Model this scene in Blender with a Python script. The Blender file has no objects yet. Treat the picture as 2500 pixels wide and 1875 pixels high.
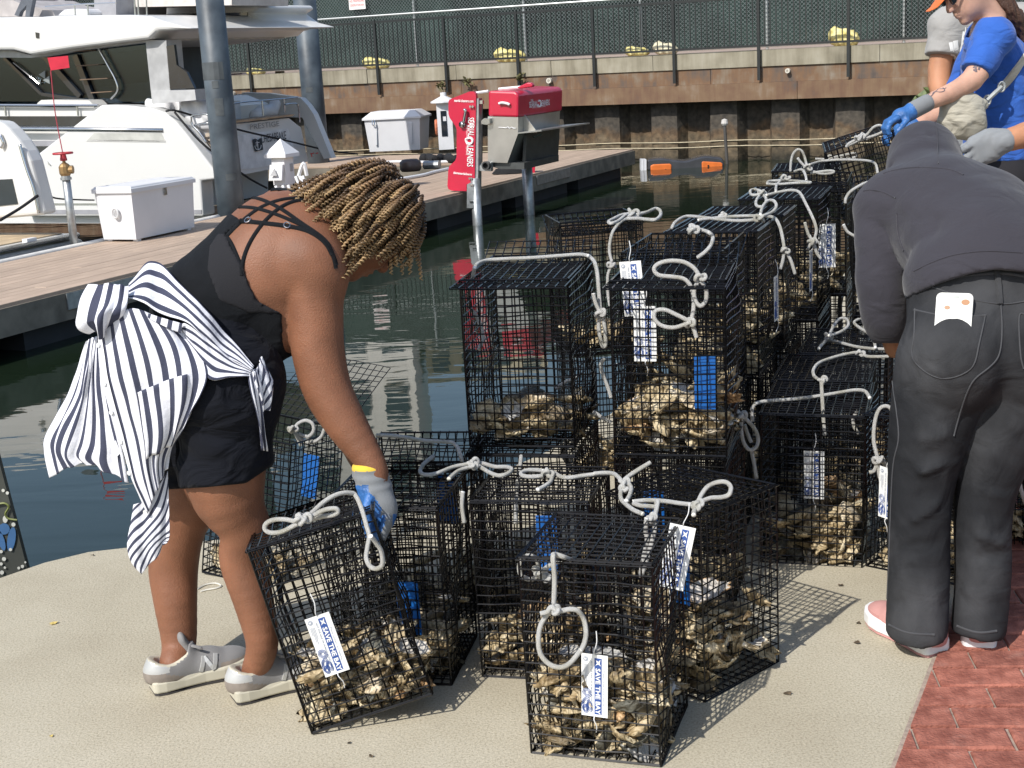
import bpy, math, random
import numpy as np
from mathutils import Vector, Matrix, noise as mnoise
random.seed(7); np.random.seed(7)
SC = bpy.context.scene
COL = SC.collection
R = math.radians

# ------------------------------------------------------------------ camera
F_PX, CX, CY, CAM_H = 3350.0, 1250.0, 937.5, 1.55
PIT, ROLL = R(13.4), R(3.27)
FWD = np.array([0, math.cos(PIT), -math.sin(PIT)])
_Rt = np.array([1.0, 0, 0]); _Dn = np.array([0, -math.sin(PIT), -math.cos(PIT)])
IX = math.cos(ROLL) * _Rt + math.sin(ROLL) * _Dn
IY = -math.sin(ROLL) * _Rt + math.cos(ROLL) * _Dn
CAM = np.array([0, 0, CAM_H])
cam_d = bpy.data.cameras.new('camera'); cam = bpy.data.objects.new('camera', cam_d); COL.objects.link(cam)
cam_d.sensor_width = 36; cam_d.lens = F_PX / 2500 * 36; cam_d.clip_start = 0.05; cam_d.clip_end = 900
cam.matrix_world = Matrix(((IX[0], -IY[0], -FWD[0], 0), (IX[1], -IY[1], -FWD[1], 0), (IX[2], -IY[2], -FWD[2], CAM_H), (0, 0, 0, 1)))
SC.camera = cam

# ------------------------------------------------------------------ light
SUN_TO = np.array([0.634, 0.773, -1.0]); SUN_TO /= np.linalg.norm(SUN_TO)
w = bpy.data.worlds.new('World'); SC.world = w; w.use_nodes = True
wn = w.node_tree.nodes; wl = w.node_tree.links
sky = wn.new('ShaderNodeTexSky'); sky.sky_type = 'NISHITA'; sky.sun_disc = False
sky.sun_elevation = R(45); sky.sun_rotation = math.atan2(-SUN_TO[0], -SUN_TO[1])
sky.air_density = 1.1; sky.dust_density = 1.2
wn['Background'].inputs['Strength'].default_value = 0.145
wl.new(sky.outputs[0], wn['Background'].inputs['Color'])
sun_d = bpy.data.lights.new('sun', 'SUN'); sun = bpy.data.objects.new('sun', sun_d); COL.objects.link(sun)
sun_d.energy = 4.5; sun_d.angle = R(0.5); sun_d.color = (1.0, 0.965, 0.905)
sun.rotation_euler = Vector(SUN_TO).to_track_quat('-Z', 'Y').to_euler(); sun.location = (-6, -8, 14)
SC.view_settings.view_transform = 'Standard'; SC.view_settings.look = 'None'
SC.view_settings.exposure = 0.10; SC.view_settings.gamma = 1; SC.view_settings.use_curve_mapping = False
SC.render.engine = 'CYCLES'
SC.cycles.max_bounces = 8; SC.cycles.transparent_max_bounces = 12
SC.cycles.sample_clamp_indirect = 4.0

# ------------------------------------------------------------------ pixel rays -> real points
def ray(x, y): return FWD + (x - CX) / F_PX * IX + (y - CY) / F_PX * IY
def on_z(x, y, z):
    r = ray(x, y); return CAM + r * (z - CAM_H) / r[2]
def at(x, y, Y):
    r = ray(x, y); return CAM + r * Y / r[1]
WATER = -0.93; DECK = -0.413
E0 = np.array([2.71, 28.2]); DD = np.array([.427, .904]); DN = np.array([-.904, .427])
def dk(s, w_, z):
    p = E0 + DD * s + DN * w_; return np.array([p[0], p[1], z])
def on_s(x, y, s):
    r = ray(x, y); P = E0 + DD * s; return CAM + r * (P @ DD) / (r[:2] @ DD)
def on_w(x, y, w_):
    r = ray(x, y); P = E0 + DN * w_; return CAM + r * (P @ DN) / (r[:2] @ DN)
D3 = np.array([*DD, 0.0]); N3 = np.array([*DN, 0.0]); Z3 = np.array([0, 0, 1.0])

# ------------------------------------------------------------------ materials
def _nt(name):
    m = bpy.data.materials.new(name); m.use_nodes = True
    return m, m.node_tree.nodes, m.node_tree.links, m.node_tree.nodes['Principled BSDF']
def mat(name, col, rough=.6, metal=0.0, var=.12, scale=6.0, bump=0.0, bscale=60.0, spec=.5, col2=None, mixlo=.35, mixhi=.65,
        detail=5, coat=0.0, stretch=None, rand=0.0, sss=0.0):
    m, n, l, b = _nt(name)
    tc = n.new('ShaderNodeTexCoord'); co = tc.outputs['Object']
    if stretch:
        mp = n.new('ShaderNodeMapping'); mp.inputs['Scale'].default_value = stretch; l.new(co, mp.inputs['Vector']); co = mp.outputs['Vector']
    c1 = [max(0, c * (1 - var)) for c in col]; c2 = list(col2) if col2 else [min(1, c * (1 + var)) for c in col]
    nz = n.new('ShaderNodeTexNoise'); nz.inputs['Scale'].default_value = scale; nz.inputs['Detail'].default_value = detail
    l.new(co, nz.inputs['Vector'])
    rp = n.new('ShaderNodeValToRGB'); rp.color_ramp.elements[0].position = mixlo; rp.color_ramp.elements[1].position = mixhi
    rp.color_ramp.elements[0].color = (*c1, 1); rp.color_ramp.elements[1].color = (*c2, 1)
    l.new(nz.outputs['Fac'], rp.inputs['Fac']); out = rp.outputs['Color']
    if rand:
        oi = n.new('ShaderNodeObjectInfo'); hs = n.new('ShaderNodeHueSaturation')
        mr = n.new('ShaderNodeMapRange'); mr.inputs['To Min'].default_value = 1 - rand; mr.inputs['To Max'].default_value = 1 + rand
        l.new(oi.outputs['Random'], mr.inputs['Value']); l.new(mr.outputs['Result'], hs.inputs['Value']); l.new(out, hs.inputs['Color']); out = hs.outputs['Color']
    l.new(out, b.inputs['Base Color'])
    b.inputs['Roughness'].default_value = rough; b.inputs['Metallic'].default_value = metal
    b.inputs['Specular IOR Level'].default_value = spec; b.inputs['Coat Weight'].default_value = coat
    if sss:
        b.inputs['Subsurface Weight'].default_value = sss; b.inputs['Subsurface Radius'].default_value = (.02, .008, .005)
        b.inputs['Subsurface Scale'].default_value = .3
    if bump:
        bz = n.new('ShaderNodeTexNoise'); bz.inputs['Scale'].default_value = bscale; bz.inputs['Detail'].default_value = 4
        l.new(co, bz.inputs['Vector']); bp = n.new('ShaderNodeBump'); bp.inputs['Strength'].default_value = bump; bp.inputs['Distance'].default_value = .01
        l.new(bz.outputs['Fac'], bp.inputs['Height']); l.new(bp.outputs['Normal'], b.inputs['Normal'])
    return m
def glass_mat(name, tint, refl=.25, rough=.03):
    m, n, l, b = _nt(name)
    t = n.new('ShaderNodeBsdfTransparent'); t.inputs['Color'].default_value = (*tint, 1)
    g = n.new('ShaderNodeBsdfGlossy'); g.inputs['Roughness'].default_value = rough; g.inputs['Color'].default_value = (.85, .9, .95, 1)
    fr = n.new('ShaderNodeFresnel'); fr.inputs['IOR'].default_value = 1.6
    ad = n.new('ShaderNodeMath'); ad.operation = 'MULTIPLY'; ad.use_clamp = True; ad.inputs[1].default_value = refl
    l.new(fr.outputs[0], ad.inputs[0])
    mx = n.new('ShaderNodeMixShader'); l.new(ad.outputs[0], mx.inputs[0]); l.new(t.outputs[0], mx.inputs[1]); l.new(g.outputs[0], mx.inputs[2])
    l.new(mx.outputs[0], n['Material Output'].inputs['Surface']); return m

# ------------------------------------------------------------------ mesh builder
class MB:
    def __init__(s): s.v = []; s.f = []; s.mi = []; s.m = 0; s.uv = {}
    def add(s, vs, fs):
        o = len(s.v); s.v += [tuple(float(c) for c in p) for p in vs]
        for f in fs: s.f.append(tuple(i + o for i in f)); s.mi.append(s.m)
        return o
    def box(s, c, size, ax=None):
        c = np.array(c, float); ax = ax if ax is not None else np.eye(3); h = np.array(size) / 2
        vs = [c + ax[0] * h[0] * i + ax[1] * h[1] * j + ax[2] * h[2] * k for i in (-1, 1) for j in (-1, 1) for k in (-1, 1)]
        s.add(vs, [(0, 1, 3, 2), (4, 6, 7, 5), (0, 4, 5, 1), (2, 3, 7, 6), (0, 2, 6, 4), (1, 5, 7, 3)])
    def cbox(s, c, size, ax=None, ch=.004):          # box with a chamfered top edge
        c = np.array(c, float); ax = ax if ax is not None else np.eye(3); h = np.array(size) / 2
        vs = []
        for z, q in ((-h[2], 0), (h[2] - ch, 0), (h[2], ch)):
            for i, j in ((-1, -1), (1, -1), (1, 1), (-1, 1)): vs.append(c + ax[0] * (h[0] - q) * i + ax[1] * (h[1] - q) * j + ax[2] * z)
        fs = [(3, 2, 1, 0), (8, 9, 10, 11)]
        for a in (0, 4):
            for k in range(4): fs.append((a + k, a + (k + 1) % 4, a + 4 + (k + 1) % 4, a + 4 + k))
        s.add(vs, fs)
    def bar(s, a, b, wd, ht=None, up=(0, 0, 1)):
        a = np.array(a, float); b = np.array(b, float); d = b - a; L = np.linalg.norm(d); d /= L
        u = np.array(up, float); q = np.cross(u, d)
        if np.linalg.norm(q) < 1e-3: q = np.cross((1, 0, 0), d)
        q /= np.linalg.norm(q); u = np.cross(d, q)
        s.box((a + b) / 2, (L, wd, ht or wd), np.array([d, q, u]))
    def tube(s, path, r, n=6, closed=False, caps=True):
        P = np.array(path, float); N = len(P); rr = np.full(N, r) if np.isscalar(r) else np.array(r)
        T = np.gradient(P, axis=0) if not closed else np.roll(P, -1, 0) - np.roll(P, 1, 0)
        T /= np.linalg.norm(T, axis=1)[:, None] + 1e-12
        up = np.array([0, 0, 1.0]) if abs(T[0][2]) < .9 else np.array([1.0, 0, 0])
        q = np.cross(up, T[0]); q /= np.linalg.norm(q); vs = []
        for i in range(N):
            q = q - T[i] * (q @ T[i]); q /= np.linalg.norm(q) + 1e-12; b = np.cross(T[i], q)
            for k in range(n):
                a = 2 * math.pi * k / n; vs.append(P[i] + rr[i] * (math.cos(a) * q + math.sin(a) * b))
        fs = []
        for i in range(N if closed else N - 1):
            j = (i + 1) % N
            for k in range(n): fs.append((i * n + k, i * n + (k + 1) % n, j * n + (k + 1) % n, j * n + k))
        if caps and not closed: fs += [tuple(range(n - 1, -1, -1)), tuple(range((N - 1) * n, N * n))]
        s.add(vs, fs)
    def prism(s, poly, vec):
        P = [np.array(p, float) for p in poly]; n = len(P); v = np.array(vec, float)
        N = sum((np.cross(P[i], P[(i + 1) % n]) for i in range(n)), np.zeros(3))
        if N @ v > 0: P = P[::-1]
        s.add(P + [p + v for p in P], [tuple(range(n)), tuple(range(2 * n - 1, n - 1, -1))] + [(i, i + n, (i + 1) % n + n, (i + 1) % n) for i in range(n)])
    def lathe(s, prof, n=16, c=(0, 0, 0), ax=None):
        c = np.array(c, float); ax = ax if ax is not None else np.eye(3); vs = []
        for r, z in prof:
            for k in range(n):
                a = 2 * math.pi * k / n; vs.append(c + ax[0] * r * math.cos(a) + ax[1] * r * math.sin(a) + ax[2] * z)
        fs = [(i * n + k, i * n + (k + 1) % n, (i + 1) * n + (k + 1) % n, (i + 1) * n + k) for i in range(len(prof) - 1) for k in range(n)]
        if prof[0][0] > 1e-4: fs.append(tuple(range(n - 1, -1, -1)))
        if prof[-1][0] > 1e-4: fs.append(tuple(range((len(prof) - 1) * n, len(prof) * n)))
        s.add(vs, fs)
    def mesh(s, name, mats, smooth=False):
        me = bpy.data.meshes.new(name); me.from_pydata(s.v, [], s.f)
        for m in (mats if isinstance(mats, (list, tuple)) else [mats]): me.materials.append(m)
        if any(s.mi): me.polygons.foreach_set('material_index', s.mi)
        if smooth: me.polygons.foreach_set('use_smooth', [True] * len(s.f))
        me.update(); return me

def props(o, label=None, cat=None, group=None, kind=None):
    if label: o['label'] = label
    if cat: o['category'] = cat
    if group: o['group'] = group
    if kind: o['kind'] = kind
    return o
def link(name, me, parent=None, loc=None, rot=None):
    o = bpy.data.objects.new(name, me); COL.objects.link(o)
    if parent is not None: o.parent = parent
    if loc is not None: o.location = loc
    if rot is not None: o.rotation_euler = rot
    return o
def thing(name, label, cat, loc=(0, 0, 0), rz=0.0, group=None):
    o = bpy.data.objects.new(name, None); COL.objects.link(o); o.empty_display_size = .1
    o.location = [float(c) for c in loc]; o.rotation_euler = (0, 0, rz); return props(o, label, cat, group)
def root_of(p):
    q = np.zeros(3)
    while p is not None: q += np.array(p.location); p = p.parent
    return q
def part(name, mb, mats, parent, smooth=False, label=None, kind=None):   # world-space vertices under unrotated parents
    me = mb.mesh(name, mats, smooth); o = link(name, me, parent)
    if parent is not None: o.location = [-c for c in root_of(parent)]
    return props(o, label, None, None, kind)
def solo(name, mb, mats, label, cat, group=None, kind=None, smooth=False):
    # centre the origin on the base of the mesh
    V = np.array(mb.v); c = (V.min(0) + V.max(0)) / 2; c[2] = V[:, 2].min()
    mb.v = [tuple(p) for p in V - c]
    return props(link(name, mb.mesh(name, mats, smooth), None, [float(x) for x in c]), label, cat, group, kind)
def spline(pts, per=6, closed=False):
    P = np.array(pts, float); n = len(P)
    if n < 3 and not closed: return np.array([P[0] + (P[-1] - P[0]) * t for t in np.linspace(0, 1, per + 1)])
    out = []
    for i in range(n if closed else n - 1):
        g = (lambda k: P[k % n]) if closed else (lambda k: P[min(max(k, 0), n - 1)])
        a, b, c, d = g(i - 1), g(i), g(i + 1), g(i + 2)
        for t in np.linspace(0, 1, per, endpoint=False):
            out.append(.5 * (2 * b + (c - a) * t + (2 * a - 5 * b + 4 * c - d) * t * t + (3 * b - a - 3 * c + d) * t ** 3))
    if not closed: out.append(P[-1])
    return np.array(out)
_txt = {}
def text_mesh(txt, bold=0.0):          # (verts, faces) of flat lettering, height 1, starting at x = 0
    if (txt, bold) in _txt: return _txt[(txt, bold)]
    cu = bpy.data.curves.new('lettering', 'FONT'); cu.body = txt; cu.size = 1; cu.offset = bold; cu.resolution_u = 2
    o = bpy.data.objects.new('lettering', cu); COL.objects.link(o)
    dg = bpy.context.evaluated_depsgraph_get(); dg.update(); ev = o.evaluated_get(dg); me = ev.to_mesh()
    v = np.array([tuple(p.co) for p in me.vertices]); f = [tuple(p.vertices) for p in me.polygons]
    ev.to_mesh_clear(); bpy.data.objects.remove(o); bpy.data.curves.remove(cu)
    v[:, 0] -= v[:, 0].min(); v[:, 1] -= min(0, v[:, 1].min()) * 0
    _txt[(txt, bold)] = (v, f); return v, f
def add_text(mb, txt, org, ex, ey, height, width=None, off=None, bold=0.0):
    v, f = text_mesh(txt, bold); org = np.array(org, float); ex = np.array(ex, float); ey = np.array(ey, float)
    sx = height / .7
    if width: sx = width / v[:, 0].max()
    o3 = np.array(off, float) if off is not None else np.zeros(3)
    mb.add([org + ex * p[0] * sx + ey * p[1] * height / .7 + o3 for p in v], f)

# ------------------------------------------------------------------ implicit bodies (smooth unions -> one continuous skin)
class Body:
    def __init__(s): s.p = []
    def cap(s, a, b, ra, rb, k=.03, flat=None, sub=False):
        s.p.append(('c', np.array(a, float), np.array(b, float), ra, rb, k, flat, sub)); return s
    def chain(s, pts, rs, k=.03, flat=None):
        if len(pts) > 2: q = spline(np.column_stack([np.array(pts, float), rs]), 4); pts, rs = q[:, :3], q[:, 3]
        for i in range(len(pts) - 1): s.cap(pts[i], pts[i + 1], rs[i], rs[i + 1], k if i == 0 else .004, flat)
        return s
    def ell(s, c, r, Rm=None, k=.03, sub=False):
        s.p.append(('e', np.array(c, float), np.array(r, float), None if Rm is None else np.array(Rm, float), 0, k, None, sub)); return s
    def bounds(s, mg=.06):
        lo = np.full(3, 1e9); hi = -lo
        for q in s.p:
            if q[7]: continue
            if q[0] == 'c': r = max(q[3], q[4]); a = np.minimum(q[1], q[2]) - r; b = np.maximum(q[1], q[2]) + r
            else: r = max(q[2]); a = q[1] - r; b = q[1] + r
            lo = np.minimum(lo, a); hi = np.maximum(hi, b)
        return lo - mg, hi + mg
    def field(s, h, like=None):
        if like is not None: lo, h, n = like.lo, like.h, like.n
        else: lo, hi = s.bounds(); n = np.ceil((hi - lo) / h).astype(int) + 1
        s.lo, s.h, s.n = lo, h, n
        ax = [lo[i] + h * np.arange(n[i]) for i in range(3)]; s.ax = ax
        D = np.full(n, .25, np.float32)
        for q in s.p:
            k = q[5]; mg = .05 + 2 * k
            if q[0] == 'c': r = max(q[3], q[4]); a = np.minimum(q[1], q[2]) - r - mg; b = np.maximum(q[1], q[2]) + r + mg
            else: r = max(q[2]); a = q[1] - r - mg; b = q[1] + r + mg
            i0 = np.clip(((a - lo) / h).astype(int), 0, n - 1); i1 = np.clip(((b - lo) / h).astype(int) + 2, 1, n)
            sl = tuple(slice(i0[i], i1[i]) for i in range(3))
            X = np.stack(np.meshgrid(*[ax[i][sl[i]] for i in range(3)], indexing='ij'), -1).astype(np.float32)
            if q[0] == 'c':
                A, Bv = q[1], q[2]; ba = Bv - A; pa = X - A
                hh = np.clip((pa @ ba) / max(ba @ ba, 1e-9), 0, 1)[..., None]; v = pa - hh * ba
                if q[6] is not None:
                    dr, fc = np.array(q[6][0], float), q[6][1]; dr = dr / np.linalg.norm(dr); v = v + (v @ dr)[..., None] * dr * (1 / fc - 1)
                d = np.linalg.norm(v, axis=-1) - (q[3] + (q[4] - q[3]) * hh[..., 0])
            else:
                v = X - q[1]
                if q[3] is not None: v = v @ q[3].T
                k0 = np.linalg.norm(v / q[2], axis=-1); k1 = np.linalg.norm(v / q[2] ** 2, axis=-1) + 1e-9; d = k0 * (k0 - 1) / k1
            O = D[sl]
            if q[7]:
                t = np.clip(.5 - .5 * (O + d) / k, 0, 1); D[sl] = O * (1 - t) - d * t + k * t * (1 - t)
            else:
                t = np.clip(.5 + .5 * (d - O) / k, 0, 1); D[sl] = d * (1 - t) + O * t - k * t * (1 - t)
        s.D = D; return s
    def grid(s): return np.meshgrid(*s.ax, indexing='ij', sparse=True)
def nets(f, lo, h):
    n = np.array(f.shape); S = f < 0
    c = lambda i, j, k: (slice(i, n[0] - 1 + i), slice(j, n[1] - 1 + j), slice(k, n[2] - 1 + k))
    cnt = sum(S[c(i, j, k)].astype(np.int8) for i in (0, 1) for j in (0, 1) for k in (0, 1))
    M = (cnt > 0) & (cnt < 8); idx = np.argwhere(M)
    if len(idx) == 0: return np.zeros((0, 3)), []
    acc = np.zeros((len(idx), 3)); num = np.zeros(len(idx)); cor = [(i, j, k) for i in (0, 1) for j in (0, 1) for k in (0, 1)]
    val = {q: f[tuple((idx + q).T)] for q in cor}
    for a in cor:
        for d in range(3):
            if a[d]: continue
            b = list(a); b[d] = 1; b = tuple(b); fa, fb = val[a], val[b]; m = (fa < 0) != (fb < 0)
            t = fa[m] / (fa[m] - fb[m]); p = np.tile(np.array(a, float), (m.sum(), 1)); p[:, d] += t; acc[m] += p; num[m] += 1
    V = lo + h * (idx + acc / num[:, None]); I = np.full(M.shape, -1); I[tuple(idx.T)] = np.arange(len(idx)); F = []
    for d in range(3):
        e, g = (d + 1) % 3, (d + 2) % 3
        lo_s = [slice(None)] * 3; hi_s = [slice(None)] * 3; lo_s[d] = slice(0, -1); hi_s[d] = slice(1, None)
        A, B = S[tuple(lo_s)], S[tuple(hi_s)]; ch = np.argwhere(A != B)
        ch = ch[(ch[:, e] > 0) & (ch[:, g] > 0) & (ch[:, e] < n[e] - 1) & (ch[:, g] < n[g] - 1)]
        if len(ch) == 0: continue
        def cell(de, dg): q = ch.copy(); q[:, e] += de; q[:, g] += dg; return I[tuple(q.T)]
        Q = np.stack([cell(-1, -1), cell(0, -1), cell(0, 0), cell(-1, 0)], 1); sg = A[tuple(ch.T)]
        Q[~sg] = Q[~sg][:, ::-1]; F.append(Q)
    F = np.concatenate(F); F = F[(F >= 0).all(1)]; return V, F
def skin(name, f, body, mats, parent, pick=None, smooth=True, disp=None):
    V, F = nets(f, body.lo, body.h)
    me = bpy.data.meshes.new(name); me.from_pydata(V.tolist(), [], F.tolist() if len(F) else [])
    for m in (mats if isinstance(mats, (list, tuple)) else [mats]): me.materials.append(m)
    if pick is not None and len(F):
        P = V[F]; Cn = P.mean(1); Nn = np.cross(P[:, 2] - P[:, 0], P[:, 3] - P[:, 1]); Nn /= np.linalg.norm(Nn, axis=1)[:, None] + 1e-12
        me.polygons.foreach_set('material_index', pick(Cn, Nn).astype(np.int32))
    me.polygons.foreach_set('use_smooth', [smooth] * len(me.polygons)); me.update()
    o = link(name, me, parent)
    if parent is not None: o.location = [-c for c in root_of(parent)]
    return o
def unit(v): v = np.array(v, float); return v / np.linalg.norm(v)
def frame(z, x):         # rows: x, y, z axes
    z = unit(z); x = np.array(x, float); x = unit(x - z * (x @ z)); return np.array([x, np.cross(z, x), z])
# ================================================================== SETTING
# ---- materials of the setting
def concrete_mat():
    m, n, l, b = _nt('pier_concrete')
    tc = n.new('ShaderNodeTexCoord'); co = tc.outputs['Object']
    def noise(sc, det=5, ro=.6):
        z = n.new('ShaderNodeTexNoise'); z.inputs['Scale'].default_value = sc; z.inputs['Detail'].default_value = det; z.inputs['Roughness'].default_value = ro
        l.new(co, z.inputs['Vector']); return z.outputs['Fac']
    def ramp(f, stops):
        r = n.new('ShaderNodeValToRGB'); e = r.color_ramp.elements
        while len(e) < len(stops): e.new(.5)
        for q, (p, c) in zip(e, stops): q.position = p; q.color = (*c, 1)
        l.new(f, r.inputs['Fac']); return r.outputs['Color']
    def mix(a, c, f=None, fac=.5, bt='MIX'):
        x = n.new('ShaderNodeMixRGB'); x.blend_type = bt; x.inputs[0].default_value = fac
        if f is not None: l.new(f, x.inputs[0])
        l.new(a, x.inputs[1])
        if isinstance(c, tuple): x.inputs[2].default_value = (*c, 1)
        else: l.new(c, x.inputs[2])
        return x.outputs[0]
    base = ramp(noise(1.3, 6), [(.3, (.385, .34, .255)), (.5, (.455, .41, .315)), (.7, (.51, .465, .37))])
    grain = ramp(noise(170, 3, .7), [(.33, (.68, .66, .62)), (.5, (.99, .99, .98)), (.68, (1.15, 1.14, 1.11))])
    c = mix(base, grain, fac=1.0, bt='MULTIPLY')
    vo = n.new('ShaderNodeTexVoronoi'); vo.inputs['Scale'].default_value = 95; l.new(co, vo.inputs['Vector'])
    lt = n.new('ShaderNodeMath'); lt.operation = 'LESS_THAN'; lt.inputs[1].default_value = .16; l.new(vo.outputs['Distance'], lt.inputs[0])
    # only some of the cells carry a darker or paler stone
    sp = n.new('ShaderNodeSeparateColor'); l.new(vo.outputs['Color'], sp.inputs[0])
    gt = n.new('ShaderNodeMath'); gt.operation = 'GREATER_THAN'; gt.inputs[1].default_value = .62; l.new(sp.outputs[0], gt.inputs[0])
    mm = n.new('ShaderNodeMath'); mm.operation = 'MULTIPLY'; l.new(lt.outputs[0], mm.inputs[0]); l.new(gt.outputs[0], mm.inputs[1])
    stone = ramp(sp.outputs[1], [(0, (.16, .12, .08)), (.5, (.36, .26, .16)), (1, (.62, .58, .5))])
    m2 = n.new('ShaderNodeMath'); m2.operation = 'MULTIPLY'; m2.inputs[1].default_value = .5; l.new(mm.outputs[0], m2.inputs[0])
    c = mix(c, stone, f=m2.outputs[0])
    st = n.new('ShaderNodeMath'); st.operation = 'GREATER_THAN'; st.inputs[1].default_value = .66; l.new(noise(3.1, 8, .65), st.inputs[0])
    s2 = n.new('ShaderNodeMath'); s2.operation = 'MULTIPLY'; s2.inputs[1].default_value = .22; l.new(st.outputs[0], s2.inputs[0])
    c = mix(c, (.30, .26, .2), f=s2.outputs[0])
    l.new(c, b.inputs['Base Color']); b.inputs['Roughness'].default_value = .9; b.inputs['Specular IOR Level'].default_value = .25
    bp = n.new('ShaderNodeBump'); bp.inputs['Strength'].default_value = .5; bp.inputs['Distance'].default_value = .004
    l.new(noise(140, 4, .75), bp.inputs['Height']); l.new(bp.outputs['Normal'], b.inputs['Normal'])
    return m
M_CONC = concrete_mat()
M_BRICK = mat('red_brick', (.30, .088, .058), .9, var=.3, scale=26, bump=.6, bscale=150, col2=(.40, .145, .10), rand=.16)
def brick_bloom(m):      # pale efflorescence rubbed into the brick faces
    n, l = m.node_tree.nodes, m.node_tree.links; b = n['Principled BSDF']; src = b.inputs['Base Color'].links[0].from_socket
    g = n.new('ShaderNodeNewGeometry'); z = n.new('ShaderNodeTexNoise'); z.inputs['Scale'].default_value = 9; z.inputs['Detail'].default_value = 9; z.inputs['Roughness'].default_value = .72
    l.new(g.outputs['Position'], z.inputs['Vector']); r = n.new('ShaderNodeValToRGB'); r.color_ramp.elements[0].position = .56; r.color_ramp.elements[1].position = .8
    r.color_ramp.elements[1].color = (.28, .28, .28, 1); l.new(z.outputs['Fac'], r.inputs['Fac'])
    x = n.new('ShaderNodeMixRGB'); l.new(r.outputs['Color'], x.inputs[0]); l.new(src, x.inputs[1]); x.inputs[2].default_value = (.55, .42, .36, 1)
    l.new(x.outputs[0], b.inputs['Base Color'])
brick_bloom(M_BRICK)
M_MORTAR = mat('sand_joint', (.34, .27, .22), .95, var=.2, scale=60, bump=.4)

# ---- concrete pier
EDGE = [(-2.9, 3.10), (-1.72, 4.20), (-1.60, 4.34), (-1.47, 4.425), (-1.30, 4.455), (-.70, 4.50), (-.42, 4.62), (.12, 5.32), (.9, 6.7), (2.2, 9.2), (4.4, 13.4), (9, 21.5)]
def pier():
    mb = MB(); ring = EDGE + [(16, 21.5), (16, -6), (-7, -6), (-7, 3.1)]
    n = len(ring); ch = .018; vs = []
    c = np.array([3.0, 3.0])
    def inset(i, q):
        a, b, d = np.array(ring[i - 1]), np.array(ring[i]), np.array(ring[(i + 1) % n])
        t = unit(unit(b - a) + unit(d - b)); nn = np.array([t[1], -t[0]]); return b + nn * q
    for z, q in ((-1.6, 0), (-ch, 0), (-.005, .006), (0, ch)):
        for i in range(n): p = inset(i, q); vs.append((p[0], p[1], z))
    fs = [tuple(range(4 * n - 1, 3 * n - 1, -1))]
    for a in range(3):
        for k in range(n): fs.append((a * n + k, a * n + n + k, a * n + n + (k + 1) % n, a * n + (k + 1) % n))
    mb.add(vs, fs)
    o = props(link('concrete_pier', mb.mesh('concrete_pier', M_CONC)), 'pale concrete pier deck with rounded water edge', None, None, 'structure')
    return o
PIER = pier()
# ---- brick paving beside it
BP0 = np.array([.775, 2.70]); BDIR = unit([.30, .62]);   # the joint between concrete and brick
def bricks():
    base = MB(); q = np.array([BDIR[1], -BDIR[0]])
    P = [BP0 - BDIR * 2.6, BP0 + BDIR * 3.2, BP0 + BDIR * 3.2 + q * 4, BP0 - BDIR * 2.6 + q * 4]
    base.add([(p[0], p[1], .004) for p in P], [(3, 2, 1, 0)])
    root = props(link('brick_paving', base.mesh('brick_paving', M_MORTAR)), 'red brick paving in running bond beside the concrete', None, None, 'structure')
    ux = unit([.993, -.115]); uy = np.array([-ux[1], ux[0]]); L, W = .212, .102
    ms = []
    for k in range(5):
        mb = MB(); mb.cbox((0, 0, 0), (L - .007 - .003 * random.random(), W - .007 - .002 * random.random(), .05), ch=.004 + .002 * random.random()); ms.append(mb.mesh('brick', M_BRICK))
    cnt = 0
    for r in range(-3, 26):
        for c in range(-4, 14):
            p = np.array([.80, 2.30]) + uy * (r * W) + ux * ((c + .5 * (r % 2)) * L)
            if cnt >= 300 or p[0] > 2.35 or p[1] < 2.0: continue
            hw, hh = L / 2 - .004, W / 2 - .004; quad = [p + ux * hw * i + uy * hh * j for i, j in ((-1, -1), (1, -1), (1, 1), (-1, 1))]
            sd = [(v - BP0) @ q - .012 for v in quad]
            if max(sd) < .02: continue
            z = -.0125 + random.uniform(-.0015, .002)
            if min(sd) >= 0:
                o = link('brick', random.choice(ms), root, (p[0], p[1], z), (random.uniform(-.01, .01), random.uniform(-.01, .01), math.atan2(ux[1], ux[0]) + random.uniform(-.012, .012)))
            else:                                   # cut to the slab edge
                out = []
                for i in range(4):
                    v0, v1, s0, s1 = quad[i], quad[(i + 1) % 4], sd[i], sd[(i + 1) % 4]
                    if s0 >= 0: out.append(v0)
                    if (s0 >= 0) != (s1 >= 0): out.append(v0 + (v1 - v0) * s0 / (s0 - s1))
                mb = MB(); mb.prism([(v[0] - p[0], v[1] - p[1], -.025) for v in out], (0, 0, .05)); link('brick', mb.mesh('brick', M_BRICK), root, (p[0], p[1], z))
            cnt += 1
    # the cut edge strip between slab and bricks
    return root
bricks()

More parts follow.
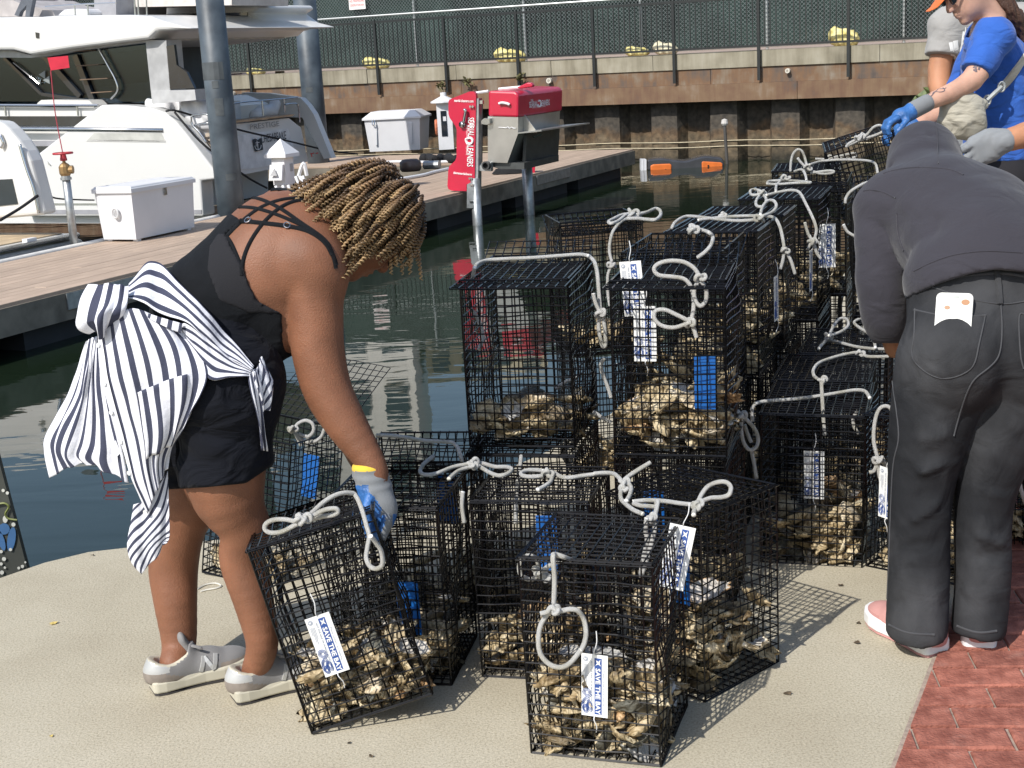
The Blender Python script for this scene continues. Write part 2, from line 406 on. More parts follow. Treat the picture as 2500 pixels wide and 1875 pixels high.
# ---- water
def water_mat():
    m, n, l, b = _nt('harbour_water')
    b.inputs['Base Color'].default_value = (.010, .018, .010, 1); b.inputs['Roughness'].default_value = .015; b.inputs['IOR'].default_value = 1.38
    g = n.new('ShaderNodeNewGeometry')
    def wave(rot, sc, scale, dist=1.2):
        mp = n.new('ShaderNodeMapping'); mp.inputs['Rotation'].default_value = (0, 0, R(rot)); mp.inputs['Scale'].default_value = sc
        l.new(g.outputs['Position'], mp.inputs['Vector'])
        z = n.new('ShaderNodeTexNoise'); z.inputs['Scale'].default_value = scale; z.inputs['Detail'].default_value = 2.5; z.inputs['Roughness'].default_value = .45; z.inputs['Distortion'].default_value = dist
        l.new(mp.outputs['Vector'], z.inputs['Vector']); return z.outputs['Fac']
    a = wave(8, (.55, 1.5, 1), 1.15); c = wave(-14, (.6, 1.6, 1), 4.2, .6)
    big = n.new('ShaderNodeTexNoise'); big.inputs['Scale'].default_value = .23; l.new(g.outputs['Position'], big.inputs['Vector'])
    mr = n.new('ShaderNodeMapRange'); mr.inputs['From Min'].default_value = .35; mr.inputs['From Max'].default_value = .65; mr.inputs['To Min'].default_value = .08; mr.inputs['To Max'].default_value = .34
    l.new(big.outputs['Fac'], mr.inputs['Value'])
    m1 = n.new('ShaderNodeMath'); m1.operation = 'MULTIPLY'; l.new(c, m1.inputs[0]); l.new(mr.outputs[0], m1.inputs[1])
    ad = n.new('ShaderNodeMath'); ad.operation = 'ADD'; l.new(a, ad.inputs[0]); l.new(m1.outputs[0], ad.inputs[1])
    bp = n.new('ShaderNodeBump'); bp.inputs['Strength'].default_value = 1; bp.inputs['Distance'].default_value = .0036
    l.new(ad.outputs[0], bp.inputs['Height']); l.new(bp.outputs['Normal'], b.inputs['Normal']); return m
mb = MB(); mb.add([(-400, -40, WATER), (400, -40, WATER), (400, 500, WATER), (-400, 500, WATER)], [(0, 1, 2, 3)])
props(link('harbour_water', mb.mesh('harbour_water', water_mat())), 'dark green harbour water with small ripples', None, None, 'structure')

# ---- far bulkhead: sheet piling, rusty wales, concrete cap, promenade
WA = np.array([8.6, 28.5]); WB = np.array([-5.2, 35.5]); WD = unit(WB - WA); WN = np.array([WD[1], -WD[0]])   # WN points away from the water
if WN[1] < 0: WN = -WN
def wp(t, off, z): p = WA + WD * t + WN * off; return np.array([p[0], p[1], z])
def capz(t): return 1.375 + .0058 * t
T0, T1 = -14.0, 76.0
def piling_mat():
    m, n, l, b = _nt('sheet_piling')
    g = n.new('ShaderNodeNewGeometry'); sx = n.new('ShaderNodeSeparateXYZ'); l.new(g.outputs['Position'], sx.inputs[0])
    nz = n.new('ShaderNodeTexNoise'); nz.inputs['Scale'].default_value = 2.2; nz.inputs['Detail'].default_value = 8; l.new(g.outputs['Position'], nz.inputs['Vector'])
    md = n.new('ShaderNodeMath'); md.operation = 'MULTIPLY_ADD'; md.inputs[1].default_value = .9; md.inputs[2].default_value = -.45; l.new(nz.outputs['Fac'], md.inputs[0])
    ad = n.new('ShaderNodeMath'); l.new(sx.outputs[2], ad.inputs[0]); l.new(md.outputs[0], ad.inputs[1])
    mr = n.new('ShaderNodeMapRange'); mr.inputs['From Min'].default_value = -1.0; mr.inputs['From Max'].default_value = .5; l.new(ad.outputs[0], mr.inputs['Value'])
    r = n.new('ShaderNodeValToRGB'); e = r.color_ramp.elements
    for _ in range(4): e.new(.5)
    for q, (p, c) in zip(e, [(0, (.03, .028, .02)), (.12, (.085, .07, .048)), (.34, (.15, .12, .082)), (.45, (.125, .085, .052)), (.56, (.075, .067, .058)), (1, (.055, .052, .048))]): q.position = p; q.color = (*c, 1)
    l.new(mr.outputs[0], r.inputs['Fac'])
    r2 = n.new('ShaderNodeTexNoise'); r2.inputs['Scale'].default_value = 9; r2.inputs['Detail'].default_value = 9; l.new(g.outputs['Position'], r2.inputs['Vector'])
    rr = n.new('ShaderNodeValToRGB'); rr.color_ramp.elements[0].position = .3; rr.color_ramp.elements[0].color = (.5, .48, .45, 1); rr.color_ramp.elements[1].position = .75; rr.color_ramp.elements[1].color = (1.35, 1.25, 1.1, 1)
    l.new(r2.outputs['Fac'], rr.inputs['Fac'])
    x = n.new('ShaderNodeMixRGB'); x.blend_type = 'MULTIPLY'; x.inputs[0].default_value = 1; l.new(r.outputs[0], x.inputs[1]); l.new(rr.outputs[0], x.inputs[2])
    l.new(x.outputs[0], b.inputs['Base Color']); b.inputs['Roughness'].default_value = .85
    bp = n.new('ShaderNodeBump'); bp.inputs['Strength'].default_value = .6; bp.inputs['Distance'].default_value = .03; l.new(r2.outputs['Fac'], bp.inputs['Height']); l.new(bp.outputs['Normal'], b.inputs['Normal'])
    return m
def streak_mat(name, stops, sc=1.0, streak=.5):    # rust and lime runs falling down a wall
    m, n, l, b = _nt(name); g = n.new('ShaderNodeNewGeometry')
    mp = n.new('ShaderNodeMapping'); mp.inputs['Scale'].default_value = (3.2 * sc, 3.2 * sc, .35 * sc); l.new(g.outputs['Position'], mp.inputs['Vector'])
    a = n.new('ShaderNodeTexNoise'); a.inputs['Scale'].default_value = 1.4; a.inputs['Detail'].default_value = 9; a.inputs['Roughness'].default_value = .65; l.new(mp.outputs['Vector'], a.inputs['Vector'])
    c = n.new('ShaderNodeTexNoise'); c.inputs['Scale'].default_value = 2.6; c.inputs['Detail'].default_value = 8; l.new(g.outputs['Position'], c.inputs['Vector'])
    mx = n.new('ShaderNodeMixRGB'); mx.inputs[0].default_value = streak; l.new(c.outputs['Fac'], mx.inputs[1]); l.new(a.outputs['Fac'], mx.inputs[2])
    r = n.new('ShaderNodeValToRGB'); e = r.color_ramp.elements
    while len(e) < len(stops): e.new(.5)
    for q, (p, cc) in zip(e, stops): q.position = p; q.color = (*cc, 1)
    l.new(mx.outputs[0], r.inputs['Fac']); l.new(r.outputs[0], b.inputs['Base Color']); b.inputs['Roughness'].default_value = .85
    bp = n.new('ShaderNodeBump'); bp.inputs['Strength'].default_value = .4; bp.inputs['Distance'].default_value = .02; l.new(c.outputs['Fac'], bp.inputs['Height']); l.new(bp.outputs['Normal'], b.inputs['Normal'])
    return m
M_PILING = piling_mat()
M_WALE = streak_mat('rusty_wale', [(.30, (.055, .05, .05)), (.42, (.12, .088, .068)), (.5, (.175, .10, .055)), (.58, (.20, .15, .105)), (.72, (.30, .27, .23))])
M_WALE2 = streak_mat('rust_brown_wale', [(.28, (.075, .075, .075)), (.42, (.15, .085, .052)), (.54, (.19, .12, .07)), (.66, (.25, .19, .14)), (.78, (.40, .36, .31))], 1.2)
M_CAP = streak_mat('weathered_cap', [(.28, (.10, .09, .065)), (.42, (.22, .195, .14)), (.55, (.31, .28, .21)), (.75, (.43, .40, .33))], .8, .65)
def bulkhead():
    root = thing('bulkhead', 'rusty steel sheet pile bulkhead with a concrete cap across the water', 'sea wall', wp(8, 0, WATER))
    mb = MB(); t = T0; pts = []
    while t < T1:
        pts += [(t, 0), (t + .30, -.02), (t + .60, 0), (t + .74, .34), (t + .94, .37), (t + 1.0, .34), (t + 1.06, .37), (t + 1.24, .34)]; t += 1.37
    zs = [WATER - .8, -.6, -.2, .2, .75]
    vs = [wp(a, o, z) for a, o in pts for z in zs]; m = len(zs)
    mb.add(vs, [(i * m + k, i * m + k + 1, (i + 1) * m + k + 1, (i + 1) * m + k) for i in range(len(pts) - 1) for k in range(m - 1)])
    part('sheet_piling', mb, M_PILING, root)
    for nm, d0, d1, off, th, mt, seg in (('wale', .67, 1.03, -.30, .34, M_WALE2, 8.2), ('wale', .34, .668, -.24, .3, M_WALE, 6.1), ('concrete_cap', 0, .338, -.28, .6, M_CAP, 2.45)):
        t = T0
        while t < T1:
            b = min(t + seg, T1); mb = MB(); j = random.uniform(-.008, .008)
            P = [wp(t + .012, off + j, capz(t) - d1), wp(b, off + j, capz(b) - d1), wp(b, off + j, capz(b) - d0), wp(t + .012, off + j, capz(t) - d0)]
            mb.prism(P, np.array([WN[0], WN[1], 0]) * th); part(nm, mb, mt, root); t = b
    mb = MB()
    for tt, z, r in ((8.1, .62, .06), (7.95, -.99, .045), (17.0, .36, .06), (22.6, .66, .05), (2.6, .64, .05)):
        a = wp(tt, -.25, capz(tt) - .45 if z > 0 else .35); mb.lathe([(r * .6, 0), (r * .6, -.1), (r, -.1), (r, 0), (r * .6, 0)], 12, a + np.array([WN[0], WN[1], 0]) * -.1, np.array([[WD[0], WD[1], 0], [0, 0, 1], [-WN[0], -WN[1], 0]]))
    part('drain_pipe', mb, mat('pipe_white', (.62, .58, .5), .6), root)
    # ropes strung along the piling near the tide line
    for z in (-.50, -.62):
        mb = MB(); mb.tube([wp(t, -.03, z + .012 * math.sin(t * 2.1)) for t in np.arange(-3, 24, .6)], .012, 4); part('tide_rope', mb, mat('tide_rope', (.5, .43, .3), .9), root)
    mb = MB(); P = [wp(T0, .322, 0), wp(T1, .322, 0), wp(T1, 150, 0), wp(T0, 150, 0)]
    for p, t in zip(P, (T0, T1, T1, T0)): p[2] = capz(t) - .02
    mb.add(P, [(0, 1, 2, 3)]); props(link('promenade', mb.mesh('promenade', mat('promenade_paving', (.36, .27, .21), .9, scale=3, var=.2))), 'brick toned promenade behind the railing', None, None, 'structure')
bulkhead()

# ---- railing in front of the promenade
M_BLACK = mat('black_paint', (.022, .024, .024), .38, var=.1, spec=.5)
def railing():
    root = thing('railing', 'black metal picket railing bolted to the bulkhead face', 'railing', wp(8, -.32, 1.4))
    sp = 1.88; t = -.55 - 4 * sp; posts = []
    while t < 46: posts.append(t); t += sp
    for t in posts:
        mb = MB(); z = capz(t); c = wp(t, -.335, z); mb.bar(wp(t, -.335, z - .62), wp(t, -.335, z + 1.12), .062, .062, (WN[0], WN[1], 0)); part('post', mb, M_BLACK, root)
    for h, ht in ((.09, .045), (1.08, .05)):
        mb = MB(); mb.bar(wp(posts[0], -.335, capz(posts[0]) + h), wp(posts[-1], -.335, capz(posts[-1]) + h), .042, ht); part('rail', mb, M_BLACK, root)
    for a, b in zip(posts[:-1], posts[1:]):
        mb = MB()
        for k in range(1, 15):
            t = a + (b - a) * k / 15; z = capz(t); mb.bar(wp(t, -.335, z + .09), wp(t, -.335, z + 1.08), .019, .019, (WN[0], WN[1], 0))
        part('picket_panel', mb, M_BLACK, root)
railing()

# ---- chain link fence with green screen
def screen_mat():
    m = mat('green_screen', (.013, .028, .025), .75, var=.45, scale=.9, col2=(.030, .058, .050), bump=.8, bscale=2.2, spec=.3)
    m.node_tree.nodes['Bump'].inputs['Distance'].default_value = .12; return m
def chain_fence():
    root = thing('chain_link_fence', 'galvanised chain link fence backed with dark green screen cloth', 'fence', wp(8, 1.0, 1.4)); off = 1.15; HT = 2.35
    gal = mat('galvanised', (.50, .52, .52), .4, .7, var=.1, scale=20); wire = mat('chain_wire', (.15, .17, .17), .5, .4)
    t = -8.35
    while t < 24:
        mb = MB(); mb.tube([wp(t, off, capz(t)), wp(t, off, capz(t) + HT)], .032, 8); part('post', mb, gal, root); t += 2.95 if t < 8 else 3.0
    for h in (.07, 1.28, HT):
        mb = MB(); mb.tube([wp(-8.4, off - .03, capz(-8.4) + h), wp(23.7, off - .03, capz(23.7) + h)], .024, 8); part('rail', mb, gal, root)
    # diamond mesh, one stuff part
    mb = MB(); q = .088; Lx = 32.0; n = int((Lx + HT) / q); wd = .0045; nn = np.array([WN[0], WN[1], 0])
    for s in (1, -1):
        for i in range(n):
            a = -8.4 + i * q - (HT if s > 0 else 0); x0, x1 = (a, a + HT) if s > 0 else (a, a - HT); y0, y1 = 0, HT
            lo, hi = -8.4, 23.7
            if x0 == x1: continue
            def clip(x0, y0, x1, y1):
                pts = []
                for (xa, ya, xb, yb) in ((x0, y0, x1, y1),):
                    t0, t1 = 0, 1; dx = xb - xa
                    for e, sgn in ((lo, 1), (hi, -1)):
                        tt = (e - xa) / dx
                        if sgn * dx > 0: t0 = max(t0, tt)
                        else: t1 = min(t1, tt)
                    if t0 >= t1: return None
                    return xa + dx * t0, ya + (yb - ya) * t0, xa + dx * t1, ya + (yb - ya) * t1
            c = clip(x0, y0, x1, y1)
            if c is None: continue
            A = wp(c[0], off - .045, capz(c[0]) + .05 + c[1]); B = wp(c[2], off - .045, capz(c[2]) + .05 + c[3])
            d = unit(B - A); u = np.cross(d, nn) * wd
            mb.add([A - u, A + u, B + u, B - u, A + nn * wd, B + nn * wd], [(0, 1, 4), (0, 1, 2, 3), (1, 4, 5, 2), (4, 0, 3, 5)])
    part('chain_mesh', mb, wire, root, kind='stuff')
    # the cloth, sagging between its ties
    mb = MB(); nx, nz = 240, 14; vs = []
    for i in range(nx + 1):
        t = -8.4 + 32.1 * i / nx
        for k in range(nz + 1):
            h = .1 + (HT - .05) * k / nz; w_ = .09 * mnoise.noise((t * .8 + h * .5, h * 1.3, 3)) + .03 * mnoise.noise((t * 3.3 + h * 2, h * 3, 8)); vs.append(wp(t, off + .09 + w_, capz(t) + h))
    mb.add(vs, [(i * (nz + 1) + k, i * (nz + 1) + k + 1, (i + 1) * (nz + 1) + k + 1, (i + 1) * (nz + 1) + k) for i in range(nx) for k in range(nz)])
    part('screen_cloth', mb, screen_mat(), root, smooth=True)
    # notice board tied on the fence
    c = on_wall(872, 8, off - .07); mb = MB(); mb.box(c, (.48, .02, .30), np.array([[-WD[0], -WD[1], 0], [WN[0], WN[1], 0], [0, 0, 1]]))
    s = solo('notice_sign', mb, mat('sign_white', (.8, .76, .74), .5), 'small white notice with red lettering on the screened fence', 'sign')
    mb = MB()
    for k, tx in enumerate(('NO TRESPASSING', 'CONSTRUCTION AREA')):
        add_text(mb, tx, c + np.array([WD[0], WD[1], 0]) * .21 + Z3 * (.03 - .1 * k) - np.array([WN[0], WN[1], 0]) * .013, np.array([-WD[0], -WD[1], 0]), Z3, .055, .42)
    part('lettering', mb, mat('sign_red', (.6, .05, .05), .5), s)
def on_wall(x, y, off):
    r = ray(x, y); P = WA + WN * off; return CAM + r * (P @ WN) / (r[:2] @ WN)
chain_fence()

# ---- sandbags at the foot of the fence
M_SBAG = mat('yellow_sandbag', (.62, .52, .14), .8, var=.2, scale=9, bump=.6, bscale=30, col2=(.75, .68, .34))
def sandbag(x, y, lx, hz, lab, sh=0, mt=None):
    p = on_wall(x, y, .72); t = (p[:2] - WA) @ WD; z = capz(t) - .02; b = Body(); c = np.array([p[0], p[1], z + hz * .5]); d = np.array([WD[0], WD[1], 0])
    b.ell(c, (lx * .5, .2, hz * .55), np.array([d, [WN[0], WN[1], 0], [0, 0, 1]]), .02); b.ell(c + d * lx * .3 + Z3 * hz * .2, (lx * .22, .16, hz * .5), np.array([d, [WN[0], WN[1], 0], [0, 0, 1]]), .05)
    b.ell(c - d * lx * .28 - Z3 * hz * .15, (lx * .25, .18, hz * .4), np.array([d, [WN[0], WN[1], 0], [0, 0, 1]]), .05); b.field(.035)
    f = b.D + .02 * np.sin(b.grid()[0] * 40) * np.sin(b.grid()[2] * 45)
    V, F = nets(f, b.lo, b.h); mb = MB(); mb.add(V, F.tolist()); solo('sandbag', mb, mt or M_SBAG, lab, 'sandbag', 'yellow sandbags weighting the fence', smooth=True)
SB_W = mat('pale_sandbag', (.62, .57, .40), .8, var=.2, scale=9, bump=.6, bscale=30)
for a in ((918, 148, .72, .26, 'yellow sandbag nearest the red and white notice'), (622, 160, .5, .16, 'flat yellow sandbag low between the two round pilings'), (1245, 146, .78, .30, 'torn yellow sandbag by the fence above the red machine'),
          (1555, 128, .55, .2, 'flattened yellow sandbag left of the pale bag'), (1625, 124, .55, .26, 'pale cream sandbag beside a flattened yellow one', 0, SB_W), (2060, 92, .62, .36, 'upright yellow sandbag left of the man in grey')): sandbag(*a)

# ---- brick pier, yellow post and dark shed left of the fence
def left_buildings():
    p = on_wall(455, 150, 3.4); r = thing('brick_pillar', 'red brick pillar beyond the railing at left', 'pillar', (p[0], p[1], 1.4))
    mb = MB(); ax = np.array([[-WD[0], -WD[1], 0], [WN[0], WN[1], 0], [0, 0, 1]]); mb.box((p[0], p[1], 2.7), (.74, .6, 2.6), ax); part('mortar_core', mb, mat('pale_mortar', (.5, .45, .42), .9), r)
    ms = MB(); ms.cbox((0, 0, 0), (.215, .64, .068)); me = ms.mesh('brick', mat('pillar_brick', (.33, .12, .09), .85, rand=.2, var=.2))
    for row in range(30):
        for c in range(4):
            x = (c - 1.5 + .5 * (row % 2) - .25) * .225
            if abs(x) > .38: continue
            q = np.array([p[0], p[1], 1.45 + row * .081]) + ax[0] * x
            o = link('brick', me, r); o.location = [q[i] - r.location[i] for i in range(3)]; o.rotation_euler = (0, 0, math.atan2(-WD[1], -WD[0]))
    p = on_wall(498, 120, 2.4); mb = MB(); mb.box((p[0], p[1], 2.6), (.16, .16, 2.5), ax); solo('yellow_post', mb, mat('yellow_paint', (.62, .40, .06), .6), 'tall yellow timber post left of the round piling', 'post')
    p = on_wall(678, 120, 2.4); mb = MB(); mb.box((p[0], p[1], 2.6), (.2, .16, 2.5), ax); solo('timber_post', mb, mat('brown_timber', (.22, .13, .05), .7), 'brown timber post behind the fence between the pilings', 'post')
    r = thing('timber_shed', 'dark slatted timber shed behind the fence at left', 'shed', on_wall(560, 150, 4.5)); a = on_wall(470, 150, 4.6)
    mb = MB(); mb.box((a[0] - 2, a[1] + 1.5, 2.6), (9, .2, 2.8), ax); part('wall', mb, mat('shed_wall', (.06, .06, .07), .8, var=.4, scale=3), r)
    for k in range(26):
        c = np.array([a[0] - 2, a[1] + 1.5, 2.6]) - ax[1] * .12 + ax[0] * (k - 13) * .3; mb = MB(); mb.box(c, (.2, .05, 2.8), ax); part('slat', mb, mat('slat', (.09, .085, .09), .8) if k == 0 else bpy.data.materials['slat'], r)
left_buildings()

# ---- city buildings beyond the promenade: the harbour mirrors them
def tower(name, lab, x0, x1, Y, z1, wallm, cols, rows, winm, inset=.25):
    r = thing(name, lab, 'building', ((x0 + x1) / 2, Y, 1.4)); mb = MB(); mb.box(((x0 + x1) / 2, Y + 8, (z1 + 1.4) / 2), (x1 - x0, 16, z1 - 1.4)); part('wall', mb, wallm, r)
    sx = (x1 - x0) / cols; sz = (z1 - 3) / rows; m0 = MB(); m0.box((0, 0, 0), (sx * .56, .3, sz * .5)); me = m0.mesh('window', winm)
    for i in range(cols):
        for k in range(rows):
            o = link('window', me, r); o.location = (x0 + sx * (i + .5) - (x0 + x1) / 2, -.08, 3 + sz * (k + .5) - 1.4)
M_WINDK = mat('tower_glass', (.03, .045, .06), .1, spec=.8)
tower('pale_tower', 'tall pale stone apartment tower mirrored in the harbour', -16.5, -7.5, 104, 36, mat('pale_stone', (.82, .80, .74), .8), 3, 6, M_WINDK)
tower('cream_block', 'lower cream office block mirrored beside the pale tower', -7.0, 3.0, 112, 22.5, mat('cream_render', (.70, .62, .44), .8), 4, 6, M_WINDK)
tower('brick_block', 'low red brown brick warehouse far behind the fence', 10, 40, 100, 10, mat('far_brick', (.25, .12, .09), .85), 9, 3, M_WINDK)
tower('grey_block', 'long grey hotel block behind the boats', -60, -20, 95, 21, mat('grey_render', (.35, .36, .36), .8), 10, 6, M_WINDK)

# ---- printed panel standing in the water past the left corner of the pier
def art_panel():
    r = thing('printed_panel', 'dark panel printed with sea life at the pier corner', 'panel', (-1.95, 4.62, WATER)); Y = 4.62
    P = [at(-190, 1120, Y), at(-8, 1105, Y), at(90, 1478, Y), at(-150, 1500, Y)]
    mb = MB(); mb.prism(P, (.004, .016, 0)); part('board', mb, mat('panel_dark', (.055, .058, .05), .5, var=.25, scale=5), r)
    def disc(c, ra, rb, n=14, rot=0): return [(c[0] + ra * math.cos(a) * math.cos(rot) - rb * math.sin(a) * math.sin(rot), c[1] + ra * math.cos(a) * math.sin(rot) + rb * math.sin(a) * math.cos(rot)) for a in np.linspace(0, 2 * math.pi, n, endpoint=False)]
    def put(mb, poly, k=0): mb.add([at(x, y, Y) + np.array([-.001, -.006 - .001 * k, 0]) for x, y in poly], [tuple(range(len(poly)))[::-1]])
    mb = MB()
    for c, ra, rb, rt in (((5, 1318), 8, 26, -.3), ((30, 1315), 10, 30, .15), ((12, 1290), 14, 14, 0)): put(mb, disc(c, ra, rb, 14, rt))
    part('blue_print', mb, mat('print_blue', (.05, .13, .28), .5), r)
    mb = MB()
    for c, q in (((5, 1345), 4), ((12, 1363), 5), ((5, 1375), 4), ((14, 1384), 3), ((7, 1396), 5), ((57, 1381), 4), ((64, 1371), 2.5), ((48, 1385), 3.5), ((15, 1266), 6), ((35, 1279), 5), ((10, 1196), 4), ((20, 1202), 4), ((28, 1340), 4)): put(mb, disc(c, q, q * (1.5 if q > 5 else 1)), 1)
    part('bubble_print', mb, mat('print_white', (.55, .55, .50), .5), r)
    mb = MB(); c = spline([(-12, 1232), (12, 1227), (24, 1236), (16, 1252), (22, 1264), (44, 1268)], 5)
    w_ = [np.array([-.001, -.008, 0])] * 1; mb.tube([at(x, y, Y) + w_[0] for x, y in c], .0038, 4); part('weed_print', mb, mat('print_olive', (.16, .18, .05), .5), r)
art_panel()
# ================================================================== FLOATING DOCK AND BOATS
M_DECKB = mat('deck_board', (.42, .315, .235), .75, var=.10, scale=2.0, rand=.07, bump=.2, bscale=90, stretch=(1, 1, 1))
M_FASCIA = mat('dock_fascia', (.17, .15, .12), .8, var=.3, scale=3)
M_FLOAT = mat('dock_float', (.03, .032, .035), .7)
M_GALV = mat('galvanised_steel', (.42, .44, .45), .42, .75, var=.15, scale=14)
M_WHITE = mat('white_gelcoat', (.68, .67, .645), .3, var=.02, scale=2, spec=.5, coat=.25)
M_WHITE2 = mat('white_plastic', (.69, .69, .705), .45, var=.03, scale=3)
M_STEEL = mat('stainless', (.55, .56, .57), .25, 1.0, var=.05)
def dock():
    base = MB(); WDT = 2.25
    def slab(s0, s1, w0, w1, z0, z1): base.prism([dk(s0, w0, z0), dk(s1, w0, z0), dk(s1, w1, z0), dk(s0, w1, z0)], (0, 0, z1 - z0))
    base.m = 0
    slab(-26, 0, 0.03, WDT, DECK - .28, DECK - .042); slab(-2.6, 0, WDT, 9.0, DECK - .28, DECK - .042)
    base.m = 1
    for k in range(9): slab(-25.5 + k * 2.85, -23.2 + k * 2.85, .12, WDT - .1, WATER - .3, DECK - .282)
    for k in range(3): slab(-2.4, -.2, 2.4 + k * 2.2, 4.3 + k * 2.2, WATER - .3, DECK - .282)
    root = props(link('floating_dock', base.mesh('floating_dock', [M_FASCIA, M_FLOAT])), 'floating dock decked in tan boards', None, None, 'structure')
    m0 = {}
    def board(s0, s1, w0, w1, along=True):
        L, W = (s1 - s0, w1 - w0)
        mb = MB(); key = (round(L, 2), round(W, 2))
        if key not in m0: mb.cbox((0, 0, 0), (L - .006, W - .008, .036), ch=.004); m0[key] = mb.mesh('deck_board', M_DECKB)
        c = dk((s0 + s1) / 2, (w0 + w1) / 2, DECK - .018 + random.uniform(-.0015, .0015))
        o = link('deck_board', m0[key], root, [float(q) for q in c], (0, 0, math.atan2(DD[1], DD[0])))
    nb = 15; bw = (WDT + .04) / nb
    for i in range(nb):
        s = -26 + (i % 3) * 1.2
        if i % 3: board(-26, s, -.02 + i * bw, -.02 + (i + 1) * bw)
        while s < -.01: e = min(s + 3.6, 0.0); board(s, e, -.02 + i * bw, -.02 + (i + 1) * bw); s = e
    for i in range(18): s = -2.6 + i * 2.6 / 18; board(s, s + 2.6 / 18, WDT + .02, 5.6); board(s, s + 2.6 / 18, 5.6, 9.0)
    mb = MB(); mb.prism([dk(-26, -.045, DECK - .30), dk(0, -.045, DECK - .30), dk(0, -.045, DECK - .034), dk(-26, -.045, DECK - .034)], N3 * .07)
    mb.prism([dk(.002, -.04, DECK - .30), dk(.002, 9.0, DECK - .30), dk(.002, 9.0, DECK - .034), dk(.002, -.04, DECK - .034)], D3 * .05)
    part('fascia_board', mb, mat('fascia_board', (.20, .17, .13), .8, var=.3, scale=4, bump=.3), root)
    mb = MB(); mb.tube(spline([dk(s, WDT + .07 + .02 * math.sin(s * 1.7), DECK - .01) for s in np.arange(-26, -10, .8)], 3), .045, 7); part('edge_fender', mb, mat('fender_rope', (.72, .70, .66), .8), root, smooth=True)
    for a, b in ((-5.0, -3.5), (-16.5, -15)):
        mb = MB(); mb.prism([dk(a, -.05, DECK - .2), dk(b, -.05, DECK - .2), dk(b, -.05, DECK - .04), dk(a, -.05, DECK - .04)], -N3 * .012); part('joint_plate', mb, M_GALV, root)
dock()
def rod(mb, pts, r, per=5, n=6): mb.tube(spline(pts, per), r, n)

# ---- steel pilings
M_PILE = mat('pile_paint', (.055, .073, .092), .5, var=.35, scale=2.2, col2=(.095, .118, .138), bump=.3, bscale=12)
M_PATCH = mat('pile_patch', (.075, .085, .09), .6, var=.2)
def pile(name, xt, xb, yb, Y, r, lab, patches):
    p = at(xb, yb, Y) if Y else on_w(xb, yb, 2.42); Y = p[1]; q = thing(name, lab, 'piling', (p[0], p[1], WATER)); mb = MB(); mb.lathe([(r, WATER - 1), (r, 3.6)], 28, (p[0], p[1], 0)); part('steel_pipe', mb, M_PILE, q, smooth=True)
    for (px, py, w_, h_) in patches:
        c = at(px, py, Y - r); mb = MB(); a0 = (px - xb) / F_PX * Y / r
        a0 = max(-.8, min(.8, a0)); z0 = c[2]; vs = []
        for a in np.linspace(a0 - w_ / r / 2, a0 + w_ / r / 2, 7):
            for zz in (z0 - h_ / 2, z0 + h_ / 2): vs.append((p[0] + (r + .004) * math.sin(a), p[1] - (r + .004) * math.cos(a), zz))
        mb.add(vs, [(i * 2, i * 2 + 2, i * 2 + 3, i * 2 + 1) for i in range(6)]); part('tape_patch', mb, M_PATCH, q)
pile('steel_piling', 0, 557, 440, None, .195, 'blue grey round piling standing just right of the boat cabin', [(545, 172, .40, .24), (560, 260, .12, .24), (556, 205, .09, .1), (572, 432, .16, .1)])
pile('steel_piling', 0, 752, 100, 29.5, .235, 'blue grey round piling behind the boat stern, nearer the bulkhead', [(748, 220, .15, .1)])

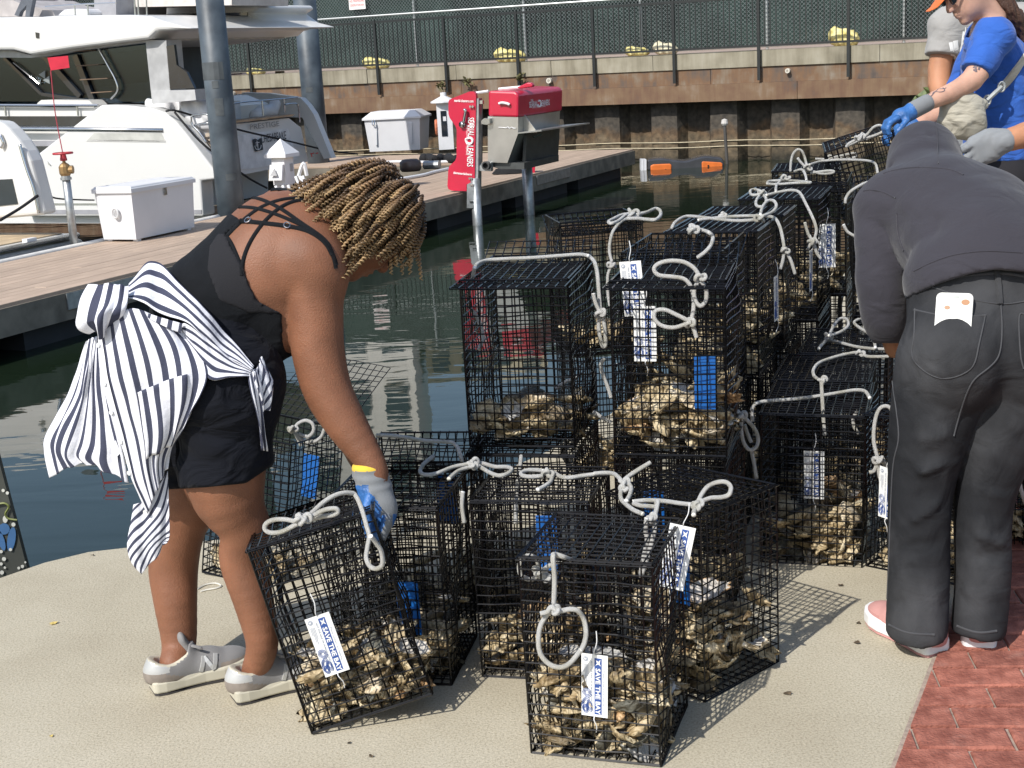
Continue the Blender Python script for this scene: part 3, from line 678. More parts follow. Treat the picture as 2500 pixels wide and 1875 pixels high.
# ---- white motor yacht: its stern faces the dock, the bow runs out of the picture
M_GLASS = glass_mat('cabin_glass', (.28, .35, .40), .5)
M_DARKW = mat('dark_window', (.016, .022, .03), .06, spec=.8)
M_HULLW = mat('hull_cream', (.66, .655, .635), .32, var=.015, scale=1.2, coat=.3)
M_TEAK = mat('teak', (.43, .29, .18), .7, var=.2, scale=5, stretch=(1, 1, 1))
M_GREYV = mat('grey_vinyl', (.30, .30, .32), .6)
def poly_s(pts, s, sc=2.44, off=(0, 0)): return [on_s(off[0] + x / sc, off[1] + y / sc, s) for x, y in pts]
def poly_w(pts, w_, sc=2.44, off=(0, 0)): return [on_w(off[0] + x / sc, off[1] + y / sc, w_) for x, y in pts]
def yacht():
    SN = -10.4; r = thing('motor_yacht', 'large white motor yacht moored stern to the dock with dark cabin glass', 'yacht', dk(-8.4, 5.5, WATER))
    P = lambda nm, pts, s, dp, mt, **k: (lambda mb: (mb.prism(poly_s(pts, s), D3 * dp), part(nm, mb, mt, r, **k))[1])(MB())
    W = lambda nm, pts, w_, dp, mt, **k: (lambda mb: (mb.prism(poly_w(pts, w_), N3 * dp), part(nm, mb, mt, r, **k))[1])(MB())
    # hull body behind the stern quarter, with its bands
    hull = P('hull', [(-2000, 642), (560, 640), (700, 700), (720, 1330), (-2000, 1330)], SN + .10, 3.9, M_HULLW)
    for pts, mt in (([(-2000, 694), (520, 692), (445, 752), (-2000, 748)], M_DARKW), ([(-2000, 832), (350, 838), (300, 870), (-2000, 880)], M_GREYV), ([(150, 874), (300, 872), (180, 950), (150, 950)], M_DARKW)):
        mb = MB(); mb.prism(poly_s(pts, SN + .085), D3 * .04); part('hull_band', mb, mt, r)
    mb = MB(); mb.tube(poly_s([(-2000, 762), (60, 768), (500, 770), (975, 776)], SN - .02), .035, 8); part('rub_rail', mb, M_STEEL, r, smooth=True)
    mb = MB(); mb.tube(poly_s([(-2000, 622), (250, 628), (585, 628)], SN + .05), .022, 6)
    for x in (30, 460): mb.tube(poly_s([(x, 628), (x + 6, 690)], SN + .05), .016, 6)
    part('bulwark_rail', mb, M_STEEL, r)
    q = P('stern_quarter', [(600, 625), (760, 628), (900, 645), (985, 672), (1052, 728), (1120, 810), (1315, 1065), (1195, 1078), (1210, 1290), (150, 1290), (170, 960)], SN - .03, .30, M_HULLW)
    bm = q.modifiers.new('round', 'BEVEL'); bm.width = .03; bm.segments = 3; bm.limit_method = 'ANGLE'
    for pts, mt in (([(560, 792), (960, 792), (985, 846), (515, 840), (545, 810)], mat('quarter_recess', (.50, .50, .46), .4)), ([(565, 832), (985, 836), (985, 848), (515, 842)], M_WHITE), ([(160, 1250), (1200, 1250), (1200, 1275), (160, 1275)], M_GREYV), ([(160, 1210), (1140, 1212), (1140, 1222), (160, 1222)], M_STEEL)):
        mb = MB(); mb.prism(poly_s(pts, SN - .036), D3 * .02); part('quarter_trim', mb, mt, r)
    mb = MB(); mb.prism(poly_s([(282, 962), (296, 978), (300, 984), (290, 982)], SN - .05), D3 * .03); part('hull_fitting', mb, M_STEEL, r)
    # cabin: dark glass side, frames, curtain, steps inside
    P('cabin_core', [(-2000, 330), (100, 330), (860, 240), (900, 612), (-2000, 625)], SN + 1.7, 2.0, mat('cabin_interior', (.035, .05, .065), .6))
    P('cabin_glass', [(-2000, 322), (190, 322), (862, 236), (905, 612), (-2000, 622)], SN + .42, .02, M_GLASS)
    P('curtain', [(60, 340), (280, 345), (480, 575), (230, 555)], SN + .50, .02, mat('mesh_curtain', (.03, .033, .036), .7, bump=.8, bscale=40))
    for pts in ([(230, 445), (268, 420), (268, 470)], [(255, 478), (292, 452), (296, 500)], [(205, 478), (240, 478), (240, 506)]):
        mb = MB(); mb.prism(poly_s(pts, SN + .405), D3 * .012); part('window_emblem', mb, mat('emblem_grey', (.22, .24, .24), .5), r)
    for a, b, wd in (((28, 345), (250, 560), .05), ((250, 560), (560, 605), .05), ((262, 330), (480, 575), .09), ((450, 330), (560, 612), .1)):
        mb = MB(); A, B = poly_s([a, b], SN + .40); mb.bar(A, B, wd, .05, D3); part('window_frame', mb, M_DARKW, r)
    mb = MB(); rod(mb, poly_s([(80, 372), (160, 438), (232, 500)], SN + .385), .012); part('chrome_strip', mb, M_STEEL, r)
    for y, x0, x1 in ((305, 430, 545), (390, 450, 585), (472, 475, 640), (550, 540, 665)):
        mb = MB(); mb.prism(poly_s([(x0, y), (x1, y - 8), (x1, y - 3), (x0, y + 6)], SN + .3), D3 * .1); part('stair_tread', mb, bpy.data.materials.get('tread_wood') or mat('tread_wood', (.16, .105, .07), .6), r)
    mb = MB(); rod(mb, poly_s([(580, 275), (640, 385), (690, 480), (700, 540), (660, 590)], SN + .36), .018); part('stair_rail', mb, M_STEEL, r, smooth=True)
    P('salon_sofa', [(560, 520), (860, 490), (880, 610), (560, 612)], SN + .9, .8, mat('sofa_grey', (.36, .37, .38), .7))
    P('side_ledge', [(225, 612), (245, 596), (530, 598), (560, 628), (560, 690), (470, 690), (450, 628), (215, 626)], SN + .12, .3, M_WHITE)
    # roof and fly bridge
    o = P('roof', [(-2000, 122), (240, 100), (350, 92), (760, 88), (890, 96), (960, 122), (1135, 170), (1000, 182), (935, 186), (885, 232), (420, 290), (182, 328), (150, 318), (80, 300), (-2000, 300)], SN - .05, 3.9, M_WHITE)
    bm = o.modifiers.new('round', 'BEVEL'); bm.width = .05; bm.segments = 3; bm.limit_method = 'ANGLE'
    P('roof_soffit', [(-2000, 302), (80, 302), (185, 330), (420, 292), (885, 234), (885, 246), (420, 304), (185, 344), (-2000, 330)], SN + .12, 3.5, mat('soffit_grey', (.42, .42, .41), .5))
    mb = MB(); mb.prism(poly_s([(210, 192), (232, 196), (232, 228), (214, 226)], SN - .06), D3 * .03); part('roof_vent', mb, M_DARKW, r)
    o = P('bridge_overhang', [(690, 42), (1000, 30), (1380, 28), (1530, 28), (1546, 50), (1500, 80), (1596, 152), (1500, 186), (1390, 200), (930, 212), (890, 130)], SN + 2.4, 1.6, M_WHITE)
    bm = o.modifiers.new('round', 'BEVEL'); bm.width = .05; bm.segments = 3; bm.limit_method = 'ANGLE'
    P('overhang_slot', [(985, 84), (1475, 74), (1470, 104), (960, 124)], SN + 2.38, .05, M_DARKW)
    P('bridge_seat', [(-2000, 0), (70, 0), (150, 30), (310, 60), (330, 98), (-2000, 112)], SN + .9, 1.4, mat('bridge_seat_grey', (.40, .37, .36), .7))
    P('bridge_seat', [(560, -20), (690, -20), (692, 92), (562, 90)], SN + .8, 1.2, M_GREYV)
    P('bridge_coaming', [(690, -30), (1240, -40), (1380, -10), (1380, 30), (690, 44)], SN + 1.2, 1.5, mat('coaming_beige', (.60, .56, .52), .5))
    P('helm_screen', [(85, 90), (140, -30), (200, -30), (175, 100), (150, 98), (158, 30), (120, 70), (110, 98)], SN + .6, .08, mat('helm_dark', (.10, .11, .13), .4))
    o = P('cover_bundle', [(340, 92), (380, 58), (430, 52), (510, 56), (525, 76), (522, 92)], SN + .5, .5, M_WHITE2)
    bm = o.modifiers.new('round', 'BEVEL'); bm.width = .06; bm.segments = 3
    mb = MB(); rod(mb, poly_s([(270, 40), (520, 24), (690, 18)], SN + .3), .014)
    for x in (445, 522): rod(mb, poly_s([(x, 20), (x + 4, 92)], SN + .3), .012)
    for x in (800, 820, 870): rod(mb, poly_s([(x, -40), (x + 6, 92)], SN + .25), .012)
    part('bridge_rail', mb, M_STEEL, r)
    # aft bulkhead of the cabin and its side window
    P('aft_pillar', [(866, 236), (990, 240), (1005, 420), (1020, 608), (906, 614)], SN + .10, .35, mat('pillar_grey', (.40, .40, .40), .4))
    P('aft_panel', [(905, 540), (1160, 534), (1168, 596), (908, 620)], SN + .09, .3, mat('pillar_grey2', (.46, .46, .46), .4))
    P('aft_window', [(990, 274), (1036, 266), (1052, 388), (1112, 430), (1158, 526), (1012, 532)], SN + .10, .05, M_DARKW)
    # white seat cover in the cockpit
    b = Body(); pts = poly_s([(930, 620), (1060, 612), (1200, 622)], SN + .8)
    for a, c in zip(pts[:-1], pts[1:]): b.cap(a, c, .17, .17, .05)
    for a in poly_s([(960, 680), (1180, 680), (1270, 700)], SN + .6): b.ell(a, (.26, .3, .3), None, .06)
    for a in poly_s([(1250, 780), (1150, 730)], SN + .7): b.ell(a, (.22, .3, .34), None, .06)
    b.field(.035); g = b.grid(); f = b.D + .018 * np.sin(g[0] * 23 + g[2] * 14) + .012 * np.sin(g[1] * 31 - g[2] * 22)
    skin('seat_cover', f, b, M_WHITE2, r)
    mb = MB(); rod(mb, poly_s([(1140, 690), (1145, 740), (1190, 790), (1230, 850)], SN + .2), .016); rod(mb, poly_s([(1140, 690), (1180, 682), (1240, 685), (1258, 740), (1275, 870)], SN + .2), .016); rod(mb, poly_s([(1150, 745), (1250, 732)], SN + .2), .014)
    part('boarding_rail', mb, M_STEEL, r, smooth=True)
    for k, (x0, x1, y) in enumerate(((1160, 1300, 800), (1170, 1310, 850), (1180, 1310, 905), (1190, 1310, 985))):
        mb = MB(); mb.prism(poly_s([(x0, y), (x1, y - 12), (x1, y + 34), (x0, y + 46)], SN + .4), D3 * .12); part('step', mb, mat('step_teak', (.5, .42, .34), .6) if k == 0 else bpy.data.materials['step_teak'], r)
    # transom, lettering, emblem
    TW = 3.8
    tr_ = W('transom', [(1200, 740), (1440, 735), (1720, 703), (1792, 760), (1836, 962), (1482, 1034), (1200, 1060)], TW, .25, M_WHITE)
    W('transom_door', [(1300, 835), (1470, 800), (1716, 766), (1776, 952), (1520, 1002), (1320, 1015)], TW - .012, .02, mat('transom_door', (.72, .72, .72), .35))
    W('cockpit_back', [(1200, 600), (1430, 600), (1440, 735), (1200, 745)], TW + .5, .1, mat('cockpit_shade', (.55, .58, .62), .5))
    W('teak_cap', [(1200, 742), (1445, 716), (1755, 680), (1745, 692), (1445, 728), (1200, 752)], TW - .06, .4, M_TEAK)
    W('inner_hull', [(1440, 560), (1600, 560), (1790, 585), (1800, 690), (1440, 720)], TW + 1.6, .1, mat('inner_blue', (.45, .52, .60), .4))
    P('far_wing', [(1440, 552), (1600, 556), (1790, 584), (1830, 625), (1868, 680), (1975, 942), (1930, 946), (1800, 700), (1440, 690)], -6.1, .15, M_WHITE)
    b = Body(); A = poly_w([(1520, 690), (1560, 665), (1620, 660), (1640, 620)], TW + .5)
    for a, c in zip(A[:-1], A[1:]): b.cap(a, c, .11, .10, .04)
    b.field(.03); skin('helm_cover', b.D, b, M_WHITE2, r)
    mb = MB(); rod(mb, poly_w([(1200, 650), (1440, 610), (1570, 598), (1690, 588), (1775, 578)], TW + .05), .014)
    for a, c in (((1560, 600), (1568, 690)), ((1690, 588), (1696, 668))): rod(mb, poly_w([a, c], TW + .05), .016)
    rod(mb, poly_w([(1700, 622), (1766, 618), (1780, 660), (1785, 730)], TW - .02), .014); part('cockpit_rail', mb, M_STEEL, r)
    def lettering(tx, p0, p1, h, mt, bold=0):
        A, B = poly_w([p0, p1], TW - .035); ex = unit(B - A); ex = unit(ex * np.array([1, 1, 1])); mb = MB(); add_text(mb, tx, A, ex, Z3, h, np.linalg.norm(B - A), -N3 * .002, bold); part('lettering', mb, mt, tr_)
    lettering('PRESTIGE', (1490, 772), (1664, 750), .085, mat('letter_grey', (.28, .29, .30), .3, .6))
    lettering('CHESAPEAKE', (1556, 852), (1706, 828), .135, mat('letter_navy', (.015, .03, .045), .5))
    E = poly_w([(1503, 832), (1520, 826), (1535, 834), (1548, 824), (1558, 822), (1566, 892), (1520, 903)], TW - .03); mb = MB(); mb.prism(E, -N3 * .006); part('emblem', mb, bpy.data.materials['letter_navy'], tr_)
    mb = MB(); wl_ = TW - .042
    rod(mb, poly_w([(1530, 838), (1538, 890)], wl_), .008); rod(mb, poly_w([(1518, 868), (1524, 886), (1539, 892), (1552, 882), (1556, 864)], wl_), .008); rod(mb, poly_w([(1522, 852), (1544, 848)], wl_), .007)
    mb.tube(poly_w([(1531 + 6 * math.cos(a), 864 + 7 * math.sin(a)) for a in np.linspace(0, 6.28, 12, endpoint=False)], wl_), .006, 5, closed=True); part('anchor_emblem', mb, M_WHITE2, tr_)
    mb = MB(); rod(mb, poly_w([(1850, 916), (1870, 912)], TW - .35), .01); rod(mb, poly_w([(1855, 916), (1858, 934)], TW - .35), .01); rod(mb, poly_w([(1882, 914), (1894, 911)], TW - .35), .01); part('red_mark', mb, mat('red_mark', (.5, .05, .04), .5), r)
    # swim platform
    z = -.50; C4 = [dk(-10.0, 2.5, z), dk(-6.0, 2.5, z), dk(-6.0, 3.85, z), dk(-10.0, 3.85, z)]
    mb = MB(); mb.prism(C4, (0, 0, -.22)); part('swim_platform', mb, M_WHITE, r)
    for k in range(12):
        w0 = 2.56 + k * .105; mb = MB(); mb.prism([dk(-9.9, w0, z + .004), dk(-6.1, w0, z + .004), dk(-6.1, w0 + .097, z + .004), dk(-9.9, w0 + .097, z + .004)], (0, 0, .012)); part('teak_plank', mb, M_TEAK, r)
    mb = MB(); mb.tube(spline([dk(-10, 2.45, z - .05), dk(-8, 2.43, z - .05), dk(-6, 2.45, z - .05)], 4), .06, 8); part('platform_fender', mb, M_GALV, r, smooth=True)
    mb = MB(); rod(mb, [dk(-8.6, 3.0, z + .03), dk(-8.3, 3.5, z + .03), dk(-7.2, 3.4, z + .03), dk(-6.2, 3.1, z + .03)], .025); part('shore_cable', mb, M_WHITE2, r, smooth=True)
yacht()

# ---- the next yacht at the left edge: its swim platform and stern wing
def yacht_left():
    r = thing('motor_yacht', 'white yacht cut off by the left edge with a teak swim platform', 'yacht', dk(-16, 4.5, WATER)); z = -.30
    s1 = -13.35
    mb = MB(); mb.prism([dk(-19, 2.62, z), dk(s1, 2.62, z), dk(s1, 4.6, z), dk(-19, 4.6, z)], (0, 0, -.05)); part('swim_platform', mb, M_WHITE, r)
    for k in range(17):
        w0 = 2.78 + k * .105; mb = MB(); mb.prism([dk(-18.9, w0, z + .003), dk(s1 - .06, w0, z + .003), dk(s1 - .06, w0 + .099, z + .003), dk(-18.9, w0 + .099, z + .003)], (0, 0, .012)); part('teak_plank', mb, mat('pale_teak', (.47, .36, .23), .75, var=.2, scale=4, rand=.1) if k == 0 else bpy.data.materials['pale_teak'], r)
    for dz, rr, mt in ((-.02, .035, M_STEEL), (-.14, .075, M_GALV), (-.27, .05, M_WHITE)):
        mb = MB(); mb.tube([dk(-19, 2.58, z + dz), dk(-16, 2.58, z + dz), dk(s1, 2.58, z + dz)], rr, 9); part('platform_edge', mb, mt, r, smooth=True)
    for s in (-14.1, -15.2, -16.3):
        mb = MB(); mb.box(dk(s, 2.66, z + .02), (.16, .08, .05), np.array([D3, N3, Z3])); part('cleat', mb, M_WHITE2, r)
    S = s1 - .5
    def P(nm, pts, s, dp, mt, **k): mb = MB(); mb.prism(poly_s(pts, s), D3 * dp); return part(nm, mb, mt, r, **k)
    o = P('stern_wing', [(-300, 700), (0, 726), (50, 770), (110, 840), (150, 900), (178, 960), (262, 1280), (170, 1290), (-300, 1330)], S, .25, M_WHITE)
    bm = o.modifiers.new('round', 'BEVEL'); bm.width = .05; bm.segments = 3; bm.limit_method = 'ANGLE'
    P('wing_window', [(-300, 1085), (70, 1066), (105, 1215), (-300, 1260)], S - .012, .03, M_DARKW)
    for pts in ([(118, 860), (140, 940), (165, 1020), (200, 1120), (232, 1270)], [(0, 800), (20, 850), (8, 880)]):
        mb = MB(); rod(mb, poly_s(pts, S - .03), .02); part('wing_rail', mb, M_STEEL, r, smooth=True)
yacht_left()

# ---- mooring lines
M_LINE = mat('black_line', (.012, .012, .014), .85)
def line(pts, r, lab, planes):
    mb = MB(); P = [on_s(x / 2.44, y / 2.44, s) for (x, y), s in zip(pts, planes)]; mb.tube(spline(P, 6), r, 6); solo('mooring_line', mb, M_LINE, lab, 'rope', 'black mooring lines of the yachts', smooth=True)
line([(990, 662), (1060, 662), (1290, 735), (1470, 785), (1700, 836), (1950, 895), (2130, 918)], .016, 'long black mooring line running past both pilings to the dock', (-10.45, -10.4, -9.5, -8.6, -7.2, -5.4, -4.2))
line([(1040, 668), (1180, 830), (1320, 945), (1480, 1060), (1590, 1120)], .016, 'short black mooring line slanting down from the yacht quarter', (-10.45, -10.45, -10.2, -9.4, -8.9))
line([(0, 1312), (120, 1240), (225, 1165)], .018, 'black mooring line at the left edge across the teak platform', (-14.6, -14.2, -13.9))
line([(230, 1135), (330, 1180), (480, 1190), (560, 1192)], .012, 'thin black line from the left yacht to the large yacht hull', (-13.4, -12.5, -11.4, -10.5))

# ---- white dock box
def dock_box():
    s0, s1, w0, w1, h = -13.32, -12.1, 1.69, 2.26, .68; r = thing('dock_box', 'white fibreglass dock box beside the fire standpipe', 'dock box', dk((s0 + s1) / 2, (w0 + w1) / 2, DECK), 0, 'white storage boxes on the dock'); ax = np.array([D3, N3, Z3]); c = dk((s0 + s1) / 2, (w0 + w1) / 2, DECK)
    mb = MB(); t = .03; mb.prism([c + D3 * a * ((s1 - s0) / 2 - t) + N3 * b * ((w1 - w0) / 2 - t) + Z3 * .03 for a, b in ((-1, -1), (1, -1), (1, 1), (-1, 1))], (0, 0, .01))
    B = [c + D3 * a * ((s1 - s0) / 2 - t) + N3 * b * ((w1 - w0) / 2 - t) + Z3 * .03 for a, b in ((-1, -1), (1, -1), (1, 1), (-1, 1))]; T = [c + D3 * a * (s1 - s0) / 2 + N3 * b * (w1 - w0) / 2 + Z3 * (h - .07) for a, b in ((-1, -1), (1, -1), (1, 1), (-1, 1))]
    mb = MB(); mb.add(B + T, [(3, 2, 1, 0), (4, 5, 6, 7)] + [(k, (k + 1) % 4, 4 + (k + 1) % 4, 4 + k) for k in range(4)]); bo = part('body', mb, M_WHITE2, r)
    mb = MB(); mb.cbox(c + Z3 * (h - .045), (s1 - s0 + .05, w1 - w0 + .05, .06), ax, .012); mb.cbox(c + Z3 * (h - .008), (s1 - s0 + .01, w1 - w0 + .01, .02), ax, .01); lo = part('lid', mb, M_WHITE2, r)
    for a in (-1, 1):
        for b in (-1, 1): mb = MB(); mb.box(c + D3 * a * .5 + N3 * b * .2 + Z3 * .015, (.07, .07, .03), ax); part('foot', mb, M_WHITE2, r)
    mb = MB(); q = c - D3 * (s1 - s0) / 2 + Z3 * .36 - N3 * .02
    mb.tube([q - D3 * .02 + N3 * .045 * math.cos(a) + Z3 * .06 * math.sin(a) for a in np.linspace(0, 6.28, 14, endpoint=False)], .012, 6, closed=True)
    for k in (-1, 0, 1): mb.bar(q - D3 * .02 + N3 * .02 * k - Z3 * .045, q - D3 * .02 + N3 * .02 * k + Z3 * .045, .009)
    part('vent', mb, mat('vent_grey', (.6, .6, .6), .5), bo)
    mb = MB(); q = c - N3 * ((w1 - w0) / 2 + .006) + Z3 * (h - .12) + D3 * .02; mb.box(q, (.06, .02, .1), ax); mb.box(q - N3 * .012 + Z3 * .0, (.025, .01, .05), ax); part('latch', mb, M_STEEL, lo)
dock_box()
def far_box():
    c = dk(1.2 - 1.9, 6.1, DECK); p = on_z(960, 368, DECK); c = p + np.array([.12, .35, 0]); r = thing('dock_box', 'tall tapered white storage bin at the far end of the dock', 'dock box', c, 0, 'white storage boxes on the dock')
    ux = unit([.98, -.2, 0]); uy = np.array([-ux[1], ux[0], 0]); B = [c + ux * a * .60 + uy * b * .40 for a, b in ((-1, -1), (1, -1), (1, 1), (-1, 1))]; T = [c + ux * a * .66 + uy * b * .46 + Z3 * .72 for a, b in ((-1, -1), (1, -1), (1, 1), (-1, 1))]
    mb = MB(); mb.add(B + T, [(3, 2, 1, 0), (4, 5, 6, 7)] + [(k, (k + 1) % 4, 4 + (k + 1) % 4, 4 + k) for k in range(4)]); part('body', mb, M_WHITE2, r)
    mb = MB(); L = lambda a, b, z: c + ux * a + uy * b + Z3 * z
    B = [L(a * .70, b * .50, .72) for a, b in ((-1, -1), (1, -1), (1, 1), (-1, 1))]; T = [L(a * .52, b * .34, .90) for a, b in ((-1, -1), (1, -1), (1, 1), (-1, 1))]
    M_ = [L(a * .70, b * .50, .76) for a, b in ((-1, -1), (1, -1), (1, 1), (-1, 1))]
    mb.add(B + M_ + T, [(3, 2, 1, 0), (8, 9, 10, 11)] + [(o + k, o + (k + 1) % 4, o + 4 + (k + 1) % 4, o + 4 + k) for o in (0, 4) for k in range(4)]); part('lid', mb, M_WHITE2, r)
    for a in (-.42, .42): mb = MB(); mb.prism([L(a - .06, -.45, .62), L(a + .06, -.45, .62), L(a + .02, -.43, .15), L(a - .02, -.43, .15)], -uy * .03); part('rib', mb, M_WHITE2, r)
    mb = MB(); rod(mb, [L(-.45, -.5, .72), L(-.45, -.53, .62), L(-.4, -.53, .62), L(-.4, -.5, .72)], .012); part('handle', mb, M_STEEL, r)
far_box()

# ---- fire standpipe with red valve and flag whip
def standpipe():
    p = on_z(182, 600, DECK); r = thing('fire_standpipe', 'galvanised fire standpipe with a red valve wheel and tall red flag', 'standpipe', p); top = at(161, 433, p[1])
    mb = MB(); mb.tube([p, p + (top - p) * .5, top], .05, 12); part('pipe', mb, M_GALV, r, smooth=True)
    mb = MB(); mb.lathe([(.068, 0), (.068, .03), (.055, .03), (.055, .06)], 12, top - Z3 * .03); part('collar', mb, M_GALV, r)
    mb = MB(); mb.lathe([(.055, .0), (.072, .03), (.072, .11), (.05, .14), (.02, .16), (.018, .27)], 12, top + Z3 * .02); mb.lathe([(.045, 0), (.05, .02), (.05, .10), (.03, .10)], 12, top + Z3 * .09, np.array([[0, 1, 0], [0, 0, 1], [1, 0, 0]])); part('brass_valve', mb, mat('brass', (.34, .22, .10), .45, .6), r)
    mb = MB(); mb.lathe([(.04, .2), (.045, .21), (.03, .30)], 10, top); c = top + Z3 * .29
    mb.tube([c + np.array([.11 * math.cos(a), .11 * math.sin(a), 0]) for a in np.linspace(0, 6.28, 18, endpoint=False)], .014, 6, closed=True)
    for a in range(3): d = np.array([math.cos(a * 2.1), math.sin(a * 2.1), 0]); mb.bar(c, c + d * .1, .02)
    part('valve_wheel', mb, mat('valve_red', (.42, .03, .04), .5), r)
    f0 = c; f1 = at(124, 172, p[1]); mb = MB(); mb.tube(spline([f0, (f0 + f1) / 2 + np.array([-.02, 0, 0]), f1], 5), .007, 5); part('whip', mb, mat('whip_red', (.38, .05, .07), .5), r)
    mb = MB(); A = f1; mb.prism([A, A + np.array([.22, .02, .02]), A + np.array([.22, .02, .16]), A + np.array([-.02, 0, .15])], (0, .006, 0)); part('flag', mb, mat('flag_red', (.62, .02, .05), .6), r)
standpipe()

# ---- power pedestals
def pedestal_near():
    c0 = on_w(690, 400, 1.95); c = np.array([c0[0], c0[1], DECK]); r = thing('power_pedestal', 'white shore power pedestal with a pyramid cap and hanging white cords', 'pedestal', c, 0, 'white power pedestals'); ax = np.array([D3, N3, Z3]); Y = c[1]
    def zz(y): return at(690, y, Y)[2]
    zt, zb, zm = zz(383), zz(450), zz(425); z0 = DECK
    mb = MB(); mb.box(c + Z3 * (zb - z0) * .5, (.19, .16, zb - z0), ax); part('post', mb, M_WHITE2, r)
    mb = MB(); mb.box(c + Z3 * ((zb + zt) / 2 - z0), (.24, .22, zt - zb), ax); part('head', mb, M_WHITE2, r)
    mb = MB(); h = zz(338) - zt; C = c + Z3 * (zt - z0); q = .185
    mb.add([C + D3 * a * q + N3 * b * q for a, b in ((-1, -1), (1, -1), (1, 1), (-1, 1))] + [C + D3 * a * q + N3 * b * q + Z3 * .05 for a, b in ((-1, -1), (1, -1), (1, 1), (-1, 1))] + [C + Z3 * h], [(3, 2, 1, 0)] + [(k, (k + 1) % 4, 4 + (k + 1) % 4, 4 + k) for k in range(4)] + [(4 + k, 4 + (k + 1) % 4, 8) for k in range(4)]); part('cap', mb, M_WHITE2, r)
    mb = MB(); mb.box(C + Z3 * .012, (q * 2 - .08, q * 2 - .08, .03), ax); part('light_band', mb, mat('amber_lens', (.7, .62, .25), .3), r)
    mb = MB(); f = c - D3 * .13 + Z3 * ((zb + zt) / 2 - z0); mb.prism([f + N3 * .11 + Z3 * .1, f - N3 * .11 + Z3 * .1, f - N3 * .11 - Z3 * .12 - D3 * .06, f + N3 * .11 - Z3 * .12 - D3 * .06], -D3 * .04); part('socket_flap', mb, M_WHITE2, r)
    mb = MB(); mb.prism([f - D3 * .085 + N3 * .0 + Z3 * .05, f - D3 * .12 - N3 * .06 - Z3 * .05, f - D3 * .12 + N3 * .06 - Z3 * .05], -D3 * .012); part('warning_triangle', mb, mat('label_grey', (.35, .35, .36), .5), r)
    mb = MB(); f2 = c - N3 * .115 + Z3 * ((zb + zt) / 2 - z0 + .04) + D3 * .05; mb.box(f2, (.07, .008, .11), ax); part('label_plate', mb, bpy.data.materials['label_grey'], r)
    for k, (a, dx, sp) in enumerate(((-.1, -.05, .3), (.0, -.05, .42), (.08, .0, .55), (.2, .3, .5), (.26, .34, .62), (.3, .36, .75))):
        q0 = c + np.array([a, -.2, zb - z0 + (.12 if k > 2 else .0)]); mb = MB(); rod(mb, [q0, q0 + np.array([.04 + sp * .1, -.05, -.25]), q0 + np.array([.1 + sp * .3, -.08, -.62]), q0 + np.array([.2 + sp * .5, -.06, -(zb - z0) - (.1 if k > 2 else 0)])], .022, 5, 7); part('power_cord', mb, M_WHITE2, r, smooth=True)
    mb = MB(); rod(mb, [c + np.array([.24, -.16, zb - z0 + .12]), c + np.array([.33, -.18, zb - z0 + .3]), c + np.array([.36, -.16, zb - z0 + .12])], .03); part('cord_hook', mb, M_WHITE2, r)
pedestal_near()
def pedestal_far():
    c = on_z(1091, 364, DECK); r = thing('power_pedestal', 'slim white power pedestal with a dark window behind the red panel', 'pedestal', c, 0, 'white power pedestals'); Y = c[1]; ux = np.array([1.0, 0, 0]); uy = np.array([0, 1.0, 0])
    H = at(1091, 250, Y)[2] - DECK; mb = MB(); mb.box(c + Z3 * H / 2, (.34, .3, H)); part('post', mb, M_WHITE2, r)
    mb = MB(); mb.lathe([(.30, 0), (.30, .03), (.07, .14), (.07, .22), (.0, .23)], 12, c + Z3 * H); part('cap', mb, M_WHITE2, r)
    mb = MB(); mb.box(c + np.array([-.02, -.155, H * .56]), (.13, .02, .56)); part('window', mb, M_DARKW, r)
    mb = MB(); mb.box(c + np.array([.0, -.17, H * .66]), (.07, .01, .10)); part('display', mb, M_WHITE2, r)
    mb = MB(); mb.tube([c + np.array([-.18, -.02, H * .48]) + np.array([-.02, .11 * math.cos(a), .15 * math.sin(a)]) for a in np.linspace(0, 6.28, 14, endpoint=False)], .04, 6, closed=True); part('hose_coil', mb, mat('hose_orange', (.55, .17, .08), .6), r)
pedestal_far()

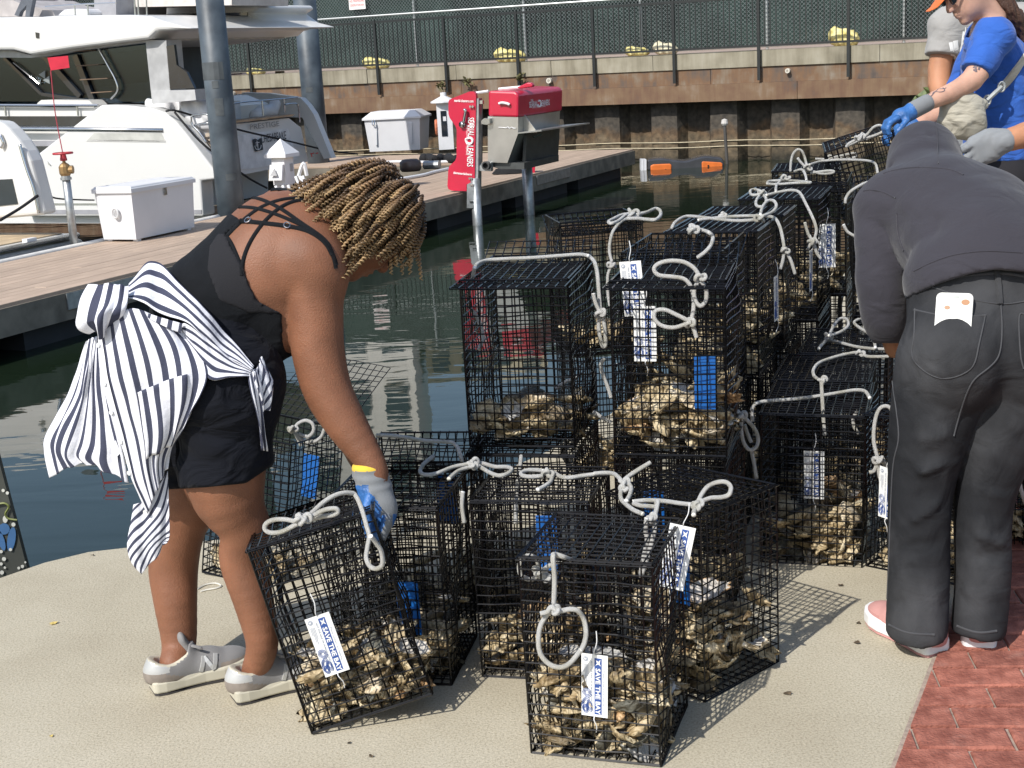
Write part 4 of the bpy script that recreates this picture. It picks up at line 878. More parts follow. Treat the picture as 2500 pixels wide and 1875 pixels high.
# ---- the red and steel water-cleaning machine at the dock edge
M_RED = mat('signal_red', (.50, .012, .045), .38, var=.04, coat=.3)
M_SSTEEL = mat('brushed_steel', (.50, .49, .46), .36, .85, var=.1, scale=3, stretch=(1, 1, 1))
Zs = 4.367; Zo = (1060, 180)
def machine():
    SP = -7.85; r = thing('litter_collector', 'red and stainless steel floating litter collector on the dock edge', 'machine', dk(SP, -.2, DECK))
    def S(nm, pts, s, dp, mt, bev=0, **k):
        mb = MB(); mb.prism(poly_s(pts, s, Zs, Zo), D3 * dp); o = part(nm, mb, mt, r, **k)
        if bev: b = o.modifiers.new('round', 'BEVEL'); b.width = bev; b.segments = 2; b.limit_method = 'ANGLE'
        return o
    def rnd(pts, per=4): return [tuple(p) for p in spline(pts, per, True)]
    cp = S('control_panel', [(152, 300), (160, 280), (185, 265), (375, 190), (420, 190), (440, 212), (446, 245), (430, 1160), (345, 1180), (345, 1252), (182, 1246), (150, 1228), (141, 1195), (150, 1030), (162, 985), (225, 925), (238, 890), (240, 600), (228, 560), (165, 470), (152, 430)], SP, .06, M_RED)
    S('panel_post', [(440, 265), (474, 262), (466, 1420), (432, 1425)], SP + .02, .12, M_GALV)
    S('bracket', [(350, 1182), (375, 1165), (425, 1175), (420, 1432), (348, 1432)], SP - .03, .10, M_GALV)
    for x, y in ((395, 1188), (412, 1188), (392, 1366), (410, 1366), (386, 350), (412, 350), (378, 1116), (400, 1116)):
        mb = MB(); mb.lathe([(.018, 0), (.018, .02)], 8, poly_s([(x, y)], SP - .03, Zs, Zo)[0] - D3 * .01, np.array([N3, Z3, D3])); part('bolt', mb, M_STEEL, r)
    # pilings into the water
    for x, y, s_, rr, y1 in ((445, 1300, SP + .05, .075, 0), (1000, 1200, SP + 1.3, .085, 0)):
        p = poly_s([(x, y)], s_, Zs, Zo)[0]; mb = MB(); mb.lathe([(rr, WATER - .8), (rr, DECK + (.2 if x < 900 else .55))], 14, (p[0], p[1], 0)); part('guide_pile', mb, M_GALV, r, smooth=True)
    # hopper: left face lies along the dock crossing, right face over the water
    S('hopper', [(572, 455), (895, 465), (892, 640), (778, 952), (572, 945)], SP + .12, 1.62, M_SSTEEL)
    S('hopper_cheek', [(572, 455), (895, 463), (893, 642), (780, 950), (574, 944)], SP + .10, .018, M_SSTEEL)
    hd = S('hood', [(575, 190), (600, 182), (850, 190), (885, 208), (898, 240), (896, 465), (575, 455)], SP + .08, 1.72, M_RED, .03)
    # side wing plate over the water and the chute
    A = poly_s([(895, 462), (893, 640)], SP + .1, Zs, Zo); e = A[1] - A[0]
    base = poly_s([(893, 640)], SP + .10, Zs, Zo)[0]
    mb = MB(); mb.prism([base, base + D3 * 1.66, base + D3 * 1.66 - N3 * .5 + Z3 * .02, base + D3 * .1 - N3 * .34 + Z3 * .02], (0, 0, .02)); part('splash_tray', mb, M_SSTEEL, r)
    mb = MB(); mb.prism([base + D3 * .22 - Z3 * .01, base + D3 * .22 - N3 * .22, base + D3 * .22 + Z3 * .30], D3 * .012); part('tray_gusset', mb, M_SSTEEL, r)
    low = poly_s([(780, 950)], SP + .10, Zs, Zo)[0]
    mb = MB(); mb.prism([base - Z3 * .03 + D3 * .30 - N3 * .01, base - Z3 * .03 + D3 * 1.6 - N3 * .01, low + D3 * 1.6 - Z3 * .05 - N3 * .16, low + D3 * .30 - Z3 * .05 - N3 * .16], N3 * .05); part('chute_flap', mb, mat('dark_steel', (.10, .105, .105), .45, .6), r)
    mb = MB(); rod(mb, [base - Z3 * .08 + D3 * .42 - N3 * .06, base - Z3 * .05 + D3 * .55 - N3 * .14], .014); part('latch_rod', mb, M_STEEL, r)
    S('base_frame', [(600, 945), (960, 950), (960, 1020), (700, 1015), (600, 985)], SP + .16, 1.35, bpy.data.materials['dark_steel'])
    S('mount_plate', [(470, 1000), (520, 940), (605, 945), (605, 1040), (470, 1035)], SP + .05, .08, M_GALV)
    p = poly_s([(563, 978)], SP + .04, Zs, Zo)[0]; mb = MB(); mb.lathe([(.045, -.02), (.065, -.02), (.065, .06), (.045, .06), (.045, -.02)], 14, p, np.array([N3, Z3, -D3])); mb.lathe([(.044, 0), (0, 0)], 14, p, np.array([N3, Z3, -D3])); part('pipe_port', mb, mat('port_dark', (.05, .05, .05), .6), r)
    S('cable_guide', [(470, 285), (515, 285), (515, 322), (470, 322)], SP + .04, .05, M_STEEL)
    S('winch_clamp', [(500, 505), (530, 475), (590, 478), (590, 530), (560, 545), (502, 535)], SP + .02, .1, M_STEEL)
    mb = MB(); A = poly_s([(515, 320), (510, 945)], SP + .06, Zs, Zo); mb.tube([A[0], A[1]], .008, 5); part('lift_cable', mb, M_LINE, r)
    mb = MB(); rod(mb, poly_s([(440, 205), (580, 185)], SP + .15, Zs, Zo), .022); rod(mb, poly_s([(690, 165), (1010, 135)], SP + .45, Zs, Zo), .026); part('gas_strut', mb, M_WHITE2, r)
    S('strut_horn', [(880, 145), (990, 95), (1025, 95), (1048, 120), (1045, 142), (900, 160)], SP + .4, .1, M_RED, .02)
    mb = MB(); rod(mb, poly_s([(690, 320), (720, 310), (770, 316), (805, 330)], SP + .05, Zs, Zo), .022); part('hood_handle', mb, M_WHITE2, hd, smooth=True)
    mb = MB(); rod(mb, poly_s([(318, 385), (335, 392), (322, 470), (310, 530)], SP - .06, Zs, Zo), .024); mb.lathe([(.05, 0), (.05, .05)], 12, poly_s([(308, 540)], SP, Zs, Zo)[0] - D3 * .05, np.array([N3, Z3, D3])); part('crank_handle', mb, M_STEEL, cp, smooth=True)
    mb = MB(); rod(mb, poly_s([(685, 572), (740, 574), (765, 578), (785, 568), (805, 582), (825, 570), (850, 582), (872, 580)], SP + .085, Zs, Zo), .006); part('wave_mark', mb, M_WHITE2, r)
    wl_ = mat('lettering_white', (.80, .78, .78), .5)
    def tx(t, p0, p1, h, s, vert=False, bold=.0):
        A, B = poly_s([p0, p1], s, Zs, Zo); ex = unit(B - A); up = np.cross(-D3, ex); up = unit(np.cross(ex, -D3)) * -1
        up = unit(np.cross(-D3, ex)); mb = MB(); add_text(mb, t, A, ex, up, h, np.linalg.norm(B - A), -D3 * .002, bold); part('lettering', mb, wl_, cp)
    tx('SEARIAL', (362, 465), (362, 668), .10, SP - .008, bold=.012); tx('LEANERS', (355, 765), (352, 988), .10, SP - .008, bold=.012); tx('THE', (392, 505), (392, 560), .06, SP - .008, bold=.01); tx('STOP POLLUTION START CLEANING', (344, 545), (340, 865), .028, SP - .008)
    tx('searial-cleaners.com', (214, 298), (420, 306), .04, SP - .008, bold=.02); tx('#iamasearialcleaner', (206, 1066), (406, 1086), .036, SP - .008, bold=.02)
    def ring(c, ra, s, wdt, a0, a1): mb = MB(); mb.tube(poly_s([(c[0] + ra * math.cos(a), c[1] + ra * .95 * math.sin(a)) for a in np.linspace(a0, a1, 16)], s, Zs, Zo), wdt, 5); part('drop_emblem', mb, wl_, r)
    ring((376, 715), 34, SP - .01, .02, -2.2, 2.6); mb = MB(); mb.tube(spline(poly_s([(352, 690), (336, 705), (352, 742), (378, 754)], SP - .01, Zs, Zo), 4), .016, 5); part('drop_emblem', mb, wl_, r)
    # lettering on the hood's water side
    hw = poly_s([(896, 330)], SP + .08, Zs, Zo)[0]; w0 = (hw[:2] - E0) @ DN
    def txw(t, p0, p1, h, bold=.0):
        A, B = [on_w(Zo[0] + p[0] / Zs, Zo[1] + p[1] / Zs, w0 - .006) for p in (p0, p1)]; ex = unit(B - A); mb = MB(); add_text(mb, t, A, ex, Z3, h, np.linalg.norm(B - A), -N3 * .001, bold); part('lettering', mb, bpy.data.materials['lettering_white'], hd)
    txw('SEARIAL', (1014, 362), (1106, 348), .085, .012); txw('LEANERS', (1140, 344), (1232, 332), .085, .012); txw('THE', (1030, 304), (1056, 300), .04, .01); txw('STOP POLLUTION START CLEANING', (1046, 372), (1186, 352), .018)
    mb = MB(); mb.tube([on_w(Zo[0] + (1122 + 17 * math.cos(a)) / Zs, Zo[1] + (318 + 32 * math.sin(a)) / Zs, w0 - .01) for a in np.linspace(-2.2, 2.8, 14)], .014, 5); part('drop_emblem', mb, wl_, r)
    # red junction box, cable coil
    p = on_z(1258, 422, DECK); mb = MB(); 
    for k in range(4): mb.tube([p + np.array([-.05 + (.34 - k * .02) * math.cos(a), (.16 - .01 * k) * math.sin(a) - .1, .02 + .02 * k]) for a in np.linspace(0, 6.28, 24, endpoint=False)], .016, 5, closed=True)
    mb.m = 0; solo('cable_coil', mb, M_LINE, 'black cable coiled on the deck under the steel hopper', 'cable', smooth=True)
    p = on_z(1268, 425, DECK) + np.array([.05, .12, 0]); mb = MB(); mb.prism([p + np.array([-.1, 0, .0]), p + np.array([.22, 0, 0]), p + np.array([.24, 0, .20]), p + np.array([.1, 0, .22])], (0, .2, 0)); solo('red_bag', mb, M_RED, 'small red bag lying behind the cable coil on deck', 'bag')
machine()

# ---- hoses and a black fender by the panel
mb = MB(); rod(mb, [on_z(x, y, DECK + .03) for x, y in ((880, 402), (960, 395), (1040, 396), (1110, 394))], .03, 5, 8); solo('white_hose', mb, M_WHITE2, 'straight white hose lying across the deck behind the red panel', 'hose', smooth=True)
mb = MB(); rod(mb, [on_z(x, y, DECK + .03) for x, y in ((960, 440), (1030, 428), (1060, 420), (1096, 412))], .03, 5, 8); solo('white_hose', mb, M_WHITE2, 'curved white hose running to the foot of the red panel', 'hose', smooth=True)
mb = MB(); P = spline([on_z(x, y, DECK + .08) for x, y in ((1030, 388), (1046, 386), (1062, 390), (1085, 386), (1112, 390))], 6); mb.tube(P, [.06 + .045 * abs(math.sin(i * .7)) for i in range(len(P))], 7); solo('black_cover', mb, M_LINE, 'bunched black cloth tied over the white hose', 'cloth', smooth=True)
c = on_z(1003, 418, DECK); mb = MB(); mb.lathe([(.17, 0), (.20, .04), (.20, .17), (.14, .22), (0, .225)], 16, c); solo('dark_bin', mb, mat('bin_brown', (.10, .07, .06), .35), 'dark round tub on the deck right of the curly hair', 'tub', smooth=True)
mb = MB(); rod(mb, [on_z(1036, 403, DECK + .08), on_z(1073, 402, DECK + .08)], .08, 3, 10); solo('pipe_roll', mb, M_GALV, 'short grey pipe lying beside the dark tub', 'pipe')

# ---- floating orange and black trap by the bulkhead
def trap():
    Zc = 7.373; Yw = on_z(1660, 411, WATER)[1]; q = lambda x, y: at(1530 + x / Zc, 330 + y / Zc, Yw)
    r = thing('floating_barrier', 'black floating barrier with two orange floats beside the bulkhead', 'float', (q(1000, 600)[0], Yw, WATER))
    top = spline([(370, 440), (620, 415), (800, 440), (1050, 460), (1250, 410), (1400, 378), (1600, 392), (1720, 420), (1762, 520)], 4)
    P = [q(x, y) for x, y in top] + [q(1762, 640), q(370, 640)]; mb = MB(); mb.prism(P, (0.05, .5, 0)); o = part('hull', mb, mat('trap_black', (.05, .05, .055), .22, spec=.7), r)
    b = o.modifiers.new('round', 'BEVEL'); b.width = .04; b.segments = 3; b.limit_method = 'ANGLE'
    for pts in ([(428, 548), (480, 525), (770, 512), (805, 530), (802, 640), (430, 640)], [(1350, 485), (1372, 470), (1690, 490), (1722, 510), (1718, 630), (1352, 630)]):
        mb = MB(); mb.prism([q(x, y) - np.array([0, .03, 0]) for x, y in pts], (0, .2, 0)); o = part('orange_float', mb, mat('float_orange', (.72, .17, .03), .4) if 'float_orange' not in bpy.data.materials else bpy.data.materials['float_orange'], r); b = o.modifiers.new('round', 'BEVEL'); b.width = .02; b.segments = 2
    for x, y in ((698, 620), (1464, 548), (1664, 570)): mb = MB(); mb.lathe([(.018, 0), (.018, .03)], 10, q(x, y) - np.array([0, .045, 0]), np.array([[1, 0, 0], [0, 0, -1], [0, 1, 0]])); part('plug', mb, M_LINE, r)
    for x in (262, 312): mb = MB(); mb.prism([q(x, 440), q(x + 44, 440), q(x + 44, 640), q(x, 640)], (0, .3, 0)); part('end_plate', mb, M_WHITE2, r)
trap()
p = on_z(1775, 400, WATER); mb = MB(); t = at(1769, 306, p[1]); mb.m = 0; mb.tube([p - Z3 * .6, p, t], .035, 9); mb.m = 1; mb.lathe([(.05, 0), (.075, .04), (.06, .12), (0, .14)], 10, t)
solo('stand_pipe', mb, [mat('pipe_dark', (.07, .065, .06), .7), mat('pipe_cap', (.55, .53, .5), .6)], 'thin dark pipe with a pale cap standing in the water by the bulkhead', 'pipe')

# ---- weeds growing from the bulkhead
def leaf_mesh():
    mb = MB(); mb.add([(0, 0, 0), (.035, .05, .012), (0, .12, -.01), (-.035, .05, .012)], [(0, 1, 2), (0, 2, 3)]); return mb
def plant(name, lab, c, n, rad, hgt, mt, grp=None, sc=1.0):
    r = thing(name, lab, 'plant', c, 0, grp); mb = MB(); st = MB(); c = np.array(c); base = leaf_mesh().v
    for k in range(max(5, n // 14)):
        a = random.uniform(0, 6.28); st.tube(spline([c, c + np.array([rad * .4 * math.cos(a), rad * .4 * math.sin(a) - .05, hgt * .5]), c + np.array([rad * math.cos(a), rad * math.sin(a) - .1, hgt * random.uniform(.5, 1)])], 4), .006 * sc, 4)
    for k in range(n):
        a, b, g = random.uniform(0, 6.28), random.uniform(-1.0, .7), random.uniform(0, 6.28); q = c + np.array([random.gauss(0, rad * .5), random.gauss(-.05, rad * .4), hgt * random.random() ** .8]); M_ = np.array(Matrix.Rotation(a, 3, 'Z') @ Matrix.Rotation(b, 3, 'X') @ Matrix.Rotation(g * .3, 3, 'Y')); s_ = sc * random.uniform(.6, 1.3)
        mb.add([q + M_ @ (np.array(v) * s_) for v in base], [(0, 1, 2), (0, 2, 3)])
    part('leaves', mb, mt, r); part('stem', st, mat('stem_brown', (.12, .10, .05), .8) if 'stem_brown' not in bpy.data.materials else bpy.data.materials['stem_brown'], r)
M_LEAF = mat('weed_leaf', (.07, .11, .03), .6, var=.4, scale=20, col2=(.14, .18, .06))
plant('shrub', 'green leafy shrub behind the blue gloved hand', at(2285, 330, 10.0), 130, .20, .30, M_LEAF, None, 1.0)
for (x, y), lb in zip(((1078, 207), (1140, 196), (1270, 186)), ('tuft of weeds on the wale above the far pedestal', 'tuft of weeds on the wale left of the red hood', 'tuft of dry weeds on the wale just above the red hood')):
    p = on_wall(x, y, -.36); plant('weed_tuft', lb, p - Z3 * .1, 34, .09, .15, mat('dry_weed', (.12, .11, .04), .7) if 'dry_weed' not in bpy.data.materials else bpy.data.materials['dry_weed'], 'weeds on the bulkhead', .8)
# ================================================================== OYSTER CAGES
M_WIRE = mat('coated_wire', (.004, .004, .0045), .22, var=.2, scale=30, spec=.38)
CW, CD, CHT, CELL = .300, .300, .475, .02535
def wire(mb, P, t=.0017):       # square wire through points
    P = np.array(P, float); n = len(P); T = np.gradient(P, axis=0); T /= np.linalg.norm(T, axis=1)[:, None]
    up = np.array([0, 0, 1.0]) if abs(T[0][2]) < .8 else np.array([0, 1.0, 0]); vs = []
    for i in range(n):
        q = unit(np.cross(up, T[i])); b = np.cross(T[i], q)
        for a, c in ((1, 0), (0, 1), (-1, 0), (0, -1)): vs.append(P[i] + (q * a + b * c) * t * 1.15)
    mb.add(vs, [(i * 4 + k, i * 4 + (k + 1) % 4, i * 4 + 4 + (k + 1) % 4, i * 4 + 4 + k) for i in range(n - 1) for k in range(4)])
def panel_mesh(w_, h_, warp, seed, seg=5, curve=None, skip=0):
    """wire mesh in the x-z plane, 1 inch cells; curve(u,v) -> y offset"""
    mb = MB(); nx, nz = int(round(w_ / CELL)), int(round(h_ / CELL)); sx, sz = w_ / nx, h_ / nz
    def y(x, z):
        u, v = x / w_, z / h_; e = 4 * u * (1 - u) * 4 * v * (1 - v)
        yy = warp * mnoise.noise((u * 2.2 + seed, v * 3.0, seed * 1.7)) * min(1, e * 1.5)
        return yy + (curve(u, v) if curve else 0)
    for i in range(nx + 1):
        if skip and i in (0, nx): continue
        jx = random.uniform(-.0012, .0012); wire(mb, [(i * sx + jx + .002 * mnoise.noise((i, k * .9, seed)), y(i * sx, k * h_ / seg) + .0012, k * h_ / seg) for k in range(seg + 1)])
    for k in range(nz + 1):
        jz = random.uniform(-.0012, .0012); wire(mb, [(i * w_ / seg, y(i * w_ / seg, k * sz) - .0012, k * sz + jz + .002 * mnoise.noise((k, i * .9, seed + 5))) for i in range(seg + 1)])
    return mb
random.seed(11)
SIDES = [panel_mesh(CW, CHT, .032, 3.1 * k + 1, 7).mesh('wire_panel', M_WIRE) for k in range(6)]
def kit(CD):
    d = {'depth': CD, 'side': [panel_mesh(CD, CHT, .032, 3.1 * k + 21, 7).mesh('wire_panel', M_WIRE) for k in range(4)], 'base': [panel_mesh(CW, CD, .012, 40 + k).mesh('wire_base', M_WIRE) for k in range(2)]}
    d['flat'] = [panel_mesh(CW + .012, CD + .012, .012, 60 + k, curve=lambda u, v: -.006).mesh('wire_lid', M_WIRE) for k in range(3)]
    d['bulge'] = [panel_mesh(CW + .014, CD + .05, .010, 71, 8, curve=lambda u, v: -.055 * (1 - (2 * v - 1) ** 2) - .01).mesh('wire_lid', M_WIRE)]
    d['lip'] = [panel_mesh(CW + .014, CD + .09, .008, 75, 10, curve=lambda u, v: .05 * max(0, (.25 - v) / .25) ** 1.6 - .012).mesh('wire_lid', M_WIRE)]
    d['seam'] = seams(CD); return d
def seams(CD):
    SEAM = MB()
    for x in (0, CW):
        for yv in (0, CD): wire(SEAM, [(x, yv, 0), (x, yv, CHT)], .0024)
    for z in (0, CHT):
        c = [(0, 0, z), (CW, 0, z), (CW, CD, z), (0, CD, z)]
        for a in range(4): wire(SEAM, [c[a], c[(a + 1) % 4]], .0024)
    return SEAM.mesh('edge_wire', M_WIRE)
KITS = (kit(CD), kit(.405))
M_BLUE = mat('blue_plate', (.006, .10, .36), .4, var=.05)
PLATE = MB(); PLATE.cbox((0, 0, 0), (.058, .004, .145), ch=.001)
for k in range(5): PLATE.box((0, -.003, -.06 + k * .03), (.056, .003, .006))
PLATE = PLATE.mesh('blue_plate', M_BLUE)
CAGES = {}; DEPTH = {}
CG = 'black wire oyster cages on the pier'
def cage(key, fl, yaw, z, label, lid='flat', tilt=None, plate=None, lidang=0):
    K = KITS[key[0] in 'ULKR' and key not in ('L0', 'R4', 'U5', 'L5')]; CD = K['depth']
    """fl: front left bottom corner (x, y); yaw in degrees of the front edge"""
    r = thing('oyster_cage', label, 'oyster cage', (fl[0], fl[1], z), R(yaw), CG)
    M_ = Matrix.Translation((fl[0], fl[1], z)) @ Matrix.Rotation(R(yaw), 4, 'Z')
    if tilt is None: tilt = M_ @ Matrix.Rotation(random.uniform(-.014, .014), 4, 'X') @ Matrix.Rotation(random.uniform(-.014, .014), 4, 'Y')
    M_ = tilt; r.matrix_world = tilt
    pk = lambda: random.choice(SIDES)
    link('wire_panel', pk(), r, (0, 0, 0)); link('wire_panel', pk(), r, (0, CD, 0)); link('wire_panel', random.choice(K['side']), r, (0, 0, 0), (0, 0, R(90))); link('wire_panel', random.choice(K['side']), r, (CW, 0, 0), (0, 0, R(90)))
    link('wire_base', random.choice(K['base']), r, (0, CD, .004), (R(90), 0, 0)) .rotation_euler = (R(90), 0, 0)
    link('edge_wire', K['seam'], r)
    if lid == 'flat': link('wire_lid', random.choice(K['flat']), r, (-.006, CD + .006, CHT + .004), (R(90), 0, 0))
    elif lid == 'bulge': link('wire_lid', K['bulge'][0], r, (-.007, CD + .03, CHT + .004), (R(90), 0, 0))
    elif lid == 'lip': link('wire_lid', K['lip'][0], r, (-.007, CD + .0, CHT + .006), (R(90), 0, 0))
    elif lid == 'open': link('wire_lid', random.choice(K['flat']), r, (-.006, CD, CHT), (R(lidang), 0, 0))
    if plate: o = link('blue_plate', PLATE, r, plate[:3], (plate[3] if len(plate) > 3 else 0, 0, plate[4] if len(plate) > 4 else 0))
    CAGES[key] = M_; DEPTH[key] = CD; return r
# panels are built in x-z: the base and lid turn about x so that their z runs along -y
def yaw_of(a, b): return math.degrees(math.atan2(b[1] - a[1], b[0] - a[0]))
# --- the leaning cage the woman holds
p0 = on_z(763, 1791, .004); ex = unit(at(1076, 1712, p0[1] + .03) - p0); ez = unit(at(600, 1328, p0[1] + .03) - p0); ex = unit(ex - ez * (ez @ ex)); ey = np.cross(ez, ex)
TILT = Matrix(((ex[0], ey[0], ez[0], p0[0]), (ex[1], ey[1], ez[1], p0[1]), (ex[2], ey[2], ez[2], p0[2]), (0, 0, 0, 1)))
cage('C0', p0, 0, 0, 'wire cage of oysters leaning over, held by the bending woman', 'flat', tilt=TILT)
cage('C1', (-.003, 2.858), -19, 0, 'front wire cage of oysters with a rope ring and a white tag on its face', 'flat')
cage('C2', (.220, 3.275), -47, 0, 'cage turned cornerwise behind the front cage, with a rope bow on its lid', 'flat', plate=(.215, .02, .30))
cage('C3', (-.492, 3.29), -12, 0, 'cage under the woman\'s gloved hand with a blue plate low inside', 'flat', plate=(.20, .02, .20))
cage('C3b', (-.45, 3.68), -9, 0, 'cage with a bulging lid just behind the gloved hand', 'bulge', plate=(.25, .02, .36))
cage('C4', (-.118, 3.272), -14, 0, 'low cage between the front cage and the held one, long rope across its lid', 'flat', plate=(.19, .02, .36))
LM = Matrix.Translation((-1.02, 4.13, .01)) @ Matrix.Rotation(R(-26), 4, 'Z') @ Matrix.Rotation(R(7), 4, 'Y') @ Matrix.Rotation(R(-6), 4, 'X')
cage('L0', (-.98, 4.13), 0, .0, 'cage with its lid standing open behind the woman\'s legs', 'open', tilt=LM, lidang=-58, plate=(.2, .28, .3))
cage('L1', (-.135, 3.70), -13, 0, 'cage at the bottom of the stack under the tall see-through cage')
cage('U1', (-.128, 3.735), -13, CHT + .012, 'upper cage standing against open water with rope looped over its top', 'lip')
cage('L2', (.268, 3.60), -17, 0, 'bottom cage under the one with blue plate and looped ropes', plate=(.1, .02, .3))
cage('U2', (.268, 3.572), -14, CHT + .012, 'upper cage with a blue plate and two rope loops on its front', 'lip', plate=(.245, .012, .20))
cage('L3', (.37, 4.10), -18, 0, 'bottom cage second in the row along the pier edge')
cage('U3', (.352, 4.08), -19, CHT + .012, 'upper cage with an arched lid and a single knot on top', 'bulge')
cage('L4', (.53, 4.50), -20, 0, 'bottom cage third in the row along the pier edge')
cage('U4', (.53, 4.49), -20, CHT + .012, 'upper cage behind the arched lid, long rope lying across its lid', 'flat')
cage('B1', (.21, 4.90), 8, CHT + .012, 'upper cage set back by the water with a rope bow on its lid', 'bulge')
cage('BL', (.22, 4.92), 8, 0, 'bottom cage under the set back cage by the water')
cage('L5', (.70, 4.88), -21, 0, 'bottom cage fourth in the row along the pier edge')
cage('U5', (.69, 4.86), -20, CHT + .012, 'upper cage with a rope tied in loops hanging down its right side', 'flat')
cage('L6', (.93, 5.36), -20, 0, 'bottom cage fifth in the row along the pier edge')
cage('U6', (.92, 5.35), -20, CHT + .012, 'upper cage with a short flat rope bow, fifth from the near end', 'flat')
cage('L7', (1.17, 5.88), -18, 0, 'bottom cage sixth in the row along the pier edge')
cage('U7', (1.16, 5.86), -17, CHT + .012, 'upper cage with a tall standing rope loop near the grey hood', 'bulge')
cage('L8', (1.28, 6.46), -15, 0, 'bottom cage at the far end of the row')
cage('U8', (1.27, 6.44), -15, CHT + .012, 'farthest upper cage at the end of the row under the held cage', 'flat')
cage('K1', (1.32, 5.18), -16, 0, 'bottom cage just left of the hooded person')
cage('K2', (1.32, 5.16), -16, CHT + .012, 'upper cage half hidden by the shoulder of the grey hoodie', 'lip')
cage('R1', (.733, 3.962), -18, 0, 'lone cage on the concrete left of the black jeans, rope across its lid', 'flat')
cage('R2', (.845, 4.35), -19, 0, 'cage behind the lone cage with a brown weed under its knot', 'flat')
cage('R3', (1.02, 4.74), -18, 0, 'cage with a rope loop on its lid under the hoodie sleeve', 'flat')
cage('R4', (1.035, 3.88), -42, 0, 'cage turned sideways tight against the left leg of the black jeans', 'flat')
cage('R5', (1.36, 3.98), -10, 0, 'cage seen between the legs of the black jeans', 'flat')
cage('R6', (1.60, 3.70), 14, 0, 'cage cut off at the right edge beside the black jeans', 'flat')
HELD = Matrix.Translation((1.60, 6.22, .60)) @ Matrix.Rotation(R(-12), 4, 'Z') @ Matrix.Rotation(R(-16), 4, 'Y') @ Matrix.Rotation(R(4), 4, 'X')
cage('HC', (1.6, 6.22), 0, .60, 'cage lifted at a slant by the person in the blue shirt', 'flat', tilt=HELD)
def cpt(key, u, v, w_, off=0):  # a point on a cage in its own frame (metres)
    return np.array((CAGES[key] @ Vector((u, v, w_))))

# ---- oysters
def oyster_mat():
    m, n, l, b = _nt('oyster_shell'); tc = n.new('ShaderNodeTexCoord'); oi = n.new('ShaderNodeObjectInfo')
    ad = n.new('ShaderNodeVectorMath'); mu = n.new('ShaderNodeVectorMath'); mu.operation = 'SCALE'; l.new(oi.outputs['Location'], mu.inputs[0]); mu.inputs['Scale'].default_value = 37.0
    l.new(tc.outputs['Object'], ad.inputs[0]); l.new(mu.outputs[0], ad.inputs[1])
    z = n.new('ShaderNodeTexNoise'); z.inputs['Scale'].default_value = 20; z.inputs['Detail'].default_value = 9; z.inputs['Roughness'].default_value = .62; l.new(ad.outputs[0], z.inputs['Vector'])
    r1 = n.new('ShaderNodeValToRGB'); e = r1.color_ramp.elements
    for _ in range(3): e.new(.5)
    for q, (p, c) in zip(e, [(.30, (.035, .028, .019)), (.39, (.17, .13, .08)), (.47, (.40, .33, .225)), (.56, (.62, .55, .43)), (.70, (.76, .72, .64))]): q.position = p; q.color = (*c, 1)
    l.new(z.outputs['Fac'], r1.inputs['Fac'])
    r2 = n.new('ShaderNodeValToRGB'); e = r2.color_ramp.elements; r2.color_ramp.interpolation = 'CONSTANT'
    for _ in range(4): e.new(.5)
    for q, (p, c) in zip(e, [(0, (.34, .30, .235)), (.28, (.74, .64, .47)), (.52, (.95, .88, .72)), (.70, (1.15, 1.10, 1.02)), (.80, (.85, .62, .42)), (.87, (.20, .22, .23))]): q.position = p; q.color = (*c, 1)
    l.new(oi.outputs['Random'], r2.inputs['Fac'])
    x = n.new('ShaderNodeMixRGB'); x.blend_type = 'MULTIPLY'; x.inputs[0].default_value = 1; l.new(r1.outputs[0], x.inputs[1]); l.new(r2.outputs[0], x.inputs[2]); l.new(x.outputs[0], b.inputs['Base Color'])
    uvm = n.new('ShaderNodeVertexColor'); uvm.layer_name = 'inside'; x2 = n.new('ShaderNodeMixRGB'); l.new(uvm.outputs['Color'], x2.inputs[0]); l.new(x.outputs[0], x2.inputs[1]); x2.inputs[2].default_value = (.66, .64, .60, 1); l.new(x2.outputs[0], b.inputs['Base Color'])
    b.inputs['Roughness'].default_value = .5; b.inputs['Specular IOR Level'].default_value = .4
    w_ = n.new('ShaderNodeTexWave'); w_.inputs['Scale'].default_value = 26; w_.inputs['Distortion'].default_value = 9; w_.inputs['Detail'].default_value = 3; l.new(ad.outputs[0], w_.inputs['Vector'])
    bp = n.new('ShaderNodeBump'); bp.inputs['Strength'].default_value = .9; bp.inputs['Distance'].default_value = .004; l.new(w_.outputs['Fac'], bp.inputs['Height']); l.new(bp.outputs['Normal'], b.inputs['Normal']); return m
M_OYS = oyster_mat()
